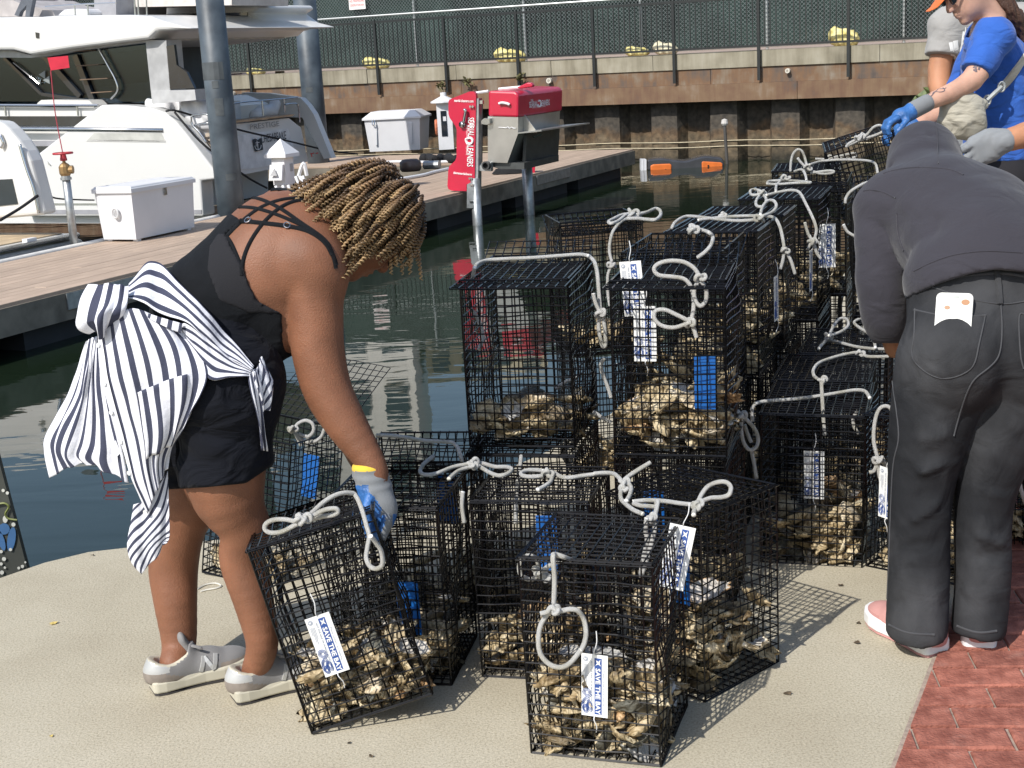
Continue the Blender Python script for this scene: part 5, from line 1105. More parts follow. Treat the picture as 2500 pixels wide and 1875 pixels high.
def oyster_mesh(seed, cup=False):
    import bmesh
    bm = bmesh.new(); bmesh.ops.create_icosphere(bm, subdivisions=3, radius=1); rnd = random.Random(seed); L = rnd.uniform(.040, .052); W_ = L * rnd.uniform(.58, .78); T = L * rnd.uniform(.20, .32) * (1.5 if cup else 1); bend = rnd.uniform(-.3, .3)
    for v in bm.verts:
        x, y, z = v.co; t = (x + 1) / 2; rho = min(1, math.hypot(x, y))
        if cup and z > -.05: z = -.05 - .42 * (1 - rho ** 2)
        wd = .42 + .75 * t ** .7; y2 = y * wd; z2 = z * (.55 + .6 * t)
        n1 = mnoise.noise((x * 2.1 + seed, y * 2.1, z * 2.1)); n2 = mnoise.noise((x * 5.3, y * 5.3 + seed, z * 5.3)); n3 = mnoise.noise((x * 11, y * 11, z * 11 + seed))
        rr = 1 + .26 * n1 + .10 * n2 + .035 * n3 + .03 * math.sin(14 * (x * .8 + abs(y2) * .9 + n1))
        edge = 1 + .16 * math.sin(math.atan2(y, x) * 7 + seed) * (1 - abs(z)) ** 2
        v.co = (x * L * rr * edge, (y2 + bend * x * x) * W_ * rr * edge, z2 * T * rr)
    lay = bm.loops.layers.color.new('inside')
    for f in bm.faces:
        c = f.calc_center_median(); k = .85 if cup and f.normal.z > .25 and math.hypot(c.x / L, c.y / W_) < .86 else 0
        for q in f.loops: q[lay] = (k, k, k, 1)
    me = bpy.data.meshes.new('oyster'); bm.to_mesh(me); bm.free(); me.materials.append(M_OYS); me.polygons.foreach_set('use_smooth', [True] * len(me.polygons)); return me
OYS = [oyster_mesh(k * 3 + 1) for k in range(8)] + [oyster_mesh(k * 5 + 2, True) for k in range(5)]
random.seed(23)
def fill(key, n, top, label, lo=(.032, .040), hi=(.268, .260), heap=None, tiltfill=0):
    hi = (hi[0], DEPTH[key] - .045)
    M_ = CAGES[key]
    for i in range(n):
        f = (i + .5) / n; u, v = random.uniform(lo[0], hi[0]), random.uniform(lo[1], hi[1])
        if random.random() < .55: v = lo[1] - .012 + random.random() * .05     # pack the front face
        elif random.random() < .5: u = hi[0] + .012 - random.random() * .04
        z = .022 + f * (top - .022) + tiltfill * (u - .15)
        q = M_ @ Vector((u, v, max(.02, z))); me = random.choice(OYS); o = bpy.data.objects.new('oyster', me)
        rot = Matrix.Rotation(random.uniform(0, 6.28), 4, 'Z') @ Matrix.Rotation(random.gauss(0, .5), 4, 'X') @ Matrix.Rotation(random.gauss(0, .45), 4, 'Y')
        s_ = random.uniform(.85, 1.4); mw = Matrix.Translation(q) @ rot @ Matrix.Scale(s_, 4)
        if heap is not None: heap.append((me, mw)); continue
        COL.objects.link(o); o.matrix_world = mw; props(o, label, 'oyster', 'oysters piled in the wire cages')
fill('C0', 52, .15, 'oyster shell in the pile inside the leaning cage the woman holds', tiltfill=-.16)
fill('C1', 58, .185, 'oyster shell in the pile inside the front cage with the rope ring')
fill('C2', 34, .20, 'oyster shell inside the cage turned cornerwise behind the front cage')
fill('C3', 26, .15, 'oyster shell inside the cage under the gloved hand')
fill('C4', 28, .145, 'oyster shell inside the low cage left of the front cage')
fill('U1', 26, .115, 'oyster shell in the see-through upper cage standing against the water')
fill('U2', 40, .165, 'oyster shell in the upper cage with the blue plate')
fill('R1', 36, .155, 'oyster shell in the lone cage left of the black jeans')
HEAP = []
for k, n, t in (('C0', 40, .13), ('C1', 55, .185), ('C2', 40, .19), ('C3', 24, .13), ('C4', 30, .14), ('U1', 14, .09), ('U2', 36, .16), ('R1', 40, .15)): fill(k, n, t, '', heap=HEAP, tiltfill=-.16 if k == 'C0' else 0)
for k, n, t in (('C3b', 20, .12), ('L0', 16, .07), ('L1', 16, .1), ('L2', 22, .14), ('L3', 22, .16), ('U3', 26, .19), ('L4', 20, .15), ('U4', 26, .2), ('B1', 14, .08), ('BL', 14, .1), ('L5', 18, .15), ('U5', 22, .18), ('L6', 16, .15), ('U6', 20, .18), ('U7', 18, .16), ('U8', 16, .15), ('L8', 10, .1), ('K1', 16, .15), ('K2', 20, .17), ('R2', 18, .14), ('R3', 18, .14), ('R4', 26, .14), ('R5', 22, .12), ('R6', 20, .12), ('HC', 14, .1)): fill(k, n, t, '', heap=HEAP)
def join_heap():
    VV = []; FF = []; o = 0
    src = {m: (np.array([tuple(v.co) for v in m.vertices]), np.array([tuple(p.vertices) for p in m.polygons])) for m in OYS}
    for me, mw in HEAP:
        V, F = src[me]; A = np.array(mw); VV.append(V @ A[:3, :3].T + A[:3, 3]); FF.append(F + o); o += len(V)
    VV = np.concatenate(VV); FF = np.concatenate(FF); me = bpy.data.meshes.new('oyster_heap'); me.from_pydata(VV.tolist(), [], FF.tolist()); me.materials.append(M_OYS); me.polygons.foreach_set('use_smooth', [True] * len(me.polygons))
    props(link('oyster_heap', me), 'heaps of oyster shells in the farther wire cages', 'oysters', None, 'stuff')
join_heap()

# ---- white ropes tied on the cages
def rope_mat():
    m, n, l, b = _nt('white_rope'); uv = n.new('ShaderNodeUVMap'); uv.uv_map = 'along'
    outs = []
    for sgn in (1, -1):
        mp = n.new('ShaderNodeMapping'); mp.inputs['Rotation'].default_value = (0, 0, R(38 * sgn)); l.new(uv.outputs[0], mp.inputs['Vector'])
        w_ = n.new('ShaderNodeTexWave'); w_.inputs['Scale'].default_value = 1.15; l.new(mp.outputs[0], w_.inputs['Vector']); outs.append(w_.outputs['Fac'])
    mx = n.new('ShaderNodeMath'); mx.operation = 'MULTIPLY'; l.new(outs[0], mx.inputs[0]); l.new(outs[1], mx.inputs[1])
    bp = n.new('ShaderNodeBump'); bp.inputs['Strength'].default_value = 1; bp.inputs['Distance'].default_value = .004; l.new(mx.outputs[0], bp.inputs['Height']); l.new(bp.outputs['Normal'], b.inputs['Normal'])
    r = n.new('ShaderNodeValToRGB'); r.color_ramp.elements[0].color = (.84, .83, .79, 1); r.color_ramp.elements[1].color = (.93, .92, .90, 1); r.color_ramp.elements[1].position = .5; l.new(mx.outputs[0], r.inputs['Fac']); l.new(r.outputs[0], b.inputs['Base Color'])
    src = b.inputs['Base Color'].links[0].from_socket; g = n.new('ShaderNodeNewGeometry'); z = n.new('ShaderNodeTexNoise'); z.inputs['Scale'].default_value = 14; z.inputs['Detail'].default_value = 6; l.new(g.outputs['Position'], z.inputs['Vector']); q = n.new('ShaderNodeValToRGB'); q.color_ramp.elements[0].position = .36; q.color_ramp.elements[0].color = (.80, .78, .70, 1); q.color_ramp.elements[1].position = .52; q.color_ramp.elements[1].color = (1, 1, 1, 1); l.new(z.outputs['Fac'], q.inputs['Fac'])
    x = n.new('ShaderNodeMixRGB'); x.blend_type = 'MULTIPLY'; x.inputs[0].default_value = 1; l.new(src, x.inputs[1]); l.new(q.outputs[0], x.inputs[2]); l.new(x.outputs[0], b.inputs['Base Color']); b.inputs['Roughness'].default_value = .7; return m
M_ROPE = rope_mat(); RR = .0056
def rope_obj(paths, label, knots=(), rad=RR):
    """paths: lists of world points; knots: (point, size)"""
    mb = MB(); UV = []
    def strand(P, r, closed=False, n=8):
        P = np.array(P); nb = len(mb.f); mb.tube(P, r, n, closed=closed); L = np.concatenate([[0], np.cumsum(np.linalg.norm(np.diff(P, axis=0), axis=1))]); N = len(P)
        for i in range(N if closed else N - 1):
            a, b = L[i], L[i + 1] if i + 1 < N else L[i] + .01
            for k in range(n): UV.extend([(a / RR, k / n * 6), (a / RR, (k + 1) / n * 6), (b / RR, (k + 1) / n * 6), (b / RR, k / n * 6)])
        if not closed: UV.extend([(0, 0)] * (2 * n))
    for p in paths:
        P = spline(p, 7) if len(p) > 2 else np.array(p); strand(P, rad)
    rnd = random.Random(len(label) * 7 + len(paths))
    for c, s_ in knots:
        c = np.array(c); Q = np.array(Matrix.Rotation(rnd.uniform(0, 6), 3, 'Z') @ Matrix.Rotation(rnd.uniform(-.6, .6), 3, 'X') @ Matrix.Rotation(rnd.uniform(-.7, .7), 3, 'Y'))
        T = np.linspace(0, 2 * math.pi, 46, endpoint=False)
        K = np.stack([(np.sin(T) + 1.6 * np.sin(2 * T)), (np.cos(T) - 1.6 * np.cos(2 * T)), -1.1 * np.sin(3 * T)], 1) * s_ * .30
        strand(c + K @ Q.T, rad * .98, True)
    V = np.array(mb.v); c = (V.min(0) + V.max(0)) / 2; c[2] = V[:, 2].min(); mb.v = [tuple(p) for p in V - c]
    me = mb.mesh('rope', M_ROPE, True); lay = me.uv_layers.new(name='along'); lay.data.foreach_set('uv', np.array(UV, float).ravel()) if len(UV) == len(me.loops) else None
    return props(link('rope', me, None, [float(x) for x in c]), label, 'rope', 'white braided ropes tied on the cages')
ZM = {'a': (1000, 450, 2.0733), 'b': (1350, 400, 2.765), 'c': (1900, 280, 3.1733), 'd': (1400, 500, 4.1475), 'e': (1600, 750, 2.369), 'f': (1230, 1300, 2.8), 'g': (1450, 1050, 3.687), 'h': (1100, 1000, 4.1475), 'i': (450, 900, 2.765), 'j': (2380, 1000, 1.9)}
def tr(k, pts, z=None, Y=None, lift=0):
    """trace a rope: on a level lid (z), or on an upright face at depth Y (one value or one per point)"""
    o = ZM[k]; out = []
    for i, q in enumerate(pts):
        x, y = o[0] + q[0] / o[2], o[1] + q[1] / o[2]
        if len(q) > 2: out.append(at(x, y, q[2])); continue
        if z is not None: out.append(on_z(x, y, z if np.isscalar(z) else z[i]))
        else: out.append(at(x, y, Y if np.isscalar(Y) else Y[0] + (Y[1] - Y[0]) * i / (len(pts) - 1)))
    return out
ZL = CHT + .014; ZU = 2 * CHT + .03
# front cage: hanging rope with a ring
rope_obj([tr('f', [(465, 190, 2.86), (410, 168, 2.82), (350, 150, 2.815), (336, 170, 2.79), (346, 300, 2.79), (345, 400, 2.79), (342, 485, 2.79)]), tr('f', [(345, 500, 2.785), (290, 570, 2.785), (247, 650, 2.78), (238, 770, 2.78), (262, 850, 2.78), (320, 905, 2.775), (390, 922, 2.77), (455, 890, 2.77), (530, 800, 2.765)]), tr('f', [(530, 800, 2.765), (552, 750, 2.77), (562, 680, 2.78), (545, 590, 2.79), (505, 535, 2.78), (450, 525, 2.775), (390, 535, 2.775), (340, 525, 2.78)]), tr('f', [(340, 525, 2.775), (290, 545, 2.775), (248, 555, 2.775)])], 'rope hanging down the front cage and ending in a big open ring', [(tr('f', [(338, 530)], Y=2.775)[0], .017), (tr('f', [(352, 528)], Y=2.77)[0], .014)])
rope_obj([tr('f', [(240, 250, 2.90), (225, 180, 2.90), (170, 160, 2.89), (125, 180, 2.89), (105, 240, 2.89), (125, 300, 2.89), (190, 320, 2.90), (235, 290, 2.90)]), tr('f', [(250, 280, 2.88), (320, 220, 2.875), (400, 190, 2.87)])], 'short rope loop tied inside the front cage behind its top edge', [(tr('f', [(232, 265)], Y=2.88)[0], .014), (tr('f', [(280, 300)], Y=2.89)[0], .016)])
# cage turned cornerwise
rope_obj([tr('g', [(940, 640), (975, 570), (1030, 505), (1110, 470), (1190, 470), (1232, 515), (1215, 580), (1150, 605), (1060, 610), (970, 640)], z=(ZL + .01, ZL + .02, ZL + .035, ZL + .05, ZL + .05, ZL + .04, ZL + .03, ZL + .02, ZL + .012, ZL + .01)), tr('g', [(350, 645), (480, 632), (640, 640), (780, 660), (910, 672)], z=ZL), tr('g', [(355, 660), (420, 680), (500, 685), (560, 690)], z=ZL - .004), tr('g', [(930, 690), (905, 720), (898, 765)], z=ZL)], 'rope on the cornerwise cage with one big loop pointing right', [(tr('g', [(930, 668)], z=ZL + .008)[0], .017), (tr('g', [(925, 690)], z=ZL + .004)[0], .012)])
rope_obj([tr('g', [(560, 660), (575, 640), (565, 700), (545, 800), (545, 900), (500, 1080), (430, 1300)], Y=(3.12, 3.02)), tr('g', [(475, 790), (465, 900), (478, 1000), (440, 1180), (420, 1320)], Y=3.05)], 'rope end drooping inside the cornerwise cage beside the slanted tag', [(tr('g', [(520, 790)], Y=3.06)[0], .014)])
# low cage's long rope
rope_obj([tr('h', [(1050, 640), (1120, 680), (1210, 688), (1330, 670), (1480, 652), (1600, 645), (1659, 650)], z=ZL), tr('g', [(0, 392), (90, 385), (170, 390), (215, 420), (260, 470)], z=ZL + .004), tr('h', [(940, 620), (840, 610), (760, 618), (712, 645), (740, 672), (830, 680), (935, 668)], z=(ZL + .004, ZL, ZL, ZL, ZL, ZL, ZL + .004)), tr('h', [(1030, 670), (1015, 725), (960, 770), (880, 812)], z=ZL), tr('g', [(280, 440), (370, 375), (510, 290)], z=(ZL + .005, ZL + .03, ZL + .05)), tr('g', [(250, 500), (240, 600), (270, 650), (350, 715), (440, 755)], z=ZL), tr('g', [(300, 470), (335, 520), (320, 590), (290, 640)], z=ZL + .004)], 'long rope crossing the low cage lid from a bow to a raised end', [(tr('h', [(985, 640)], z=ZL + .008)[0], .018), (tr('g', [(272, 470)], z=ZL + .008)[0], .016), (tr('g', [(270, 530)], z=ZL + .002)[0], .013)])
rope_obj([tr('h', [(715, 470), (705, 560), (685, 680), (668, 850), (662, 1000), (660, 1150)], Y=(3.66, 3.45))], 'straight rope end hanging down inside the low cage', [])
# held cage's neighbour: bow on the lid under the glove
rope_obj([tr('h', [(240, 530), (330, 545), (450, 578), (560, 580), (618, 600), (590, 640), (500, 668), (400, 640), (290, 572)], z=ZL + .004), tr('i', [(1910, 645), (1810, 665), (1700, 708), (1620, 715), (1592, 690), (1620, 640), (1680, 592)], z=ZL + .004), tr('i', [(1925, 665), (1850, 690), (1785, 745)], z=ZL)], 'double rope bow on the lid just right of the gloved hand', [(tr('h', [(235, 545)], z=ZL + .01)[0], .019), (tr('h', [(228, 560)], z=ZL + .016)[0], .014)])
rope_obj([tr('i', [(1300, 450), (1400, 452), (1500, 465), (1620, 485), (1740, 492), (1810, 500), (1845, 535), (1862, 580), (1875, 625)], z=(.53, .535, .535, .535, .53, .525, .515, .5, .48))], 'greyish rope draped over the bulging lid behind the glove', [])
rope_obj([tr('i', [(1880, 830), (1875, 930), (1890, 1040)], Y=3.30)], 'short rope end hanging inside the cage right of the gloved hand', [])
# open cage behind the woman
rope_obj([tr('i', [(740, 410), (770, 370), (820, 350), (865, 372), (872, 420), (835, 458), (770, 440)], Y=4.12), tr('i', [(750, 435), (800, 485), (860, 498), (920, 465), (945, 410)], Y=4.12), tr('i', [(745, 430), (770, 480), (788, 522)], Y=4.12)], 'shaded grey rope bow on the open cage behind the woman\'s arm', [(tr('i', [(730, 410)], Y=4.1)[0], .020)])
# held leaning cage
rope_obj([tr('i', [(760, 1035), (680, 1018), (600, 1022), (552, 1048), (545, 1085), (585, 1108), (660, 1100), (740, 1060), (800, 1030)], Y=(2.98, 2.98)), tr('i', [(820, 1005), (870, 965), (935, 905), (1010, 858), (1080, 838), (1145, 842)], Y=(2.98, 3.08)), tr('i', [(840, 1015), (900, 975), (960, 950), (1022, 945), (1036, 968), (1000, 988), (930, 998), (860, 1015)], Y=(2.98, 3.0)), tr('i', [(1145, 842), (1175, 890), (1205, 970), (1230, 1060), (1248, 1130), (1235, 1210), (1228, 1280), (1255, 1335), (1300, 1350), (1338, 1318), (1328, 1230), (1290, 1170), (1258, 1130)], Y=(3.08, 2.93))], 'rope bow on the lid of the leaning cage with a loop hanging below the glove', [(tr('i', [(808, 1012)], Y=2.97)[0], .020), (tr('i', [(775, 1015)], Y=2.97)[0], .014)])
# tall upper cage against the water
rope_obj([tr('a', [(330, 420, 3.78), (300, 560, 3.85), (305, 620, 3.86), (345, 680, 3.86), (372, 770, 3.84), (350, 838, 3.82)]), tr('a', [(330, 425), (345, 402), (390, 385), (480, 378), (620, 372), (760, 362), (860, 355), (905, 362)], z=ZU), tr('a', [(905, 362, 3.98), (935, 392, 3.88), (950, 450, 3.80), (958, 540, 3.78), (966, 640, 3.76)]), tr('a', [(930, 552, 3.75), (942, 600, 3.75), (962, 645, 3.75)]), tr('a', [(962, 660, 3.75), (958, 730, 3.75), (975, 815, 3.75), (992, 810, 3.75), (988, 730, 3.75), (978, 660, 3.75)])], 'rope running over the tall see-through cage and knotted on its right side', [(tr('a', [(968, 650)], Y=3.74)[0], .020)])
for pts, lb in (([(985, 880, 3.78), (968, 920, 3.78), (985, 980, 3.78), (1005, 1030, 3.78), (1020, 1080, 3.78)], 'short hanging rope length in the gap between the two upper cages'), ([(740, 1035, 4.02), (790, 1000, 4.02), (850, 980, 4.02)], 'rope length lying behind the oysters of the see-through cage'), ([(930, 1150, 3.82), (980, 1185, 3.82), (1020, 1205, 3.82)], 'low slanting rope length beside the see-through cage')): rope_obj([tr('a', pts)], lb)
# upper cage with blue plate
YF = 3.50
rope_obj([tr('a', [(1470, 470), (1440, 425), (1385, 393), (1310, 388), (1255, 405), (1238, 432), (1262, 460), (1330, 468), (1390, 480), (1425, 520), (1438, 580), (1436, 640), (1425, 690)], Y=YF), tr('a', [(1475, 490), (1500, 530), (1500, 585), (1475, 615), (1450, 595), (1440, 540), (1462, 490)], Y=YF - .01), tr('a', [(1420, 695), (1350, 660), (1290, 635), (1245, 642), (1240, 680), (1275, 715), (1340, 725), (1410, 702)], Y=YF - .005), tr('a', [(1428, 705), (1442, 740), (1452, 775)], Y=YF - .01)], 'rope with two loops hanging on the front of the cage with the blue plate', [(tr('a', [(1470, 472)], Y=YF - .01)[0], .019), (tr('a', [(1422, 700)], Y=YF - .01)[0], .018)])
rope_obj([tr('d', [(1230, 240), (1300, 255), (1370, 280), (1412, 330), (1390, 410), (1330, 480), (1255, 535)], z=(ZU + .05, ZU + .055, ZU + .055, ZU + .04, ZU + .03, ZU + .015, ZU))], 'single knot and tail on the arched lid', [(tr('d', [(1215, 255)], z=ZU + .058)[0], .020), (tr('d', [(1200, 235)], z=ZU + .062)[0], .015)])
rope_obj([tr('b', [(795, 480), (800, 440), (830, 390), (900, 355), (1000, 360), (1150, 378), (1270, 384), (1390, 375)], z=(ZU - .06, ZU - .02, ZU, ZU + .005, ZU + .005, ZU + .005, ZU + .005, ZU + .01)), tr('b', [(980, 380), (1060, 370), (1180, 358), (1300, 352), (1390, 352)], z=ZU + .004), tr('b', [(1400, 345), (1415, 290), (1450, 250), (1490, 250), (1508, 285), (1480, 325), (1410, 355)], z=(ZU + .01, ZU + .02, ZU + .03, ZU + .03, ZU + .02, ZU + .01, ZU + .01)), tr('b', [(1440, 355, 4.72), (1495, 365, 4.66), (1530, 420, 4.6), (1548, 490, 4.55), (1560, 560, 4.52)]), tr('b', [(1562, 590, 4.5), (1550, 660, 4.5), (1535, 710, 4.5)]), tr('b', [(1570, 590, 4.5), (1605, 650, 4.5), (1635, 745, 4.5)])], 'rope laid across a lid with twin knots and a forked tail down the side', [(tr('b', [(1398, 368)], z=ZU + .014)[0], .022), (tr('b', [(1148, 350)], z=ZU + .008)[0], .017), (tr('b', [(1566, 585)], Y=4.5)[0], .018)])
rope_obj([tr('b', [(1405, 185), (1360, 172), (1332, 182), (1345, 210), (1410, 205)], z=ZU + .01), tr('b', [(1400, 205), (1372, 250), (1378, 285), (1420, 285), (1440, 240), (1420, 210)], z=ZU + .006), tr('b', [(1440, 212, 5.2), (1530, 190, 5.25), (1610, 178, 5.25), (1665, 195, 5.2), (1710, 275, 5.1), (1760, 380, 5.02), (1778, 450, 5.0), (1762, 520, 5.0)]), tr('b', [(1700, 395, 5.0), (1722, 470, 5.0), (1750, 520, 5.0)]), tr('b', [(1745, 530, 4.98), (1718, 580, 4.98)]), tr('b', [(1760, 530, 4.98), (1780, 600, 4.98), (1808, 640, 4.98)])], 'rope with a double loop whose long tail hangs down between cages', [(tr('b', [(1412, 195)], z=ZU + .016)[0], .020), (tr('b', [(1752, 525)], Y=4.98)[0], .021)])
rope_obj([tr('b', [(1448, 135), (1460, 118), (1560, 112), (1670, 118), (1740, 126)], z=ZU), tr('b', [(1448, 135), (1520, 138), (1640, 130), (1740, 128)], z=ZU), tr('b', [(1505, 190), (1508, 150), (1535, 118), (1570, 105)], z=ZU)], 'flat white rope bow on the fifth upper cage', [(tr('b', [(1572, 98)], z=ZU + .014)[0], .024)])
rope_obj([tr('c', [(95, 440, 6.1), (98, 370, 6.1), (115, 305, 6.1), (150, 270, 6.1), (185, 285, 6.1), (208, 340, 6.1), (222, 405, 6.05)]), tr('c', [(150, 335, 6.0), (180, 375, 6.0), (222, 415, 6.0)]), tr('c', [(240, 388, 6.1), (330, 362, 6.2), (450, 350, 6.2), (600, 350, 6.15), (710, 360, 6.05), (755, 385, 5.9), (770, 450, 5.85)]), tr('c', [(226, 425, 6.0), (320, 455, 6.0), (400, 455, 6.0), (432, 440, 6.0), (380, 435, 6.0), (250, 452, 6.0)]), tr('c', [(125, 440, 6.0), (180, 425, 5.95), (208, 460, 5.9), (218, 505, 5.85)])], 'rope with a tall standing loop on a lid left of the grey hood', [(tr('c', [(226, 412)], Y=6.0)[0], .024)])
rope_obj([tr('c', [(290, 342), (350, 345), (405, 340)], Y=6.7), tr('c', [(410, 335), (500, 315), (585, 298), (608, 312), (590, 330), (500, 338), (415, 345)], Y=6.7)], 'rope bow on the farthest upper cage', [(tr('c', [(402, 335)], Y=6.68)[0], .022)])
rope_obj([tr('c', [(525, 252), (545, 225), (600, 195), (650, 175)], Y=5.9), tr('c', [(535, 245), (600, 215), (660, 190)], Y=5.92), tr('c', [(660, 180), (690, 150), (735, 100), (780, 82), (815, 98), (808, 130), (760, 155), (670, 185)], Y=5.9), tr('c', [(680, 190), (780, 150), (868, 115)], Y=5.95)], 'rope bow on the slanted cage held by the person in blue', [(tr('c', [(632, 178)], Y=5.88)[0], .026), (tr('c', [(650, 165)], Y=5.88)[0], .02)])
rope_obj([tr('c', [(520, 685, 5.0), (525, 645, 5.0), (560, 595, 5.02), (640, 545, 5.05), (700, 520, 5.1), (785, 495, 5.15)])], 'rope slung over the cage half hidden by the hoodie sleeve', [])
rope_obj([tr('c', [(505, 850, 5.0), (535, 905, 5.0), (580, 935, 5.0), (615, 952, 5.0)])], 'short rope end curving down beside the hoodie sleeve', [])
rope_obj([tr('d', [(600, 95), (500, 100), (410, 140), (358, 170), (380, 188), (450, 165), (530, 105), (590, 70)], z=ZU + .06), tr('d', [(650, 95), (740, 75), (830, 38), (878, 60), (880, 110), (830, 150), (740, 148), (650, 138), (540, 140)], z=ZU + .06), tr('d', [(540, 140, 4.9), (470, 180, 4.86), (400, 270, 4.82), (370, 380, 4.8), (366, 480, 4.79), (390, 580, 4.78)]), tr('d', [(385, 620, 4.78), (352, 700, 4.78), (346, 800, 4.78), (352, 920, 4.78), (370, 1025, 4.78)])], 'rope bow on the set back cage with an end hanging to a knot', [(tr('d', [(600, 85)], z=ZU + .07)[0], .024), (tr('d', [(390, 612)], Y=4.77)[0], .020)])
# lone cage and the cages behind it
rope_obj([tr('e', [(562, 660, 4.0), (560, 590, 4.0), (580, 556, 4.0)]), tr('e', [(580, 556), (640, 543), (760, 535), (900, 520), (1040, 498), (1150, 480), (1210, 485), (1240, 525)], z=ZL), tr('e', [(960, 430, 4.0), (965, 520, 3.98), (972, 640, 3.96), (980, 742, 3.95)]), tr('e', [(1172, 600, 3.95), (1145, 640, 3.95), (1150, 690, 3.95), (1176, 730, 3.95)])], 'rope lying along the lid of the lone cage by the jeans', [])
rope_obj([tr('e', [(960, 425), (920, 400), (915, 360), (950, 320), (1030, 290), (1110, 270), (1180, 262), (1230, 285), (1350, 285)], z=ZL + .004)], 'rope curling from a knot over a brown weed on the second lid', [(tr('e', [(968, 422)], z=ZL + .01)[0], .017), (tr('e', [(1185, 265)], z=ZL + .01)[0], .018)])
rope_obj([tr('e', [(1005, 165), (1030, 110), (1065, 68), (1105, 68), (1115, 105), (1075, 140), (1010, 165)], z=ZL + .03), tr('e', [(1000, 190), (1070, 205), (1160, 228), (1260, 240), (1345, 242)], z=ZL), tr('e', [(990, 190), (965, 215), (945, 240)], z=ZL), tr('e', [(1240, 55), (1180, 68), (1150, 88), (1175, 115), (1230, 150), (1262, 185), (1272, 235)], z=ZL + .01)], 'rope with an upright loop on the lid beside the hoodie sleeve', [(tr('e', [(1000, 172)], z=ZL + .012)[0], .020)])
rope_obj([tr('e', [(440, 600), (470, 612), (495, 625)], Y=3.86), tr('e', [(498, 640), (496, 700), (508, 775), (540, 822), (580, 812), (594, 765), (575, 705), (518, 640)], Y=3.84), tr('e', [(515, 680), (540, 750), (555, 780)], Y=3.88), tr('e', [(555, 830), (570, 900), (585, 990)], Y=3.86)], 'rope teardrop loop hanging in the gap left of the lone cage', [(tr('e', [(496, 622)], Y=3.83)[0], .019)])
rope_obj([tr('e', [(1385, 690), (1368, 600), (1335, 572), (1295, 590), (1270, 660), (1263, 770), (1285, 870)], Y=3.76), tr('e', [(1290, 890), (1292, 950), (1310, 1020), (1338, 1062)], Y=3.74), tr('e', [(1285, 900), (1265, 945), (1238, 955)], Y=3.74), tr('e', [(1300, 875), (1320, 900), (1330, 930), (1310, 950)], Y=3.74)], 'rope loop knotted on the cage tight against the left trouser leg', [(tr('e', [(1295, 885)], Y=3.73)[0], .022)])
rope_obj([tr('j', [(245, 150), (222, 180), (208, 230), (204, 300), (214, 370), (236, 440)], Y=3.62)], 'rope loop cut off by the right edge', [])

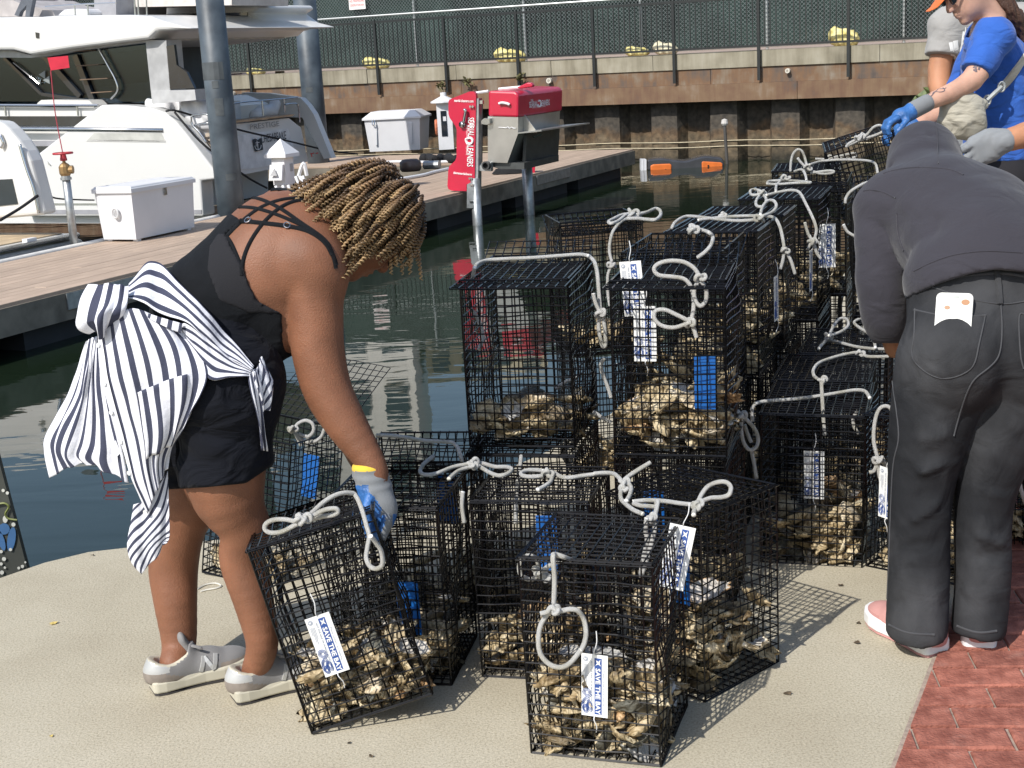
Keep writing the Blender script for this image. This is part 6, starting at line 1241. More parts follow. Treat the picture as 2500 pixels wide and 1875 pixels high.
# ---- tags
M_TAG = mat('tag_white', (.82, .82, .80), .4, var=.02); M_TAGB = mat('tag_blue', (.035, .085, .30), .45, var=.02); M_TAGG = mat('tag_grey', (.35, .38, .45), .5); M_TIE = mat('zip_tie', (.75, .75, .74), .35)
TW_, TH_ = .060, .150
def tag_parts():
    b = MB(); b.box((0, 0, 0), (TW_, .0012, TH_)); f = -.0009
    bl = MB(); bl.add([(.000, f, -TH_ / 2 + .006), (.0165, f, -TH_ / 2 + .006), (.0165, f, TH_ / 2 - .008), (.000, f, TH_ / 2 - .008)], [(0, 1, 2, 3)])
    g = f - .0005; ex, ez = np.array([0, 0, -1.0]), np.array([1.0, 0, 0])
    w_ = MB(); add_text(w_, 'SAVE THE BAY', (.0030, g, TH_ / 2 - .032), ex, ez, .0105, .112, bold=.03)
    w_.add([(.002, g, TH_ / 2 - .026), (.006, g, TH_ / 2 - .020), (.003, g, TH_ / 2 - .012), (.009, g, TH_ / 2 - .016), (.014, g, TH_ / 2 - .010), (.012, g, TH_ / 2 - .020), (.015, g, TH_ / 2 - .027), (.009, g, TH_ / 2 - .022)], [(0, 7, 1), (1, 3, 2), (3, 5, 4), (5, 7, 6), (1, 7, 5, 3)])
    s2 = MB(); add_text(s2, 'These oysters are helping', (.0195, g, TH_ / 2 - .035), ex, ez, .0042, .086); s_ = MB(); add_text(s_, 'NOT FOR SALE OR HUMAN CONSUMPTION', (-.0085, g, TH_ / 2 - .016), ex, ez, .0038, .124, bold=.02)
    for k, (a, l_) in enumerate(((-.0155, .03), (-.0185, .045), (-.0215, .038), (-.0245, .02))): s_.add([(a, g, TH_ / 2 - .024), (a + .0011, g, TH_ / 2 - .024), (a + .0011, g, TH_ / 2 - .024 - l_), (a, g, TH_ / 2 - .024 - l_)], [(0, 1, 2, 3)])
    r = MB(); r.add([(-.020 + .0058 * math.cos(a), g, TH_ / 2 - .012 + .0058 * math.sin(a)) for a in np.linspace(0, 6.283, 18, endpoint=False)], [tuple(range(18))]); 
    r.m = 1; r.add([(-.0215, g - .0004, TH_ / 2 - .015), (-.019, g - .0004, TH_ / 2 - .013), (-.017, g - .0004, TH_ / 2 - .009), (-.020, g - .0004, TH_ / 2 - .011), (-.024, g - .0004, TH_ / 2 - .0085)], [(0, 1, 2, 3, 4)])
    oy = MB(); rnd = random.Random(4)
    for cx, cz, ra, rb, rt in ((-.017, -.018, .009, .012, .5), (-.020, -.042, .008, .014, -.4), (-.011, -.050, .006, .013, .2), (-.021, -.058, .006, .010, .3)):
        for sc in (1, .72, .45): 
            P = [(cx + sc * (ra * math.cos(a) * math.cos(rt) - rb * math.sin(a) * math.sin(rt)) * (1 + .12 * math.sin(5 * a)), g - .0003 * (2 - sc), cz + sc * (ra * math.cos(a) * math.sin(rt) + rb * math.sin(a) * math.cos(rt))) for a in np.linspace(0, 6.283, 20, endpoint=False)]
            oy.tube(P, .0006, 4, closed=True)
    return [('plate', b.mesh('plate', M_TAG)), ('blue_band', bl.mesh('blue_band', M_TAGB)), ('band_lettering', w_.mesh('band_lettering', M_TAG)), ('small_lettering', s_.mesh('small_lettering', M_TAGG)), ('side_lettering', s2.mesh('side_lettering', M_TAGG)), ('round_seal', r.mesh('round_seal', [M_TAGG, M_TAG])), ('oyster_drawing', oy.mesh('oyster_drawing', M_TAGB))]
TAGP = tag_parts()
def tag(Mw, label, ties=((0, .07, .06), (0, -.07, -.045))):
    r = thing('oyster_tag', label, 'tag', (0, 0, 0), 0, 'white tags tied on the cages'); r.matrix_world = Mw
    for nm, me in TAGP: link(nm, me, r)
    for x, z, dz in ties:
        mb = MB(); mb.tube(spline([(x + .002, .004, z), (x, -.006, z + dz * .2), (x + .006, -.004, z + dz * .6), (x + .003, .003, z + dz)], 5), .0012, 5); link('zip_tie', mb.mesh('zip_tie', M_TIE), r)
def tag_face(key, u, v, z, rot=0, face='front', out=-.006, tiltx=0):
    M_ = CAGES[key] @ (Matrix.Translation((u, out, z)) if face == 'front' else Matrix.Translation((CW - out, v, z)) @ Matrix.Rotation(R(90), 4, 'Z'))
    return M_ @ Matrix.Rotation(R(rot), 4, 'Y') @ Matrix.Rotation(R(tiltx), 4, 'X')
tag(tag_face('C1', .160, 0, .185, 3), 'white SAVE THE BAY tag on the face of the front cage')
tag(tag_face('C0', .105, 0, .205, -1, out=-.020), 'white SAVE THE BAY tag leaning on the tilted cage by the grey sneakers')
c = at(1652, 1360, 2.98); tag(Matrix.Translation(Vector(c)) @ Matrix.Rotation(R(-14), 4, 'Z') @ Matrix.Rotation(R(12), 4, 'Y') @ Matrix.Rotation(R(-10), 4, 'X'), 'white tag hanging aslant at the corner of the cornerwise cage')
c = at(1575, 815, 3.58); tag(Matrix.Translation(Vector(c)) @ Matrix.Rotation(R(-14), 4, 'Z') @ Matrix.Rotation(R(1), 4, 'Y'), 'lower of the two white tags inside the cage with the blue plate')
c = at(1545, 705, 3.66); tag(Matrix.Translation(Vector(c)) @ Matrix.Rotation(R(-20), 4, 'Z') @ Matrix.Rotation(R(-4), 4, 'Y'), 'upper of the two white tags inside the cage with the blue plate')
tag(tag_face('R1', .155, 0, .285, 0, out=.012), 'white tag inside the lone cage left of the jeans')
c = at(2166, 1205, 3.66); tag(Matrix.Translation(Vector(c)) @ Matrix.Rotation(R(-58), 4, 'Z') @ Matrix.Rotation(R(2), 4, 'Y'), 'white tag poking out at the left leg of the black jeans')
c = at(1895, 728, 4.5); tag(Matrix.Translation(Vector(c)) @ Matrix.Rotation(R(66), 4, 'Z'), 'narrow white tag seen edge-on under the forked rope tail')
c = at(1980, 660, 4.98); tag(Matrix.Translation(Vector(c)) @ Matrix.Rotation(R(68), 4, 'Z') @ Matrix.Rotation(R(3), 4, 'Y'), 'white tag seen edge-on under the knot nearest the hoodie sleeve')
c = at(2018, 600, 5.38); tag(Matrix.Translation(Vector(c)) @ Matrix.Rotation(R(-12), 4, 'Z') @ Matrix.Scale(1.15, 4), 'bright white tag inside the cages left of the hoodie sleeve')
# ---- small bits on the deck
M_LITTER = mat('dried_leaf', (.10, .07, .04), .8, var=.3, scale=40)
for x, y, s_, lb in ((2052, 1428, .012, 'dark shell chip on the concrete near the lone cage'), (2095, 1520, .010, 'dark chip left of the pink shoe'), (2092, 1568, .014, 'crumbled brown leaf left of the pink shoe'), (1922, 1692, .013, 'brown fleck on the concrete near the bricks'), (130, 1520, .016, 'yellowed leaf on the concrete at left'), (125, 1795, .009, 'tiny yellow petal at the lower left'), (852, 1812, .008, 'tiny dark twig in front of the leaning cage'), (226, 1355, .010, 'small dark pebble near the pier corner'), (905, 1845, .008, 'small dark pebble below the leaning cage')):
    p = on_z(x, y, .004); s_ *= .75; mb = MB(); n = 7; vs = [(p[0] + s_ * random.uniform(.6, 1.3) * math.cos(a), p[1] + s_ * random.uniform(.5, 1.2) * math.sin(a), random.uniform(0.001, .008)) for a in np.linspace(0, 6.28, n, endpoint=False)]; mb.add(vs + [(p[0], p[1], s_ * .6)], [(i, (i + 1) % n, n) for i in range(n)])
    solo('litter', mb, M_LITTER if 'yellow' not in lb else mat('dry_yellow', (.5, .38, .12), .8) if 'dry_yellow' not in bpy.data.materials else bpy.data.materials['dry_yellow'], lb, 'debris', 'specks on the concrete')
mb = MB(); c = spline([on_z(x, y, .003) for x, y in ((482, 1438), (500, 1428), (525, 1424), (540, 1430), (528, 1436), (505, 1440), (490, 1444))], 4); mb.tube(c, .003, 4); solo('dried_foam', mb, mat('foam_white', (.6, .58, .52), .9), 'chalky white mark on the concrete between the woman\'s legs', 'stain')
# ================================================================== PEOPLE
from mathutils.bvhtree import BVHTree
def skin_mat(name, col, rough=.48):
    return mat(name, col, .54, var=.17, scale=9, bump=.22, bscale=260, spec=.38, sss=.12, detail=9)
def proj(X, Y, Z):      # picture coordinates of real points, used to draw seams and hems on a garment
    a = Y * FWD[1] + (Z - CAM_H) * FWD[2]; u = X * IX[0] + Y * IX[1] + (Z - CAM_H) * IX[2]; v = X * IY[0] + Y * IY[1] + (Z - CAM_H) * IY[2]
    return CX + F_PX * u / a, CY + F_PX * v / a
def bvh_of(o):
    off = np.array(o.matrix_world.translation) if o.parent is None else root_of(o)
    off = root_of(o); me = o.data; return BVHTree.FromPolygons([Vector(v.co) + Vector(off) for v in me.vertices], [tuple(p.vertices) for p in me.polygons])
def on_surf(bv, x, y, lift=.002):
    d = Vector(unit(ray(x, y))); h, n, i, t = bv.ray_cast(Vector(CAM), d)
    if h is None: return None, None
    return np.array(h) + np.array(n) * lift, np.array(n)
def ribbon(bvs, pts, wd, th, mb, lift=.001, per=5):
    """a flat strap following the surface under a traced line"""
    C = spline(np.array(pts, float), per) if len(pts) > 2 else np.array([np.array(pts[0]) + (np.array(pts[1]) - np.array(pts[0])) * t for t in np.linspace(0, 1, 8)])
    P = []; N = []
    for x, y in C:
        best = None
        for bv in bvs:
            h, n = on_surf(bv, x, y, lift)
            if h is not None and (best is None or h[1] < best[0][1]): best = (h, n)
        if best is None: continue
        P.append(best[0]); N.append(best[1])
    if len(P) < 3: return
    P = np.array(P); N = np.array(N)
    for _ in range(3): P[1:-1] = .5 * P[1:-1] + .25 * (P[:-2] + P[2:]); N[1:-1] = N[1:-1] + N[:-2] + N[2:]; N /= np.linalg.norm(N, axis=1)[:, None]
    T = np.gradient(P, axis=0); T /= np.linalg.norm(T, axis=1)[:, None] + 1e-9; S = np.cross(T, N); S /= np.linalg.norm(S, axis=1)[:, None] + 1e-9; vs = []
    for p, n, s in zip(P, N, S): vs += [p - s * wd / 2, p - s * wd * .3 + n * th, p + s * wd * .3 + n * th, p + s * wd / 2]
    m = len(P); mb.add(vs, [(i * 4 + k, i * 4 + k + 1, i * 4 + 5 + k, i * 4 + 4 + k) for i in range(m - 1) for k in range(3)] + [(0, 1, 2, 3), (m * 4 - 1, m * 4 - 2, m * 4 - 3, m * 4 - 4)])
def fabric(name, col, var=.12, scale=3, bump=.25, bscale=500, wr=.0, **k):
    m = mat(name, col, .88, var=var, scale=scale, bump=bump, bscale=bscale, spec=.2, **k)
    m.node_tree.nodes['Bump'].inputs['Distance'].default_value = .002; m.node_tree.nodes['Principled BSDF'].inputs['Sheen Weight'].default_value = .15 if max(col) > .03 else .02
    if wr: folds(m, wr)
    return m
def folds(m, dist, sc=(9, 9, 16)):     # soft creases of worn cloth, under the weave
    n, l = m.node_tree.nodes, m.node_tree.links; tc = n.new('ShaderNodeTexCoord'); mp = n.new('ShaderNodeMapping'); mp.inputs['Scale'].default_value = sc; mp.inputs['Rotation'].default_value = (.2, .45, 0); l.new(tc.outputs['Object'], mp.inputs['Vector'])
    z = n.new('ShaderNodeTexNoise'); z.inputs['Scale'].default_value = 1; z.inputs['Detail'].default_value = 3; z.inputs['Roughness'].default_value = .4; z.inputs['Distortion'].default_value = 1.1; l.new(mp.outputs['Vector'], z.inputs['Vector'])
    b2 = n.new('ShaderNodeBump'); b2.inputs['Strength'].default_value = 1; b2.inputs['Distance'].default_value = dist; l.new(z.outputs['Fac'], b2.inputs['Height']); l.new(b2.outputs['Normal'], n['Bump'].inputs['Normal'])
def finger(b, base, d1, d2, d3, l, r, k=.006):
    p0 = np.array(base); p1 = p0 + unit(d1) * l * .45; p2 = p1 + unit(d2) * l * .30; p3 = p2 + unit(d3) * l * .25
    b.cap(p0, p1, r, r * .96, k); b.cap(p1, p2, r * .96, r * .9, k); b.cap(p2, p3, r * .9, r * .8, k)
M_GLOVE = fabric('glove_knit', (.22, .23, .24), bump=.6, bscale=900); M_GLOVB = mat('glove_rubber', (.035, .13, .36), .45, var=.25, scale=22, bump=.35, bscale=120); M_CUFF = fabric('glove_cuff_yellow', (.75, .50, .06))
# ---------------------------------------------------------------- sneakers
def shoe(parent, heel, toe, mats, hgt=.095, L=None, logo=True, tongue=True):
    """mats: sole, outsole, upper, heel, accent"""
    heel = np.array([heel[0], heel[1], 0.0]); toe = np.array([toe[0], toe[1], 0.0]); L = L or np.linalg.norm(toe - heel); fx = unit(toe - heel); fy = np.array([-fx[1], fx[0], 0]); fz = np.array([0, 0, 1.0])
    W = lambda x, y, z: heel + fx * x * L + fy * y + fz * z
    prof = [(.0, .030), (.03, .038), (.12, .042), (.3, .040), (.5, .042), (.68, .050), (.80, .050), (.90, .042), (.97, .026), (1.0, .006)]
    out = [(x, w_) for x, w_ in prof] + [(x, -w_) for x, w_ in prof[::-1]]
    def slab(nm, z0, z1, infl, m, rise=.0):
        mb = MB(); n = len(out); f = lambda x: rise * max(0, x - .6) ** 2 * 6
        vs = [W(x + (infl / L) * (2 * x - 1), y * (1 + infl / .045), z0 + f(x)) for x, y in out] + [W(x + (infl / L) * (2 * x - 1) * 1.0, y * (1 + infl / .045), z1 + f(x) - .006 * (x > .2) * (x < .5)) for x, y in out]
        mb.add(vs, [tuple(range(n)), tuple(range(2 * n - 1, n - 1, -1))] + [(i, i + n, (i + 1) % n + n, (i + 1) % n) for i in range(n)]); o = part(nm, mb, m, up)
        bv = o.modifiers.new('round', 'BEVEL'); bv.width = .005; bv.segments = 2; bv.limit_method = 'ANGLE'; return o
    b = Body(); b.ell(W(.14, 0, .055), (.052, .037, .045), np.array([fx, fy, fz]), .02); b.cap(W(.12, 0, .045), W(.55, 0, .040), .036, .036, .03); b.ell(W(.74, 0, .040), (.070, .047, .032), np.array([fx, fy, fz]), .03); b.cap(W(.30, 0, .075), W(.58, 0, .050), .030, .030, .03)
    b.cap(W(.13, 0, .07), W(.13, 0, hgt - .01), .036, .035, .015); b.cap(W(.34, 0, .08), W(.36, 0, hgt + .006), .028, .026, .02)
    b.field(.0045); g = b.grid(); Zg = g[2] + 0 * g[0] + 0 * g[1]
    Xl = ((g[0] - heel[0]) * fx[0] + (g[1] - heel[1]) * fx[1]) / L
    f = np.maximum(b.D, .028 - Zg)
    op = Body(); op.cap(W(.17, 0, hgt - .012), W(.30, 0, hgt + .01), .029, .030, .01); op.field(0, b); f = np.maximum(f, -op.D)
    rim = hgt - .016 * np.sin(np.clip(Xl / .36, 0, 1) * math.pi); f = np.maximum(f, Zg - rim - .02 * (Xl > .36))
    def pick(C, N):
        x = ((C - heel) @ fx) / L; z = C[:, 2]; m = np.zeros(len(C), int); m[(x < .30) & (z < .060 - .10 * np.maximum(x - .1, 0))] = 1; m[(x < .16) & (z >= .062)] = 2; m[(x > .66) & (z < .052)] = 1; m[(z > rimz(x) - .004) & (x < .36)] = 3; return m
    rimz = lambda x: hgt - .016 * np.sin(np.clip(x / .36, 0, 1) * math.pi)
    up = skin('sneaker', f, b, [mats[2], mats[3], mats[4], mats[0]], parent, pick); parent = up
    slab('outsole', .002, .008, .0, mats[1], .012); slab('midsole', .008, .039 if logo else .042, .003, mats[0], .012)
    bv = bvh_of(up)
    if tongue:
        t = Body(); t.cap(W(.42, 0, .086), W(.345, 0, hgt + .030), .020, .021, .01, ((fx + fz * .2), .5)); t.field(.004); skin('tongue', t.D, t, mats[2], parent)
        mb = MB()
        for k in range(4):
            x = .44 + k * .055; z = .088 - k * .009; mb.tube(spline([W(x, -.022, z - .008), W(x - .01, 0, z + .004), W(x, .022, z - .008)], 4), .0045, 5)
        for s_ in (-1, 1): mb.tube(spline([W(.44, 0, .095), W(.42, s_ * .02, .108), W(.50, s_ * .032, .100), W(.46, s_ * .008, .092)], 5), .0042, 5)
        part('laces', mb, mats[2], parent)
    if logo:
        mb = MB(); side = -fy
        def q(x, z): 
            h, n, i, t_ = bv.ray_cast(Vector(W(x, -.12, z)), Vector(fy)); return (np.array(h) + np.array(n) * .0015) if h is not None else W(x, -.042, z)
        for a, c in (((.46, .042), (.51, .076)), ((.51, .076), (.585, .042)), ((.585, .042), (.63, .074))):
            pts = [q(a[0] + (c[0] - a[0]) * t_, a[1] + (c[1] - a[1]) * t_) for t_ in np.linspace(0, 1, 4)]; n_ = side
            for i in range(3): mb.bar(pts[i], pts[i + 1] + (pts[i + 1] - pts[i]) * .1, .010, .004, n_)
        part('side_letter', mb, mats[4], parent)

# ================================================================ the bending woman
M_SKIN = skin_mat('brown_skin', (.215, .092, .050))
M_TANK = fabric('black_knit', (.006, .007, .009), bump=.3, wr=.012); M_TANKG = fabric('charcoal_mesh', (.018, .018, .021), bump=.5, bscale=350); M_SHORT = fabric('black_jersey', (.004, .005, .009), wr=.03)
WB = []
def woman():
    r = thing('person', 'person in a black strappy top bending to grip a cage, striped shirt round the waist', 'person', (-.80, 3.30, 0))
    f = unit([.88, .47, 0]); rt = np.array([f[1], -f[0], 0]); P = np.array([-.725, 3.33, .81]); b = Body()
    hN, hF = P + rt * .085, P - rt * .085
    legN = [hN, at(550, 1170, 3.24), at(590, 1288, 3.235), at(592, 1368, 3.245), at(620, 1470, 3.228), at(640, 1570, 3.218), on_z(571, 1712, 0) + f * .062 + Z3 * .065]
    legF = [hF, at(470, 1170, 3.40), at(443, 1288, 3.40), at(424, 1375, 3.415), at(428, 1462, 3.392), at(437, 1570, 3.366), on_z(372, 1690, 0) + f * .062 + Z3 * .065]
    W_ = at(505, 775, 3.34); Cc = at(652, 676, 3.42); U = at(694, 606, 3.46); sN = at(757, 636, 3.315); sF = at(690, 532, 3.62)
    b.cap(P - rt * .07, P + rt * .07, .118, .118, .04); b.ell(P - f * .07 + rt * .07 + Z3 * .01, (.112, .112, .112), None, .05); b.ell(P - f * .07 - rt * .07 + Z3 * .01, (.112, .112, .112), None, .05)
    b.chain([P, W_, Cc, U], [.120, .132, .155, .138], .06); b.cap(sN + (sF - sN) * .15, sF, .085, .068, .05); b.ell((Cc + U) / 2 + rt * .04, (.165, .165, .16), None, .05)
    for sg, dy in ((1, 0), (-1, .16)): b.ell(at(676, 788, 3.345 + dy), (.080, .080, .085), None, .04)
    b.chain(legN, [.110, .097, .057, .056, .049, .040, .034], .03); b.chain(legF, [.110, .095, .063, .064, .056, .044, .035], .03)
    b.ell(legN[2] + f * .018, (.05, .05, .055), None, .03)
    arm = [sN, at(768, 745, 3.30), at(776, 852, 3.285), at(800, 952, 3.27), at(848, 1040, 3.25), at(908, 1135, 3.22), at(916, 1180, 3.21)]
    b.chain(arm, [.080, .0690, .0640, .0590, .0500, .0345, .033], .025); b.ell(at(792, 668, 3.31), (.058, .06, .065), None, .03)
    b.chain([sF, at(770, 800, 3.52), at(800, 945, 3.46), at(880, 1110, 3.42), at(905, 1165, 3.40)], [.066, .055, .05, .036, .03], .025)
    # neck and head
    Hc = at(897, 555, 3.50); u = unit(at(1005, 560, 3.545) - at(856, 675, 3.49)); n0 = np.array([.50, .27, -.82]); nf = unit(n0 - u * (u @ n0)); lat = np.cross(u, nf); HR = np.array([nf, lat, u])
    H = lambda a, l_, c: Hc + nf * a + lat * l_ + u * c
    near = 1 if (lat @ rt) > 0 else -1
    b.chain([at(735, 560, 3.46), at(800, 575, 3.48), H(-.02, 0, -.06)], [.075, .060, .056], .04); b.cap(at(735, 560, 3.46), sN, .06, .06, .05); b.cap(at(735, 560, 3.46), sF, .06, .055, .05)
    b.ell(Hc, (.098, .076, .112), HR, .02); b.ell(H(.035, 0, -.065), (.058, .056, .060), HR, .03); b.ell(H(.070, 0, -.104), (.022, .024, .018), HR, .02)
    b.cap(H(.092, 0, .020), H(.112, 0, -.026), .010, .013, .012); b.ell(H(.108, 0, -.032), (.014, .019, .011), HR, .008)
    b.ell(H(.092, 0, -.060), (.014, .026, .008), HR, .006); b.ell(H(.089, 0, -.074), (.014, .024, .009), HR, .006); b.ell(H(.105, 0, -.067), (.012, .022, .0022), HR, .003, True)
    for s_ in (1, -1):
        b.ell(H(.098, s_ * .033, .012), (.016, .018, .011), HR, .012, True); b.ell(H(.080, s_ * .033, .012), (.014, .013, .012), HR, .004); b.cap(H(.092, s_ * .015, .032), H(.082, s_ * .052, .032), .008, .007, .012); b.ell(H(.062, s_ * .042, -.035), (.03, .024, .024), HR, .02)
        b.ell(H(-.012, s_ * .077, -.014), (.022, .010, .032), HR, .006)
    b.field(.0062); body = skin('body', b.D, b, M_SKIN, r); body_bv = bvh_of(body)
    X, Y, Z = b.grid(); px, py = proj(X, Y, Z); f0 = b.D
    # eyes and glasses
    for s_ in (1, -1):
        e = MB(); e.lathe([(0, 0), (.004, .002), (.0075, .006)], 10, H(.095, s_ * .033, .012), np.array([lat, u, -nf])); part('eye', e, mat('eye_dark', (.03, .02, .015), .2) if 'eye_dark' not in bpy.data.materials else bpy.data.materials['eye_dark'], r)
    mb = MB()
    for s_ in (1, -1):
        mb.tube([H(.112 - .010 * abs(math.cos(a)), s_ * (.036 + .027 * math.cos(a)), .004 + .021 * math.sin(a)) for a in np.linspace(0, 6.28, 22, endpoint=False)], .0022, 6, closed=True); mb.tube([H(.104, s_ * .062, .010), H(.05, s_ * .080, .012), H(-.01, s_ * .083, .006)], .002, 5)
    mb.tube([H(.113, -.010, .008), H(.117, 0, .011), H(.113, .010, .008)], .002, 5); part('glasses', mb, mat('glasses_dark', (.03, .025, .025), .25), r)
    # tank top
    yb = np.array([470, 500, 512, 541, 556, 574, 600, 652, 700, 735, 757, 775, 800, 1500]); xb = np.array([500, 530, 548, 594, 572, 550, 560, 590, 607, 627, 668, 712, 760, 1500])
    cut = (px - np.interp(py, yb, xb)) / 990.0
    arm_keep = Body(); arm_keep.chain(arm, [.086, .080, .076, .075, .06, .05, .05], .02); arm_keep.field(0, b)
    torso = Body(); torso.p = [q for q in b.p]; low = (P[2] + .03) - Z + 0 * X
    ft = np.maximum(np.maximum(f0 - .0055, cut), np.maximum(low, -(arm_keep.D - .004)))
    skin('side_panel', np.maximum(np.maximum(ft - .0025, (np.interp(py, [560, 600, 660, 735, 760], [540, 512, 506, 535, 600]) - px) / 990), np.maximum((570 - py) / 990, np.maximum((py - 765) / 990, Y - 3.42 - .3 * (X + .6)))), b, M_TANKG, r)
    top = skin('tank_top', ft, b, M_TANK, r); top_bv = bvh_of(top)
    sc = lambda pts: [(x / 2.44, y / 2.44) for x, y in pts]
    for pts, wd in (([(1395, 1212), (1480, 1172), (1620, 1134), (1720, 1136), (1800, 1168)], .017), ([(1420, 1195), (1480, 1182), (1560, 1192), (1680, 1250), (1790, 1328), (1890, 1395), (1950, 1450), (1985, 1530), (2000, 1600)], .011), ([(1405, 1238), (1480, 1238), (1560, 1252), (1700, 1300), (1850, 1372), (1930, 1440), (1975, 1520)], .010), ([(1350, 1412), (1440, 1322), (1560, 1234), (1680, 1192), (1790, 1182), (1810, 1190)], .011), ([(1438, 1600), (1470, 1482), (1550, 1352), (1650, 1252), (1740, 1205), (1805, 1195)], .011), ([(1430, 1316), (1560, 1330), (1700, 1346), (1830, 1376), (1930, 1440), (1985, 1530), (2000, 1580)], .013), ([(1340, 1400), (1380, 1450), (1430, 1570), (1440, 1640)], .010)):
        mb = MB(); ribbon([body_bv, top_bv], sc(pts), wd, .004, mb, .001); part('strap', mb, M_TANK, top, smooth=True)
    for x, y in ((1427, 1208), (1480, 1318), (1710, 1348)):
        h, n = on_surf(body_bv, x / 2.44, y / 2.44, .005)
        if h is not None:
            mb = MB(); A = frame(n, np.array([0, 0, 1.0])); mb.tube([h + A[0] * .0075 * math.cos(a) * 1.1 + A[1] * .0075 * math.sin(a) for a in np.linspace(0, 6.28, 12, endpoint=False)], .0015, 5, closed=True); part('strap_ring', mb, M_STEEL, top)
    # shorts
    s = Body(); s.cap(P - rt * .07 + Z3 * .02, P + rt * .07 + Z3 * .02, .126, .126, .05); s.cap(P, W_, .126, .138, .05)
    for q in b.p[1:3]: s.p.append(q)
    s.chain([hN, at(548, 1180, 3.235), at(556, 1280, 3.235)], [.118, .112, .112], .07); s.chain([hF, at(480, 1180, 3.40), at(470, 1280, 3.40)], [.118, .108, .108], .07)
    s.field(.008); Xs, Ys, Zs_ = s.grid(); sx, sy = proj(Xs, Ys, Zs_)
    fs = s.D + .004 * np.sin(Zs_ * 60 + Xs * 25 + Ys * 12) * np.clip((sy - 950) / 150, 0, 1)
    hem = (sy - np.interp(sx, [350, 405, 500, 600, 660], [1197, 1195, 1190, 1180, 1140])) / 990; 
    fs = np.maximum(np.maximum(fs, hem), Zs_ - 1.02); so = skin('shorts', fs, s, M_SHORT, r); WB.extend([body_bv, top_bv, bvh_of(so)])
    # shoes
    mats = (mat('sole_cream', (.48, .45, .36), .6), mat('outsole_dark', (.05, .045, .045), .8), fabric('shoe_grey_mesh', (.23, .225, .225), bump=.6, bscale=700), mat('shoe_suede', (.24, .205, .175), .9, var=.12, scale=50), mat('shoe_silver', (.48, .48, .47), .4, .25))
    shoe(r, on_z(372, 1690, 0), on_z(612, 1628, 0), mats); shoe(r, on_z(571, 1712, 0), on_z(812, 1648, 0), mats)
    # glove gripping the wire
    g = Body(); c0, c1 = at(902, 1150, 3.222), at(914, 1190, 3.21); g.cap(c0, c1, .043, .040, .01); g.cap(c1, at(926, 1235, 3.195), .037, .042, .02, (rt, .72)); g.ell(at(930, 1245, 3.19), (.040, .030, .050), None, .015)
    for i in range(4):
        k = at(944 + 3 * i, 1270 + 6 * (1.5 - abs(i - 1.5)), 3.155 + .023 * i); finger(g, k, at(930, 1312, 3.15 + .022 * i) - k, at(893, 1296, 3.15 + .022 * i) - at(930, 1312, 3.15 + .022 * i), at(890, 1262, 3.15 + .02 * i) - at(893, 1296, 3.15 + .022 * i), .098 - .006 * abs(i - 1.3), .0125)
    finger(g, at(903, 1215, 3.17), at(893, 1250, 3.15) - at(903, 1215, 3.17), at(898, 1285, 3.14) - at(893, 1250, 3.15), at(908, 1310, 3.14) - at(898, 1285, 3.14), .088, .0135)
    g.field(.0035); G = g.grid(); gf = g.D + .0012 * np.sin(G[2] * 260) * (G[2] > c1[2])
    gf = gf + 0
    def gp(C, N):
        x, y = proj(C[:, 0], C[:, 1], C[:, 2]); m = ((N[:, 0] < -.15) & (y > 1185) | (x < np.interp(y, [1180, 1215, 1240, 1300, 1320], [880, 915, 932, 922, 925]))) & (y > 1185); m = m | ((x > 958) & (y > 1255)); o = m.astype(int); o[(y < 1151)] = 2; return o
    skin('glove', gf, g, [M_GLOVE, M_GLOVB, M_CUFF], r, gp)
    fg = Body(); q = at(905, 1165, 3.40); fg.cap(q, at(925, 1215, 3.385), .034, .036, .01)
    for i in range(4): finger(fg, at(930 + 4 * i, 1225, 3.36 + .022 * i), (.2, -.1, -1), (-.8, 0, -.5), (-.4, 0, .8), .09, .0115)
    finger(fg, at(915, 1205, 3.36), (-.3, -.5, -.7), (-.1, -.3, -.8), (.3, 0, -.6), .08, .0125); fg.field(.005); skin('glove', fg.D, fg, [M_GLOVE], r)
    # hair: a dark cap of roots and hanging twists
    hm, n_, l_, bs = _nt('hair_twist'); uv = n_.new('ShaderNodeUVMap'); uv.uv_map = 'along'; sp = n_.new('ShaderNodeSeparateXYZ'); l_.new(uv.outputs[0], sp.inputs[0])
    rp = n_.new('ShaderNodeValToRGB'); e = rp.color_ramp.elements; e.new(.5); e.new(.8)
    for q_, (p_, c_) in zip(e, [(0, (.020, .012, .008)), (.2, (.080, .046, .024)), (.55, (.165, .098, .048)), (1, (.34, .23, .115))]): q_.position = p_; q_.color = (*c_, 1)
    l_.new(sp.outputs[0], rp.inputs['Fac']); hv = n_.new('ShaderNodeMixRGB'); hv.blend_type = 'MULTIPLY'; hv.inputs[0].default_value = 1; mr = n_.new('ShaderNodeMapRange'); mr.inputs['To Min'].default_value = .45; mr.inputs['To Max'].default_value = 1.5; l_.new(sp.outputs[1], mr.inputs['Value']); l_.new(rp.outputs[0], hv.inputs[1]); l_.new(mr.outputs[0], hv.inputs[2]); l_.new(hv.outputs[0], bs.inputs['Base Color']); bs.inputs['Roughness'].default_value = .42; bs.inputs['Specular IOR Level'].default_value = .4
    cap = Body(); cap.ell(Hc - nf * .006 + u * .006, (.108, .088, .120), HR, .02); cap.field(.006); CX_, CY_, CZ_ = cap.grid(); cf = (CX_ - Hc[0]) * nf[0] + (CY_ - Hc[1]) * nf[1] + (CZ_ - Hc[2]) * nf[2]; cu = (CX_ - Hc[0]) * u[0] + (CY_ - Hc[1]) * u[1] + (CZ_ - Hc[2]) * u[2]
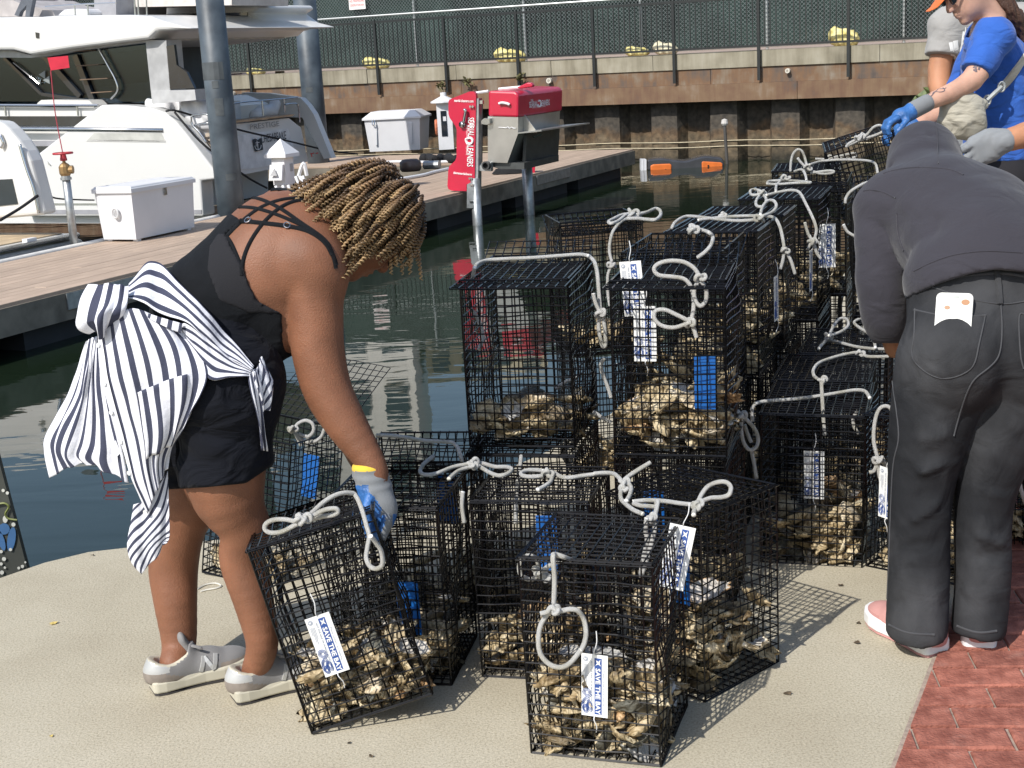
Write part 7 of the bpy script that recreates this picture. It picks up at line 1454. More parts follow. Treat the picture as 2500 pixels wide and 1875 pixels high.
    cd = np.maximum(cap.D + .002 * np.sin(CX_ * 310) * np.sin(CZ_ * 290 + CY_ * 200), np.maximum(cf - .055 - .5 * cu, -cu - .075 + .1 * cf)); skin('hair_cap', cd, cap, mat('hair_root', (.018, .011, .008), .6, bump=.8, bscale=260), r)
    rnd = np.random.RandomState(5); mb = MB(); UV = []; rad = np.array([.098, .076, .112]); ga = np.array([0, 0, -1.0])
    def strand(root, t0, L, off, tone, grav, flow):
        p = root.copy(); t = unit(t0); st = .005; n = int(L / st); pts = [p.copy()]; wob = rnd.rand(3) * 9
        for i in range(n):
            nz = np.array([mnoise.noise((wob[0] + i * .12, 0, j * 7.0)) for j in range(3)])
            t = unit(t * .86 + flow * .05 + ga * grav * (.25 + .75 * i / n) + nz * .14); p = p + t * st
            q = HR @ (p - Hc); k = np.linalg.norm(q / (rad + off))
            if k < 1: q = q / k; p = Hc + HR.T @ q; nn = unit(HR.T @ (q / (rad + off) ** 2)); t = unit(t - nn * min(0, t @ nn))
            pts.append(p.copy())
        P_ = np.array(pts); s_ = np.linspace(0, L, len(P_)); m = int(L / .0022); S_ = np.linspace(0, L, m); P2 = np.stack([np.interp(S_, s_, P_[:, j]) for j in range(3)], 1)
        T = np.gradient(P2, axis=0); T /= np.linalg.norm(T, axis=1)[:, None] + 1e-9; q1 = np.cross(T, [.3, .2, .9]); q1 /= np.linalg.norm(q1, axis=1)[:, None] + 1e-9; q2 = np.cross(T, q1); ph = rnd.rand() * 6.28; pit = rnd.uniform(.0085, .0125); a = 2 * math.pi * S_ / pit + ph; hr = rnd.uniform(.0032, .0050) * np.clip(S_ / .03, .3, 1)
        C = P2 + (q1 * np.cos(a)[:, None] + q2 * np.sin(a)[:, None]) * hr[:, None]; rr = rnd.uniform(.0025, .0034) * np.interp(S_ / L, [0, .1, .8, 1], [.6, 1, .95, .45]); nf0 = len(mb.f); mb.tube(C, rr, 5, caps=False)
        for i in range(m - 1): UV.extend([(S_[i] / L * min(1, L / .17), tone)] * 10 + [(S_[i + 1] / L * min(1, L / .17), tone)] * 10) if False else [UV.extend([(S_[i] / L, tone), (S_[i] / L, tone), (S_[i + 1] / L, tone), (S_[i + 1] / L, tone)]) for _ in range(5)]
    cnt = 0
    while cnt < 560:
        d = rnd.randn(3); d /= np.linalg.norm(d)          # nf, lat, u
        if d[0] > .34 + .36 * d[2] or d[2] < -.45 or (d[0] > .12 and d[2] < .38): continue
        root = Hc + HR.T @ (d * (rad + .008)); flow = unit(-u * .95 - nf * (.12 + .3 * max(0, d[0])) + (HR.T @ np.array([0, d[1] * .5, 0]))); L = rnd.uniform(.10, .165) * (1 if d[2] > -.2 else .55); strand(root, flow + (HR.T @ d) * .3, L, .008 + .044 * rnd.rand() * (1 - .5 * d[0]) + .016 * max(0, d[2]) * rnd.rand(), rnd.rand(), .018, flow); cnt += 1
    for k in range(15):                                   # the twists that fall past the near side of the face
        c_ = rnd.uniform(.015, .105); a_ = rnd.uniform(-.02, .075); d = np.array([a_, near * .072 * math.sqrt(max(.05, 1 - (a_ / .1) ** 2 - (c_ / .118) ** 2)), c_]); root = Hc + HR.T @ (d * 1.08); out_ = HR.T @ np.array([.1, near * 1.0, .0]); strand(root, ga + out_ * .5, rnd.uniform(.06, .125), .012 + .012 * rnd.rand(), rnd.rand() * .6 + .4, .22, ga * .8 + out_ * .25)
    me = mb.mesh('hair', hm, True); lay = me.uv_layers.new(name='along'); lay.data.foreach_set('uv', np.array(UV, float).ravel()); o = link('hair', me, r); o.location = [-c for c in root_of(r)]
    return r
WOMAN = woman()

# ---------------------------------------------------------------- the striped shirt tied round her waist
def stripe_mat():
    m, n, l, b = _nt('striped_cotton'); uv = n.new('ShaderNodeUVMap'); uv.uv_map = 'stripe'; s = n.new('ShaderNodeSeparateXYZ'); l.new(uv.outputs[0], s.inputs[0])
    fr = n.new('ShaderNodeMath'); fr.operation = 'FRACT'; l.new(s.outputs[0], fr.inputs[0]); lt = n.new('ShaderNodeMath'); lt.operation = 'LESS_THAN'; lt.inputs[1].default_value = .40; l.new(fr.outputs[0], lt.inputs[0])
    x = n.new('ShaderNodeMixRGB'); l.new(lt.outputs[0], x.inputs[0]); x.inputs[1].default_value = (.74, .745, .80, 1); x.inputs[2].default_value = (.055, .060, .095, 1)
    tc = n.new('ShaderNodeTexCoord'); z = n.new('ShaderNodeTexNoise'); z.inputs['Scale'].default_value = 260; l.new(tc.outputs['Object'], z.inputs['Vector']); mr = n.new('ShaderNodeMapRange'); mr.inputs['To Min'].default_value = .82; mr.inputs['To Max'].default_value = 1.15; l.new(z.outputs['Fac'], mr.inputs['Value'])
    m2 = n.new('ShaderNodeMixRGB'); m2.blend_type = 'MULTIPLY'; m2.inputs[0].default_value = 1; l.new(x.outputs[0], m2.inputs[1]); l.new(mr.outputs[0], m2.inputs[2]); l.new(m2.outputs[0], b.inputs['Base Color']); b.inputs['Roughness'].default_value = .85; b.inputs['Specular IOR Level'].default_value = .2
    zz = n.new('ShaderNodeTexNoise'); zz.inputs['Scale'].default_value = 38; zz.inputs['Detail'].default_value = 5; l.new(tc.outputs['Object'], zz.inputs['Vector']); bp = n.new('ShaderNodeBump'); bp.inputs['Strength'].default_value = .5; bp.inputs['Distance'].default_value = .006; l.new(zz.outputs['Fac'], bp.inputs['Height']); l.new(bp.outputs['Normal'], b.inputs['Normal']); return m
M_STRIPE = stripe_mat()
def cloth(name, rows, per, stripes, parent, u0=0.0, along='u', skew=0.0, crease=.006, th=.0012, seed=0, sub=None, lift=0.0, fold=None, clear=.016):
    """rows of (x, y, Y) read off the photograph -> smooth draped sheet with thickness"""
    def pt(x, y, Y):                      # never inside the clothes it lies on
        x, y = 100 + x / 2.1, 630 + y / 2.1
        for bv in WB:
            h, n = on_surf(bv, x, y, 0)
            if h is not None: Y = min(Y, h[1] - clear)
        return at(x, y, Y)
    G = np.array([[pt(*q) for q in row] for row in rows]); nr, nc = G.shape[:2]
    A = np.stack([spline(G[i], per) for i in range(nr)]); S = np.stack([spline(A[:, j], per) for j in range(A.shape[1])], 1); H_, W_ = S.shape[:2]
    us = np.linspace(0, 1, W_); vs_ = np.linspace(0, 1, H_)
    if sub: i0, i1, j0, j1 = int(sub[2] * H_), int(sub[3] * H_), int(sub[0] * W_), int(sub[1] * W_); S = S[i0:i1, j0:j1]; us = us[j0:j1]; vs_ = vs_[i0:i1]; H_, W_ = S.shape[:2]
    N = np.cross(np.gradient(S, axis=1), np.gradient(S, axis=0)); N /= np.linalg.norm(N, axis=2)[..., None] + 1e-9
    if N[H_ // 2, W_ // 2] @ (CAM - S[H_ // 2, W_ // 2]) < 0: N = -N
    D = np.zeros((H_, W_))
    for i in range(H_):
        for j in range(W_):
            p = S[i, j]; D[i, j] = crease * (mnoise.noise((p[0] * 9 + seed, p[2] * 5, us[j] * 6)) + .5 * mnoise.noise((p[0] * 22, p[2] * 14 + seed, us[j] * 9)))
            if fold: D[i, j] += fold[1] * math.sin(us[j] * fold[0] * 6.283 + 1.5 * mnoise.noise((vs_[i] * 2, seed, 0))) * min(1, .25 + vs_[i])
    S = S + N * (D + lift)[..., None]; vs = [tuple(p) for p in (S + N * th).reshape(-1, 3)] + [tuple(p) for p in (S - N * th).reshape(-1, 3)]; n = H_ * W_; fs = []; uvq = []
    U = lambda i, j: ((us[j] if along == 'u' else vs_[i]) + skew * (vs_[i] if along == 'u' else us[j])) * stripes + u0
    idx = lambda i, j: i * W_ + j
    for i in range(H_ - 1):
        for j in range(W_ - 1):
            fs.append((idx(i, j), idx(i + 1, j), idx(i + 1, j + 1), idx(i, j + 1))); uvq += [(U(i, j), 0), (U(i + 1, j), 0), (U(i + 1, j + 1), 0), (U(i, j + 1), 0)]
            fs.append((n + idx(i, j), n + idx(i, j + 1), n + idx(i + 1, j + 1), n + idx(i + 1, j))); uvq += [(U(i, j), 0), (U(i, j + 1), 0), (U(i + 1, j + 1), 0), (U(i + 1, j), 0)]
    def rim(a, b, ua, ub): fs.append((a, b, n + b, n + a)); uvq.extend([(ua, 0), (ub, 0), (ub, 0), (ua, 0)])
    for j in range(W_ - 1): rim(idx(0, j), idx(0, j + 1), U(0, j), U(0, j + 1)); rim(idx(H_ - 1, j + 1), idx(H_ - 1, j), U(H_ - 1, j + 1), U(H_ - 1, j))
    for i in range(H_ - 1): rim(idx(i + 1, 0), idx(i, 0), U(i + 1, 0), U(i, 0)); rim(idx(i, W_ - 1), idx(i + 1, W_ - 1), U(i, W_ - 1), U(i + 1, W_ - 1))
    mb = MB(); mb.add(vs, fs); me = mb.mesh(name, M_STRIPE, True); lay = me.uv_layers.new(name='stripe'); lay.data.foreach_set('uv', np.array(uvq, float).ravel()); o = link(name, me, parent); o.location = [-c for c in root_of(parent)]; return o, S, N
def shirt():
    q0 = at(380, 1000, 3.17); r = thing('striped_shirt', 'navy and white striped button shirt tied round the bending person\'s waist', 'shirt', (q0[0], q0[1], q0[2]))
    a, b_, c_, d, e = 3.165, 3.135, 3.125, 3.14, 3.17
    P1 = [[(300, 400, 3.19), (372, 302, 3.16), (470, 258, 3.15), (590, 300, 3.15), (718, 368, 3.16)], [(318, 600, a), (425, 555, b_), (555, 500, c_), (690, 455, c_), (800, 470, 3.15)], [(362, 790, a), (468, 745, b_), (590, 692, c_), (725, 645, d), (856, 612, e)], [(412, 960, a), (505, 930, b_), (605, 890, 3.12), (700, 850, d), (772, 800, e)], [(470, 1140, a), (530, 1092, 3.14), (582, 1050, d), (634, 1010, 3.15), (676, 972, 3.165)], [(548, 1312, 3.16), (572, 1242, 3.15), (600, 1180, 3.15), (626, 1125, 3.155), (648, 1075, 3.165)]]
    _, S, N = cloth('back_panel', P1, 9, 7.6, r, .62, crease=.007, seed=1, fold=(4.3, .0035))
    cloth('chest_pocket', P1, 9, 7.6, r, .20, crease=.007, seed=1, fold=(4.3, .0035), sub=(.34, .82, .36, .74), lift=.0045)
    cloth('front_panel', [[(238, 425, 3.24), (262, 412, 3.23), (285, 402, 3.21), (310, 400, 3.195)], [(186, 590, 3.27), (228, 600, 3.22), (270, 606, 3.22), (328, 606, 3.19)], [(118, 745, 3.28), (188, 762, 3.22), (268, 775, 3.21), (370, 790, 3.185)], [(34, 915, 3.29), (128, 915, 3.22), (258, 950, 3.20), (418, 962, 3.18)], [(28, 985, 3.29), (108, 1005, 3.22), (240, 1025, 3.20), (440, 1060, 3.18)], [(48, 1128, 3.28), (142, 1074, 3.22), (272, 1064, 3.20), (452, 1150, 3.18)]], 9, 7.6, r, .1, crease=.008, seed=4, fold=(5.5, .006))
    cloth('shirt_tail', [[(476, 1262, 3.175), (520, 1245, 3.17), (600, 1170, 3.17), (650, 1090, 3.175)], [(464, 1345, 3.175), (530, 1340, 3.165), (612, 1300, 3.165), (656, 1245, 3.17)], [(446, 1482, 3.175), (520, 1445, 3.16), (592, 1408, 3.16), (660, 1388, 3.165)], [(468, 1560, 3.175), (522, 1522, 3.165), (584, 1475, 3.16), (657, 1440, 3.165)], [(518, 1620, 3.175), (546, 1582, 3.17), (594, 1532, 3.165), (636, 1468, 3.165)]], 8, 3.2, r, .2, skew=2.2, crease=.007, seed=7, fold=(2.0, .005))
    cloth('collar', [[(248, 142, 3.22), (322, 128, 3.19), (388, 134, 3.18), (452, 142, 3.19)], [(202, 222, 3.20), (292, 252, 3.15), (372, 232, 3.14), (446, 202, 3.16)], [(188, 338, 3.19), (262, 330, 3.14), (342, 300, 3.13), (436, 258, 3.15)], [(252, 352, 3.20), (292, 398, 3.17), (330, 388, 3.16), (404, 292, 3.17)]], 8, 3.6, r, .3, crease=.009, seed=9, fold=(2.4, .010))
    cloth('sleeve', [[(452, 128, 3.27), (528, 42, 3.30), (602, 18, 3.30), (722, 140, 3.20), (842, 258, 3.165), (962, 398, 3.175), (1092, 556, 3.215)], [(450, 165, 3.22), (530, 130, 3.23), (615, 140, 3.22), (725, 225, 3.165), (838, 330, 3.14), (955, 448, 3.155), (1086, 568, 3.20)], [(448, 205, 3.18), (540, 250, 3.16), (640, 292, 3.145), (742, 328, 3.135), (832, 402, 3.135), (950, 500, 3.15), (1078, 582, 3.20)]], 8, 3.5, r, .15, along='v', crease=.007, seed=12, fold=(2.2, .004))
    cloth('sleeve', [[(718, 350, 3.155), (745, 335, 3.14), (835, 402, 3.135), (955, 500, 3.15), (1080, 578, 3.195)], [(735, 372, 3.15), (790, 440, 3.13), (880, 515, 3.13), (970, 560, 3.145), (1080, 592, 3.195)], [(745, 392, 3.155), (806, 510, 3.135), (866, 622, 3.145), (965, 612, 3.16), (1078, 606, 3.20)]], 8, 4.0, r, .4, along='v', crease=.006, seed=15, fold=(2.6, .004))
    cloth('sleeve_cuff', [[(556, 285, 3.15), (640, 312, 3.14), (728, 335, 3.135)], [(552, 305, 3.148), (632, 350, 3.135), (718, 385, 3.132)]], 7, 3.4, r, .0, crease=.003, seed=18, lift=.004)
    cloth('tied_end', [[(1062, 586, 3.19), (1084, 580, 3.185), (1106, 584, 3.19)], [(1072, 670, 3.19), (1100, 680, 3.18), (1130, 650, 3.19)], [(1100, 800, 3.20), (1118, 790, 3.19), (1136, 800, 3.20)], [(1126, 985, 3.20), (1140, 980, 3.195), (1158, 990, 3.20)]], 7, 3.0, r, .1, crease=.008, seed=20, fold=(1.5, .006))
    cloth('tied_end', [[(1080, 572, 3.20), (1110, 560, 3.205), (1128, 505, 3.22)], [(1095, 640, 3.20), (1135, 630, 3.20), (1185, 620, 3.22)], [(1120, 720, 3.21), (1150, 700, 3.21), (1188, 660, 3.22)], [(1130, 790, 3.215), (1145, 785, 3.21), (1165, 770, 3.22)]], 7, 3.4, r, .2, skew=1.1, crease=.009, seed=22, fold=(1.5, .008))
    c = at(100 + 1086 / 2.1, 630 + 580 / 2.1, 3.19); k = Body(); k.ell(c, (.024, .026, .030), None, .01); k.ell(c + np.array([.012, 0, -.012]), (.018, .022, .02), None, .01); k.field(.004); V, F = nets(k.D, k.lo, k.h)
    mb = MB(); mb.add(V, F.tolist()); me = mb.mesh('tied_knot', M_STRIPE, True); lay = me.uv_layers.new(name='stripe'); co = np.array([me.vertices[l_.vertex_index].co for l_ in me.loops]); lay.data.foreach_set('uv', np.stack([(co[:, 0] + co[:, 2] * .6) * 42, co[:, 2]], 1).ravel()); o = link('tied_knot', me, r); o.location = [-x for x in root_of(r)]
    mb = MB(); H_, W_ = S.shape[:2]
    pl = MB(); j = 2
    vs = []
    for i in range(H_): vs += [S[i, 0] + N[i, 0] * .004 + (S[i, 0] - S[i, 3]) * .1, S[i, 3] + N[i, 3] * .004]
    pl.add(vs, [(2 * i, 2 * i + 2, 2 * i + 3, 2 * i + 1) for i in range(H_ - 1)]); bb_ = part('button_band', pl, mat('shirt_white', (.74, .745, .80), .8), r, smooth=True)
    for t in (.07, .24, .40, .57, .76, .97):
        i = min(H_ - 1, int(t * H_)); p = S[i, 1] + N[i, 1] * .006; A = frame(N[i, 1], np.array([0, 0, 1.0])); mb = MB(); mb.lathe([(.0058, 0), (.0058, .002), (.0035, .0014), (0, .0012)], 12, p, A); part('button', mb, mat('button_pearl', (.80, .80, .78), .2) if 'button_pearl' not in bpy.data.materials else bpy.data.materials['button_pearl'], bb_)
    c = at(100 + 372 / 2.1, 630 + 985 / 2.1, 3.175); mb = MB(); mb.prism([at(100 + x / 2.1, 630 + y / 2.1, 3.172) for x, y in ((352, 950), (384, 935), (408, 1000), (372, 1035))], (0, .001, 0)); part('care_label', mb, bpy.data.materials['shirt_white'], r)
shirt()

# ================================================================ the person in the grey hoodie
M_HOOD = fabric('charcoal_fleece', (.038, .036, .045), var=.10, scale=2, bump=.35, bscale=420, wr=.009); M_DENIM = mat('black_denim', (.020, .021, .024), .85, var=.25, scale=5, bump=.5, bscale=500, spec=.2, col2=(.056, .057, .061), stretch=(1, 1, .7), mixlo=.38, mixhi=.66)
M_DENIM.node_tree.nodes['Bump'].inputs['Distance'].default_value = .0015; folds(M_DENIM, .014, (8, 8, 10))
M_STITCH = mat('denim_seam', (.050, .051, .056), .85); M_DSEAM = mat('denim_dark_seam', (.012, .012, .014), .9); M_TAN = skin_mat('tan_skin', (.42, .20, .11)); M_PALE = skin_mat('pale_skin', (.56, .33, .24))
def ridges(X, Y, Z, spec):
    """drapery: soft creases, each given by a centre line a-b, width and depth"""
    out = 0
    for a, b, wd, dp in spec:
        a = np.array(a); b = np.array(b); ba = b - a; L2 = ba @ ba
        t = np.clip(((X - a[0]) * ba[0] + (Y - a[1]) * ba[1] + (Z - a[2]) * ba[2]) / L2, 0, 1); d2 = (X - a[0] - t * ba[0]) ** 2 + (Y - a[1] - t * ba[1]) ** 2 + (Z - a[2] - t * ba[2]) ** 2
        out = out + dp * np.exp(-d2 / wd ** 2) * (4 * t * (1 - t) + .1)
    return out
def hoodie():
    r = thing('person', 'person in a charcoal hoodie and black jeans bending over, seen from behind', 'person', (1.12, 3.28, 0))
    f = unit([-.22, .975, 0]); rt = np.array([f[1], -f[0], 0])
    P = at(2440, 850, 3.42); Wc = at(2435, 700, 3.42); Sh = at(2265, 505, 3.76)
    # skin under the clothes: hands, neck and head kept as one body
    b = Body(); b.chain([P, Wc, Sh, at(2262, 440, 3.88)], [.13, .12, .12, .06], .05); b.ell(at(2262, 385, 3.97), (.078, .09, .105), None, .03)
    kL, aL = at(2246, 1215, 3.34), at(2236, 1470, 3.28); kR, aR = at(2402, 1225, 3.34), at(2392, 1470, 3.28)
    hL, hR = at(2330, 900, 3.42), at(2520, 900, 3.42)
    for h_, k_, a_ in ((hL, kL, aL), (hR, kR, aR)): b.chain([h_, k_, a_], [.085, .055, .04], .03)
    sL = at(2150, 512, 3.74); eL = at(2150, 690, 3.66); wL = at(2186, 850, 3.72); sR = at(2440, 540, 3.78); eR = at(2545, 660, 3.66); wR = at(2500, 800, 3.70)
    b.chain([sL, eL, wL], [.05, .04, .03], .02); b.chain([sR, eR, wR], [.05, .04, .03], .02); b.field(.012); skin('body', b.D, b, M_TAN, r)
    # jeans
    j = Body(); j.cap(at(2370, 800, 3.40), at(2520, 800, 3.40), .150, .150, .05); j.ell(at(2335, 870, 3.335), (.125, .13, .14), None, .05); j.ell(at(2530, 870, 3.335), (.125, .13, .14), None, .05); j.cap(at(2350, 690, 3.43), at(2530, 690, 3.43), .135, .135, .06)
    j.chain([at(2310, 900, 3.38), at(2268, 1060, 3.36), kL, at(2243, 1400, 3.30), at(2238, 1535, 3.27)], [.128, .100, .080, .077, .077], .035)
    j.chain([at(2500, 900, 3.38), at(2440, 1060, 3.36), kR, at(2400, 1400, 3.30), at(2390, 1530, 3.27)], [.128, .098, .074, .069, .068], .035)
    j.field(.0075); X, Y, Z = j.grid()
    def cr(pts, wd, dp): A, B = at(*pts[0]), at(*pts[1]); return (A, B, wd, dp)
    yl = 3.25; S_ = [cr(((2185, 1180, yl), (2325, 1130, yl)), .016, .014), cr(((2190, 1230, yl), (2320, 1195, yl)), .014, -.012), cr(((2200, 1290, yl), (2322, 1215, yl)), .014, .013), cr(((2180, 1340, yl), (2310, 1320, yl)), .016, -.010), cr(((2190, 1400, yl), (2300, 1470, yl)), .014, .010), cr(((2175, 1480, yl), (2290, 1440, yl)), .014, -.010), cr(((2180, 1520, yl), (2295, 1530, yl)), .012, .010),
         cr(((2345, 1180, yl), (2465, 1230, yl)), .014, .013), cr(((2350, 1250, yl), (2470, 1270, yl)), .014, -.012), cr(((2345, 1300, yl), (2460, 1330, yl)), .013, .012), cr(((2345, 1370, yl), (2450, 1350, yl)), .014, -.009), cr(((2350, 1440, yl), (2440, 1480, yl)), .013, .010), cr(((2340, 1510, yl), (2440, 1520, yl)), .012, -.008), cr(((2230, 1080, yl), (2330, 1060, yl)), .02, .010), cr(((2350, 1090, yl), (2460, 1120, yl)), .02, .010), cr(((2200, 1010, yl), (2300, 1000, yl)), .02, -.006)]
    jx, jy = proj(X, Y, Z); pkp = [(2232, 755), (2320, 772), (2406, 770), (2391, 838), (2371, 902), (2295, 925), (2229, 879)]; ins = np.zeros(jx.shape, bool)
    for i in range(7):
        (xa, ya), (xb_, yb_) = pkp[i], pkp[i - 1]; ins ^= ((ya > jy) != (yb_ > jy)) & (jx < (xb_ - xa) * (jy - ya) / (yb_ - ya + 1e-9) + xa)
    jf = j.D - 1.0 * ridges(X, Y, Z, S_) - .0035 * (ins & (Y < 3.42))
    jf = np.maximum(jf, .046 + .006 * np.sin(X * 30) - Z); jf = np.maximum(jf, (640 - jy) / 980.0); hol = np.maximum(j.D + .012, Z - .10); jf = np.maximum(jf, -hol)
    jo = skin('jeans', jf, j, M_DENIM, r); jb = bvh_of(jo); z8 = lambda pts: [(1750 + x / 1.508, 600 + y / 1.508) for x, y in pts]
    for pts, wd, mt, nm in (([(730, 232), (728, 330), (722, 420), (822, 490), (936, 455), (965, 360), (988, 258)], .004, M_STITCH, 'pocket_stitch'), ([(728, 236), (860, 262), (990, 256)], .005, M_STITCH, 'pocket_hem'), ([(1130, 452), (1118, 400), (1112, 260), (1131, 252)], .004, M_STITCH, 'pocket_stitch'), ([(1036, 100), (1044, 200), (1050, 300), (1040, 400), (1000, 450), (940, 500), (900, 600), (872, 700)], .004, M_STITCH, 'centre_seam'), ([(700, 165), (860, 120), (1030, 100), (1131, 112)], .008, M_STITCH, 'waist_seam'), ([(790, 150), (920, 195), (1050, 215), (1131, 205)], .004, M_STITCH, 'yoke_seam'), ([(640, 420), (650, 520), (672, 700), (650, 800), (640, 1000), (635, 1150), (628, 1300)], .003, M_STITCH, 'side_seam'), ([(634, 1395), (700, 1425), (800, 1432)], .007, M_STITCH, 'hem_stitch'), ([(885, 1400), (960, 1425), (1030, 1418)], .007, M_STITCH, 'hem_stitch')):
        mb = MB(); ribbon([jb], z8(pts), wd, .0022, mb, .0006, 6); part(nm, mb, mt, jo, smooth=True)
    mb = MB(); ribbon([jb], z8([(1028, 92), (1036, 130), (1042, 215)]), .016, .006, mb, .002, 6); part('belt_loop', mb, M_DENIM, jo)
    h0, n0 = on_surf(jb, 2332, 748, .004)
    # phone sliding out of the pocket
    upv = unit(unit(Z3 - n0 * n0[2]) + n0 * .30); n0 = unit(n0 - upv * (n0 @ upv)); sd = np.cross(upv, n0); ctr = h0 + upv * .0 + n0 * .002; ph = thing('phone', 'phone in a white patterned case sticking out of the jeans pocket', 'phone', ctr)
    def rrect(w_, h_, rad, n=5): return [(sx * (w_ - rad) + rad * math.cos(a0 + t), sy * (h_ - rad) + rad * math.sin(a0 + t)) for sx, sy, a0 in ((1, 1, 0), (-1, 1, math.pi / 2), (-1, -1, math.pi), (1, -1, 1.5 * math.pi)) for t in np.linspace(0, math.pi / 2, n)]
    mb = MB(); mb.prism([ctr + sd * x + upv * (y - .03) for x, y in rrect(.043, .060, .012)], n0 * .010); part('case', mb, mat('case_white', (.78, .78, .74), .25), ph)
    for x, y, ra, rb, c_ in ((.026, .008, .010, .007, (.45, .22, .10)), (-.016, -.006, .007, .005, (.42, .24, .14)), (.004, .020, .008, .004, (.45, .47, .45)), (-.030, .016, .010, .004, (.5, .52, .52))):
        mb = MB(); mb.add([ctr + n0 * .0106 + sd * (x + ra * math.cos(a)) + upv * (y + rb * math.sin(a)) for a in np.linspace(0, 6.28, 12, endpoint=False)], [tuple(range(12))]); part('case_print', mb, mat('print_%d' % int(c_[0] * 100 + x * 1000), c_, .4), ph)
    # hoodie
    h = Body(); U1 = at(2400, 640, 3.46); U2 = at(2300, 530, 3.66)
    h.chain([at(2370, 690, 3.42), U1, U2], [.165, .175, .160], .06); h.cap(at(2500, 690, 3.42), at(2410, 560, 3.64), .165, .150, .06); h.cap(at(2185, 500, 3.73), at(2400, 512, 3.74), .095, .110, .06); h.ell(at(2290, 490, 3.76), (.15, .13, .12), None, .05)
    h.chain([sL, at(2152, 600, 3.69), eL, at(2158, 770, 3.66), at(2172, 820, 3.69)], [.074, .068, .064, .060, .048], .03); h.chain([sR, eR, wR], [.085, .07, .05], .04)
    h.ell(at(2256, 392, 3.95), (.104, .11, .112), None, .03); h.cap(at(2258, 430, 3.86), at(2260, 465, 3.82), .108, .118, .04)
    h.field(.0085); X, Y, Z = h.grid(); hx, hy = proj(X, Y, Z)
    c2 = lambda a, b_, wd, dp: (at(*a), at(*b_), wd, dp)
    z6 = lambda x, y, Y_: (2050 + x / 3.318, 250 + y / 3.318, Y_)
    S_ = [c2(z6(540, 620, 3.72), z6(462, 860, 3.60), .012, -.016), c2(z6(462, 860, 3.58), z6(480, 1080, 3.50), .010, -.016), c2(z6(480, 1080, 3.47), z6(560, 1350, 3.38), .010, -.014), c2(z6(480, 880, 3.55), z6(640, 700, 3.62), .025, .008), c2(z6(700, 520, 3.80), z6(800, 490, 3.80), .012, -.012), c2(z6(1180, 960, 3.42), z6(1060, 1180, 3.34), .016, -.014), c2(z6(1140, 960, 3.42), z6(1020, 1180, 3.34), .02, .010), c2(z6(860, 900, 3.48), z6(700, 1120, 3.38), .022, -.008), c2(z6(560, 1380, 3.36), z6(640, 1310, 3.36), .012, -.012), c2(z6(380, 530, 3.85), z6(560, 545, 3.80), .014, -.010), c2(z6(560, 545, 3.80), z6(900, 540, 3.78), .012, -.012), c2(z6(900, 540, 3.78), z6(1000, 600, 3.76), .012, -.012), c2(z6(795, 260, 3.86), z6(800, 500, 3.84), .008, -.006), c2(z6(700, 265, 3.86), z6(760, 260, 3.86), .012, -.008), c2(z6(190, 720, 3.68), z6(450, 770, 3.66), .008, -.005), c2(z6(180, 900, 3.62), z6(200, 1300, 3.56), .02, .006), c2(z6(340, 1300, 3.54), z6(480, 1240, 3.54), .016, -.007), c2(z6(260, 1500, 3.54), z6(480, 1440, 3.54), .016, .007)]
    hf = h.D - ridges(X, Y, Z, S_) - .0025 * np.sin(X * 34 + Z * 22) * np.sin(Y * 20 + Z * 31)
    hem = (hy - np.interp(hx, [2120, 2208, 2291, 2366, 2430, 2500], [760, 732, 693, 669, 658, 664])) / 985.0; arm_side = (hx - np.interp(hy, [560, 640, 740, 850], [2190, 2198, 2208, 2214])) / 950
    cut = np.where((hx > 2209) | (hy < 720), hem, (hy - 838) / 950); cut = np.where((Y > 3.5) & (hx < 2222), (hy - 838) / 950, hem); hf = np.maximum(hf, cut)
    o = skin('hoodie', hf, h, M_HOOD, r); hb = bvh_of(o); zz = lambda pts: [(2050 + x / 3.318, 250 + y / 3.318) for x, y in pts]
    for pts, wd in (([(600, 1368), (740, 1300), (900, 1242), (1050, 1215), (1200, 1203), (1350, 1210), (1480, 1218)], .004), ([(195, 718), (260, 708), (350, 725), (455, 775)], .004), ([(465, 900), (470, 1000), (480, 1080), (520, 1200)], .004), ([(355, 575), (460, 545), (600, 528), (750, 530), (900, 545), (1000, 590)], .005), ([(770, 150), (790, 260), (795, 380), (800, 500)], .003)):
        mb = MB(); ribbon([hb], zz(pts), wd, .0022, mb, .0004, 6); part('seam', mb, M_HOOD, o, smooth=True)
    # gloved hands reaching down
    for w0 in (at(2222, 862, 3.80), wR):
        g = Body(); g.cap(w0, w0 - Z3 * .05, .034, .036, .01); g.ell(w0 - Z3 * .09, (.040, .026, .045), None, .015)
        for i in range(4): finger(g, w0 + np.array([-.028 + .019 * i, .0, -.12]), (0, .1, -1), (0, .5, -.8), (0, .8, -.4), .085, .010)
        finger(g, w0 + np.array([.035, 0, -.08]), (.5, .1, -.8), (.2, .3, -.9), (0, .3, -.9), .07, .011); g.field(.005); skin('glove', g.D, g, [M_GLOVB], r)
    mats = (mat('sole_white', (.80, .80, .80), .4), mat('sole_pink', (.55, .28, .27), .5), mat('shoe_pink', (.56, .29, .265), .75, var=.06, bump=.3, bscale=300), mat('shoe_pink_suede', (.50, .25, .23), .9), mat('shoe_rose', (.5, .25, .24), .6))
    shoe(r, on_z(2290, 1602, 0), on_z(2128, 1512, 0), mats, .10, .27, False, False); shoe(r, on_z(2391, 1592, 0), on_z(2372, 1462, 0), mats, .10, .27, False, False)
hoodie()

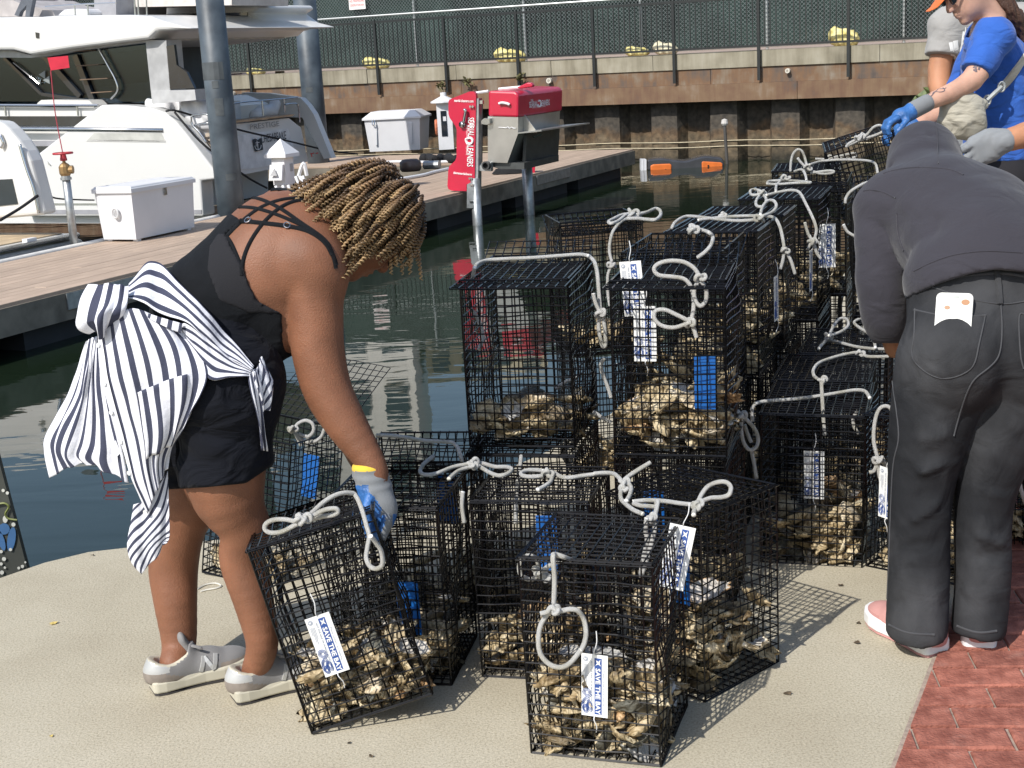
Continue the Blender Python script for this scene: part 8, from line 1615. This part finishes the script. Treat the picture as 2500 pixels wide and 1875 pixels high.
# ================================================================ the people at the far end of the row
def head(b, Hc, nf, u, s_=1.0):
    nf = unit(nf); u = unit(np.array(u) - nf * (np.array(u) @ nf)); lat = np.cross(u, nf); HR = np.array([nf, lat, u]); H = lambda a, l_, c: Hc + (nf * a + lat * l_ + u * c) * s_
    b.ell(Hc, np.array((.098, .076, .112)) * s_, HR, .02); b.ell(H(.035, 0, -.065), np.array((.058, .056, .060)) * s_, HR, .03); b.ell(H(.072, 0, -.106), np.array((.022, .024, .018)) * s_, HR, .02)
    b.cap(H(.092, 0, .020), H(.114, 0, -.026), .010, .012, .010); b.ell(H(.110, 0, -.032), (.013, .016, .010), HR, .006); b.ell(H(.094, 0, -.060), (.012, .024, .007), HR, .005); b.ell(H(.091, 0, -.074), (.012, .022, .008), HR, .005)
    b.ell(H(.106, 0, -.067), (.012, .02, .002), HR, .003, True)
    for q in (1, -1): b.ell(H(.098, q * .033, .012), (.016, .018, .011), HR, .010, True); b.ell(H(.080, q * .033, .012), (.014, .013, .012), HR, .004); b.ell(H(-.012, q * .077, -.010), (.022, .010, .032), HR, .006); b.cap(H(.094, q * .015, .03), H(.084, q * .05, .03), .007, .006, .01)
    b.cap(H(-.02, 0, -.05), Hc - nf * .035 - u * .17, .055, .058, .03); return H, HR
def blue_person():
    Y0 = 6.0; r = thing('person', 'person in a blue T-shirt and orange cap lifting a cage, tattooed forearm', 'person', (2.12, 6.05, 0)); b = Body()
    Hc = at(2360, -26, Y0); nf = unit([-.80, -.20, -.50]); u = unit([-.45, -.05, .85]); H, HR = head(b, Hc, nf, u)
    nk = Hc + np.array([.09, .02, -.17]); Pv = np.array([2.20, 6.08, .92]); ch = at(2432, 165, 6.08); sR = at(2426, 90, 5.90); sL = np.array([ch[0] + .02, 6.26, sR[2]])
    eR = at(2372, 196, 5.82); wR = at(2262, 252, 5.74); hR_ = at(2228, 270, 5.72); eL = sL + np.array([-.10, .06, -.27]); wL = eL + np.array([-.22, -.06, -.10])
    b.chain([Pv, Pv + Z3 * .16, ch, nk], [.14, .125, .13, .06], .05); b.cap(sR, sL, .062, .062, .04); b.chain([sR, eR, wR, hR_], [.056, .046, .032, .028], .02); b.chain([sL, eL, wL], [.056, .045, .032], .02)
    for s_ in (-.09, .09): b.chain([Pv + np.array([0, s_, -.02]), Pv + np.array([-.02, s_, -.45]), Pv + np.array([.02, s_, -.86])], [.105, .065, .045], .03); b.ell(np.array([Pv[0] - .05, Pv[1] + s_, .045]), (.12, .045, .04), None, .02)
    b.field(.0075); body = skin('body', b.D, b, M_PALE, r); bb = bvh_of(body); X, Y, Z = b.grid(); px, py = proj(X, Y, Z)
    # shirt, loose
    t = Body(); t.chain([Pv + Z3 * .06, Pv + Z3 * .2, ch], [.165, .155, .150], .06); t.cap(sR, sL, .082, .082, .05); t.cap(ch, nk - Z3 * .045, .12, .085, .04); t.chain([sR, sR + (eR - sR) * .82], [.083, .066], .03); t.chain([sL, sL + (eL - sL) * .8], [.085, .08], .03); t.field(.009); X, Y, Z = t.grid(); px, py = proj(X, Y, Z)
    S_ = [(at(2470, 130, 5.92), at(2500, 230, 5.95), .02, .012), (at(2440, 160, 5.92), at(2480, 250, 5.95), .02, -.014), (at(2430, 300, 5.92), at(2470, 395, 5.92), .022, .014), (at(2480, 260, 5.92), at(2440, 380, 5.92), .022, -.014), (at(2400, 330, 5.9), at(2440, 400, 5.9), .02, .010), (at(2380, 120, 5.86), at(2420, 150, 5.86), .015, -.008)]
    tf = t.D - ridges(X, Y, Z, S_) - .003 * np.sin(Z * 40 + X * 34); tf = np.maximum(tf, (Pv[2] + .075) - Z - .03 * (X - Pv[0])); nc = Body(); nc.cap(nk - Z3 * .05, Hc, .062, .068, .01); nc.field(0, t); tf = np.maximum(np.maximum(tf, -nc.D), Z - nk[2] - .05)
    ax = unit(eR - sR); sl = ((X - sR[0]) * ax[0] + (Y - sR[1]) * ax[1] + (Z - sR[2]) * ax[2]) - np.linalg.norm(eR - sR) * .80; near = np.sqrt((X - eR[0]) ** 2 + (Y - eR[1]) ** 2 + (Z - eR[2]) ** 2) < .14; tf = np.maximum(tf, np.where(near, sl, -1))
    to = skin('blue_shirt', tf, t, fabric('royal_blue_cotton', (.032, .11, .42), var=.06, bump=.2, wr=.018), r)
    p = Body(); p.cap(Pv - Z3 * .02, Pv + Z3 * .12, .155, .150, .05)
    for s_ in (-.09, .09): p.chain([Pv + np.array([0, s_, -.02]), Pv + np.array([-.02, s_, -.45]), Pv + np.array([.02, s_, -.84])], [.122, .085, .07], .03)
    p.field(.011); pz = p.grid()[2]; skin('trousers', np.maximum(p.D, pz - (Pv[2] + .13)), p, fabric('black_trousers', (.022, .021, .024)), r)
    # cap, sunglasses, hair
    c = Body(); c.ell(Hc + u * .012, (.108, .088, .118), HR, .02); c.field(.006); q = c.grid(); cu = (q[0] - Hc[0]) * u[0] + (q[1] - Hc[1]) * u[1] + (q[2] - Hc[2]) * u[2]; M_OR = fabric('orange_cap', (.62, .15, .04)); skin('cap', np.maximum(c.D, .042 - cu), c, M_OR, r)
    bl = Body(); bl.cap(H(.06, 0, .050), H(.165, 0, .022), .05, .040, .02, (u, .12)); bl.field(.005); skin('cap_brim', bl.D, bl, M_OR, r)
    mb = MB(); lat = HR[1]
    for s_ in (1, -1): mb.prism([H(.108 - .012 * abs(math.cos(a)), s_ * (.036 + .029 * math.cos(a)), .012 + .022 * math.sin(a)) for a in np.linspace(0, 6.28, 14, endpoint=False)], -nf * .004); mb.tube([H(.10, s_ * .064, .018), H(.02, s_ * .082, .018)], .004, 5)
    part('sunglasses', mb, M_DARKW, r)
    hr = Body(); hr.chain([H(-.07, 0, .03), H(-.10, 0, -.04), at(2462, 22, 6.02), at(2492, 60, 6.05), at(2502, 120, 6.08)], [.06, .05, .036, .03, .015], .03); hr.ell(H(-.04, 0, .02), (.075, .08, .085), HR, .02); hr.field(.006); q = hr.grid(); skin('hair', hr.D + .003 * np.sin(q[0] * 260 + q[2] * 90) + .003 * np.sin(q[1] * 300), hr, mat('brown_hair', (.075, .036, .022), .5, bump=.6, bscale=200), r)
    # tattoos, drawn on the skin
    M_INK = mat('tattoo_ink', (.13, .10, .11), .5)
    z = lambda pts: [(2150 + x / 3.686, y / 3.686) for x, y in pts]; mb = MB()
    for pts in ([(380, 940), (400, 905), (430, 880)], [(430, 890), (470, 850), (520, 800), (570, 760)], [(440, 870), (425, 850), (450, 840)], [(470, 850), (455, 815), (490, 800), (500, 830)], [(500, 825), (540, 830), (580, 815), (560, 790)], [(510, 800), (505, 770), (540, 750), (550, 780)], [(560, 770), (585, 740), (570, 730), (555, 755)], [(530, 800), (570, 800), (590, 790)]): ribbon([bb], z(pts), .0045, .0006, mb, .0008, 4)
    for pts in ([(765, 565), (830, 545), (930, 515)], [(770, 570), (800, 590), (850, 640)], [(820, 550), (850, 590), (860, 650)], [(850, 540), (890, 590), (880, 630)], [(880, 530), (920, 580), (910, 610)], [(800, 580), (870, 560), (940, 540)], [(830, 610), (890, 590), (950, 560)], [(900, 530), (950, 550), (930, 590)]): ribbon([bb], z(pts), .009, .0006, mb, .0008, 4)
    part('tattoo', mb, M_INK, r)
    # glove
    g = Body(); g.cap(wR, hR_, .036, .036, .01); d = unit(hR_ - wR); g.ell(hR_ + d * .05, (.045, .034, .034), None, .02)
    for i in range(4): k = hR_ + d * .085 + np.array([0, -.03 + .02 * i, .008]); finger(g, k, d + np.array([-.2, 0, -.2]), (-.4, 0, -.9), (.2, 0, -.9), .085, .0115)
    finger(g, hR_ + d * .04 + np.array([0, -.035, -.02]), (-.6, -.2, -.6), (-.5, 0, -.6), (-.2, 0, -.8), .075, .0125); g.field(.0055)
    skin('glove', g.D, g, [M_GLOVE, M_GLOVB], r, lambda C, N: ((C - wR) @ d > .075).astype(int))
    g = Body(); g.cap(wL, wL + np.array([-.06, 0, -.02]), .034, .036, .01)
    for i in range(4): finger(g, wL + np.array([-.08, -.03 + .02 * i, -.02]), (-1, 0, -.4), (-.5, 0, -.9), (.2, 0, -.9), .085, .0115)
    finger(g, wL + np.array([-.05, -.03, -.03]), (-.7, -.2, -.5), (-.6, 0, -.6), (-.3, 0, -.8), .07, .012); g.field(.006); skin('glove', g.D, g, [M_GLOVB], r)
    # canvas cross-body bag
    bg = thing('sling_bag', 'cream canvas sling bag worn at the waist over the blue shirt', 'bag', at(2350, 330, 5.8)); k = Body(); Yb = 5.80
    k.chain([at(2345, 262, Yb), at(2352, 285, Yb), at(2368, 300, Yb)], [.075, .095, .070], .05, ((0, 1, 0), .55)); k.cap(at(2330, 240, Yb), at(2330, 290, Yb), .045, .06, .04, ((0, 1, 0), .6)); k.cap(at(2375, 262, Yb + .02), at(2400, 255, Yb + .03), .05, .02, .04, ((0, 1, 0), .6)); k.field(.006); q = k.grid(); kf = k.D + .004 * np.sin(q[0] * 70 + q[2] * 55) - ridges(q[0], q[1], q[2], [(at(2330, 290, Yb - .05), at(2370, 262, Yb - .05), .012, -.010), (at(2340, 318, Yb - .05), at(2385, 285, Yb - .05), .012, .010)]); skin('pouch', kf, k, fabric('cream_canvas', (.47, .44, .36), bump=.4, wr=.02), bg)
    mb = MB(); A = [at(2410, 245, 5.84), at(2428, 228, 5.84), at(2445, 212, 5.85)]; mb.tube(A, .010, 6); mb.tube([A[0] + np.array([.014 * math.cos(a), 0, .02 * math.sin(a)]) for a in np.linspace(0, 6.28, 10, endpoint=False)], .005, 5, closed=True); mb.tube([A[2] + np.array([.014 * math.cos(a), 0, .02 * math.sin(a)]) for a in np.linspace(0, 6.28, 10, endpoint=False)], .005, 5, closed=True); part('buckle', mb, mat('buckle_grey', (.32, .34, .34), .5), bg)
    tb = bvh_of(to); mb = MB(); ribbon([tb], [(2444, 214), (2462, 196), (2480, 172), (2496, 148), (2510, 128)], .034, .006, mb, .003, 5); part('strap', mb, bpy.data.materials['cream_canvas'], bg)
blue_person()

def grey_person():
    Y0 = 6.75; r = thing('person', 'person in a light grey printed T-shirt standing behind the one in blue', 'person', (2.42, 6.8, 0)); b = Body(); k = 1.0
    Hc = at(2400, -85, Y0); H, HR = head(b, Hc, [-.55, -.80, -.2], [0, 0, 1]); Pv = np.array([at(2400, 330, Y0)[0], Y0, .95]); ch = at(2385, 120, Y0); nk = Hc - Z3 * .19; sA = at(2312, 62, Y0 - .05); sB = sA + np.array([.38, .06, 0]); eA = at(2292, 205, Y0 - .10); wA = at(2335, 300, Y0 - .30)
    b.chain([Pv, ch, nk], [.14, .13, .06], .05); b.cap(sA, sB, .062, .062, .04); b.chain([sA, eA, wA, wA + (wA - eA) * .3], [.056, .050, .036, .03], .02); b.chain([sB, sB + np.array([.06, 0, -.28]), sB + np.array([-.04, -.2, -.46])], [.056, .045, .03], .02)
    for s_ in (-.09, .09): b.chain([Pv + np.array([s_, 0, -.02]), Pv + np.array([s_, 0, -.47]), Pv + np.array([s_, 0.02, -.89])], [.105, .065, .045], .03); b.ell(np.array([Pv[0] + s_, Pv[1] - .05, .045]), (.045, .12, .04), None, .02)
    b.field(.009); skin('body', b.D, b, M_TAN, r)
    t = Body(); t.chain([Pv + Z3 * .04, ch], [.165, .155], .06); t.cap(sA, sB, .080, .080, .05); t.cap(ch, nk, .11, .07, .04); t.chain([sA, sA + (eA - sA) * .62], [.084, .082], .03); t.chain([sB, sB + np.array([.05, 0, -.2])], [.084, .08], .03); t.field(.010); X, Y, Z = t.grid(); tf = t.D - .003 * np.sin(Z * 42 + X * 38); tf = np.maximum(tf, Pv[2] + .03 - Z)
    ax = unit(eA - sA); sl = ((X - sA[0]) * ax[0] + (Y - sA[1]) * ax[1] + (Z - sA[2]) * ax[2]) - np.linalg.norm(eA - sA) * .52; tf = np.maximum(tf, np.where(np.sqrt((X - eA[0]) ** 2 + (Y - eA[1]) ** 2 + (Z - eA[2]) ** 2) < .2, sl, -1)); tf = np.maximum(tf, Z - nk[2] - .02)
    o = skin('grey_shirt', tf, t, fabric('pale_grey_cotton', (.34, .33, .315), var=.05, bump=.2, wr=.012), r); tb = bvh_of(o); M_PR = mat('shirt_print', (.78, .78, .76), .6)
    z = lambda pts: [(2150 + x / 3.686, y / 3.686) for x, y in pts]; mb = MB()
    for pts, wd in (([(762, 285), (745, 380), (728, 470)], .028), ([(630, 380), (640, 440), (650, 500)], .018), ([(672, 365), (680, 450), (690, 550)], .026), ([(765, 245), (762, 285)], .006), ([(788, 245), (782, 285)], .006)): ribbon([tb], z(pts), wd, .001, mb, .002, 5)
    part('shirt_print', mb, M_PR, r); mb = MB()
    for c_ in ((758, 330), (750, 372), (742, 415)): ribbon([tb], z([(c_[0], c_[1] - 20), (c_[0] + 16, c_[1]), (c_[0], c_[1] + 20), (c_[0] - 16, c_[1]), (c_[0], c_[1] - 20)]), .004, .001, mb, .0042, 3)
    part('print_diamond', mb, mat('print_grey', (.30, .30, .30), .6), r)
    p = Body(); p.cap(Pv - Z3 * .02, Pv + Z3 * .1, .15, .15, .05)
    for s_ in (-.09, .09): p.chain([Pv + np.array([s_, 0, -.02]), Pv + np.array([s_, 0, -.47]), Pv + np.array([s_, .02, -.86])], [.12, .085, .07], .03)
    p.field(.012); skin('trousers', np.maximum(p.D, p.grid()[2] - Pv[2] - .1), p, bpy.data.materials['black_trousers'], r)
    c = Body(); c.ell(Hc + Z3 * .015 - HR[0] * .01, (.108, .088, .118), HR, .02); c.field(.008); q = c.grid(); skin('hair', np.maximum(c.D, .03 - (q[2] - Hc[2]) + .5 * ((q[0] - Hc[0]) * HR[0][0] + (q[1] - Hc[1]) * HR[0][1])), c, bpy.data.materials['brown_hair'], r)
    g = Body(); w1 = wA + (wA - eA) * .3; d = unit(wA - eA); g.cap(wA, w1, .036, .034, .01); g.ell(w1 + d * .03, (.035, .035, .04), None, .01)
    for i in range(4): finger(g, w1 + d * .06 + np.array([-.02 + .015 * i, -.02 + .012 * i, 0]), d, d + np.array([0, -.3, -.5]), (0, -.3, -.9), .08, .011)
    finger(g, w1 + d * .02 + np.array([-.03, 0, 0]), d + np.array([-.5, 0, 0]), d, d, .06, .012); g.field(.007); skin('glove', g.D, g, [M_GLOVE], r)
grey_person()

def edge_person():
    """the person past the right edge: only the gloved hand and forearm reach into the picture"""
    r = thing('person', 'person mostly beyond the right edge reaching in with a grey gloved hand', 'person', (2.25, 4.75, 0)); b = Body(); Y0 = 4.6
    wr = at(2452, 345, Y0); el = at(2575, 300, Y0 + .05); sh = np.array([2.22, 4.78, 1.40]); Pv = np.array([2.36, 4.85, .92]); ch = np.array([2.34, 4.84, 1.30]); Hc = np.array([2.24, 4.80, 1.66]); H, HR = head(b, Hc, [-.9, -.1, -.3], [0, 0, 1])
    b.chain([Pv, ch, Hc - Z3 * .18], [.14, .13, .06], .05); s2 = sh + np.array([.02, .36, 0]); b.cap(sh, s2, .06, .06, .04); b.chain([sh, el, wr], [.056, .050, .036], .02); b.chain([s2, s2 + np.array([-.05, .02, -.28]), s2 + np.array([-.2, 0, -.42])], [.055, .045, .03], .02)
    for s_ in (-.09, .09): b.chain([Pv + np.array([0, s_, -.02]), Pv + np.array([0, s_, -.46]), Pv + np.array([.02, s_, -.86])], [.105, .065, .045], .03); b.ell(np.array([Pv[0] - .05, Pv[1] + s_, .045]), (.12, .045, .04), None, .02)
    b.field(.008); skin('body', b.D, b, M_TAN, r)
    t = Body(); t.chain([Pv + Z3 * .04, ch], [.165, .15], .06); t.cap(sh, s2, .078, .078, .05); t.cap(ch, Hc - Z3 * .19, .11, .07, .04); t.chain([sh, sh + (el - sh) * .5], [.08, .075], .03); t.chain([s2, s2 + np.array([-.03, 0, -.18])], [.08, .075], .03); t.field(.011); q = t.grid(); skin('navy_shirt', np.maximum(np.maximum(t.D, Pv[2] + .03 - q[2]), q[2] - Hc[2] + .17), t, fabric('navy_cotton', (.02, .026, .06)), r)
    p = Body(); p.cap(Pv - Z3 * .02, Pv + Z3 * .1, .15, .15, .05)
    for s_ in (-.09, .09): p.chain([Pv + np.array([0, s_, -.02]), Pv + np.array([0, s_, -.46]), Pv + np.array([.02, s_, -.84])], [.12, .085, .07], .03)
    p.field(.013); skin('trousers', np.maximum(p.D, p.grid()[2] - Pv[2] - .1), p, bpy.data.materials['black_trousers'], r)
    c = Body(); c.ell(Hc + Z3 * .015 - HR[0] * .012, (.108, .088, .118), HR, .02); c.field(.009); q = c.grid(); skin('hair', np.maximum(c.D, .03 - (q[2] - Hc[2]) - .5 * (q[0] - Hc[0])), c, bpy.data.materials['brown_hair'], r)
    # left glove in view: palm down, fingers spread to the lower left
    z = lambda x, y, Y_=Y0: at(2150 + x / 3.686, y / 3.686, Y_)
    g = Body(); g.cap(z(1110, 1270), z(1030, 1290), .040, .041, .012); g.cap(z(1030, 1280), z(880, 1350), .043, .045, .02, ((0, 1, 0), .6)); g.cap(z(960, 1230), z(850, 1290), .024, .024, .02); g.cap(z(1000, 1380), z(880, 1430), .028, .024, .02)
    for a, m_, e, rr in (((850, 1290), (770, 1330), (722, 1365), .0120), ((840, 1360), (775, 1420), (732, 1470), .0120), ((850, 1420), (795, 1490), (760, 1535), .0118), ((900, 1450), (850, 1530), (790, 1570), .0108)):
        A, M_, E = z(*a, Y0 - .01), z(*m_, Y0 - .02), z(*e, Y0 - .01); g.cap(A, M_, rr * 1.08, rr, .006); g.cap(M_, E, rr, rr * .85, .004)
    g.cap(z(900, 1260, Y0 + .02), z(800, 1300, Y0 + .04), .015, .013, .01); g.cap(z(800, 1300, Y0 + .04), z(735, 1325, Y0 + .05), .013, .010, .006)
    g.field(.0042); q = g.grid(); gx, gy = proj(*q); skin('glove', g.D + .0009 * np.sin(gx * 2.2), g, [M_GLOVE, M_GLOVB], r, lambda C, N: ((N[:, 2] < -.55) & (N[:, 1] > -.35)).astype(int))
edge_person()
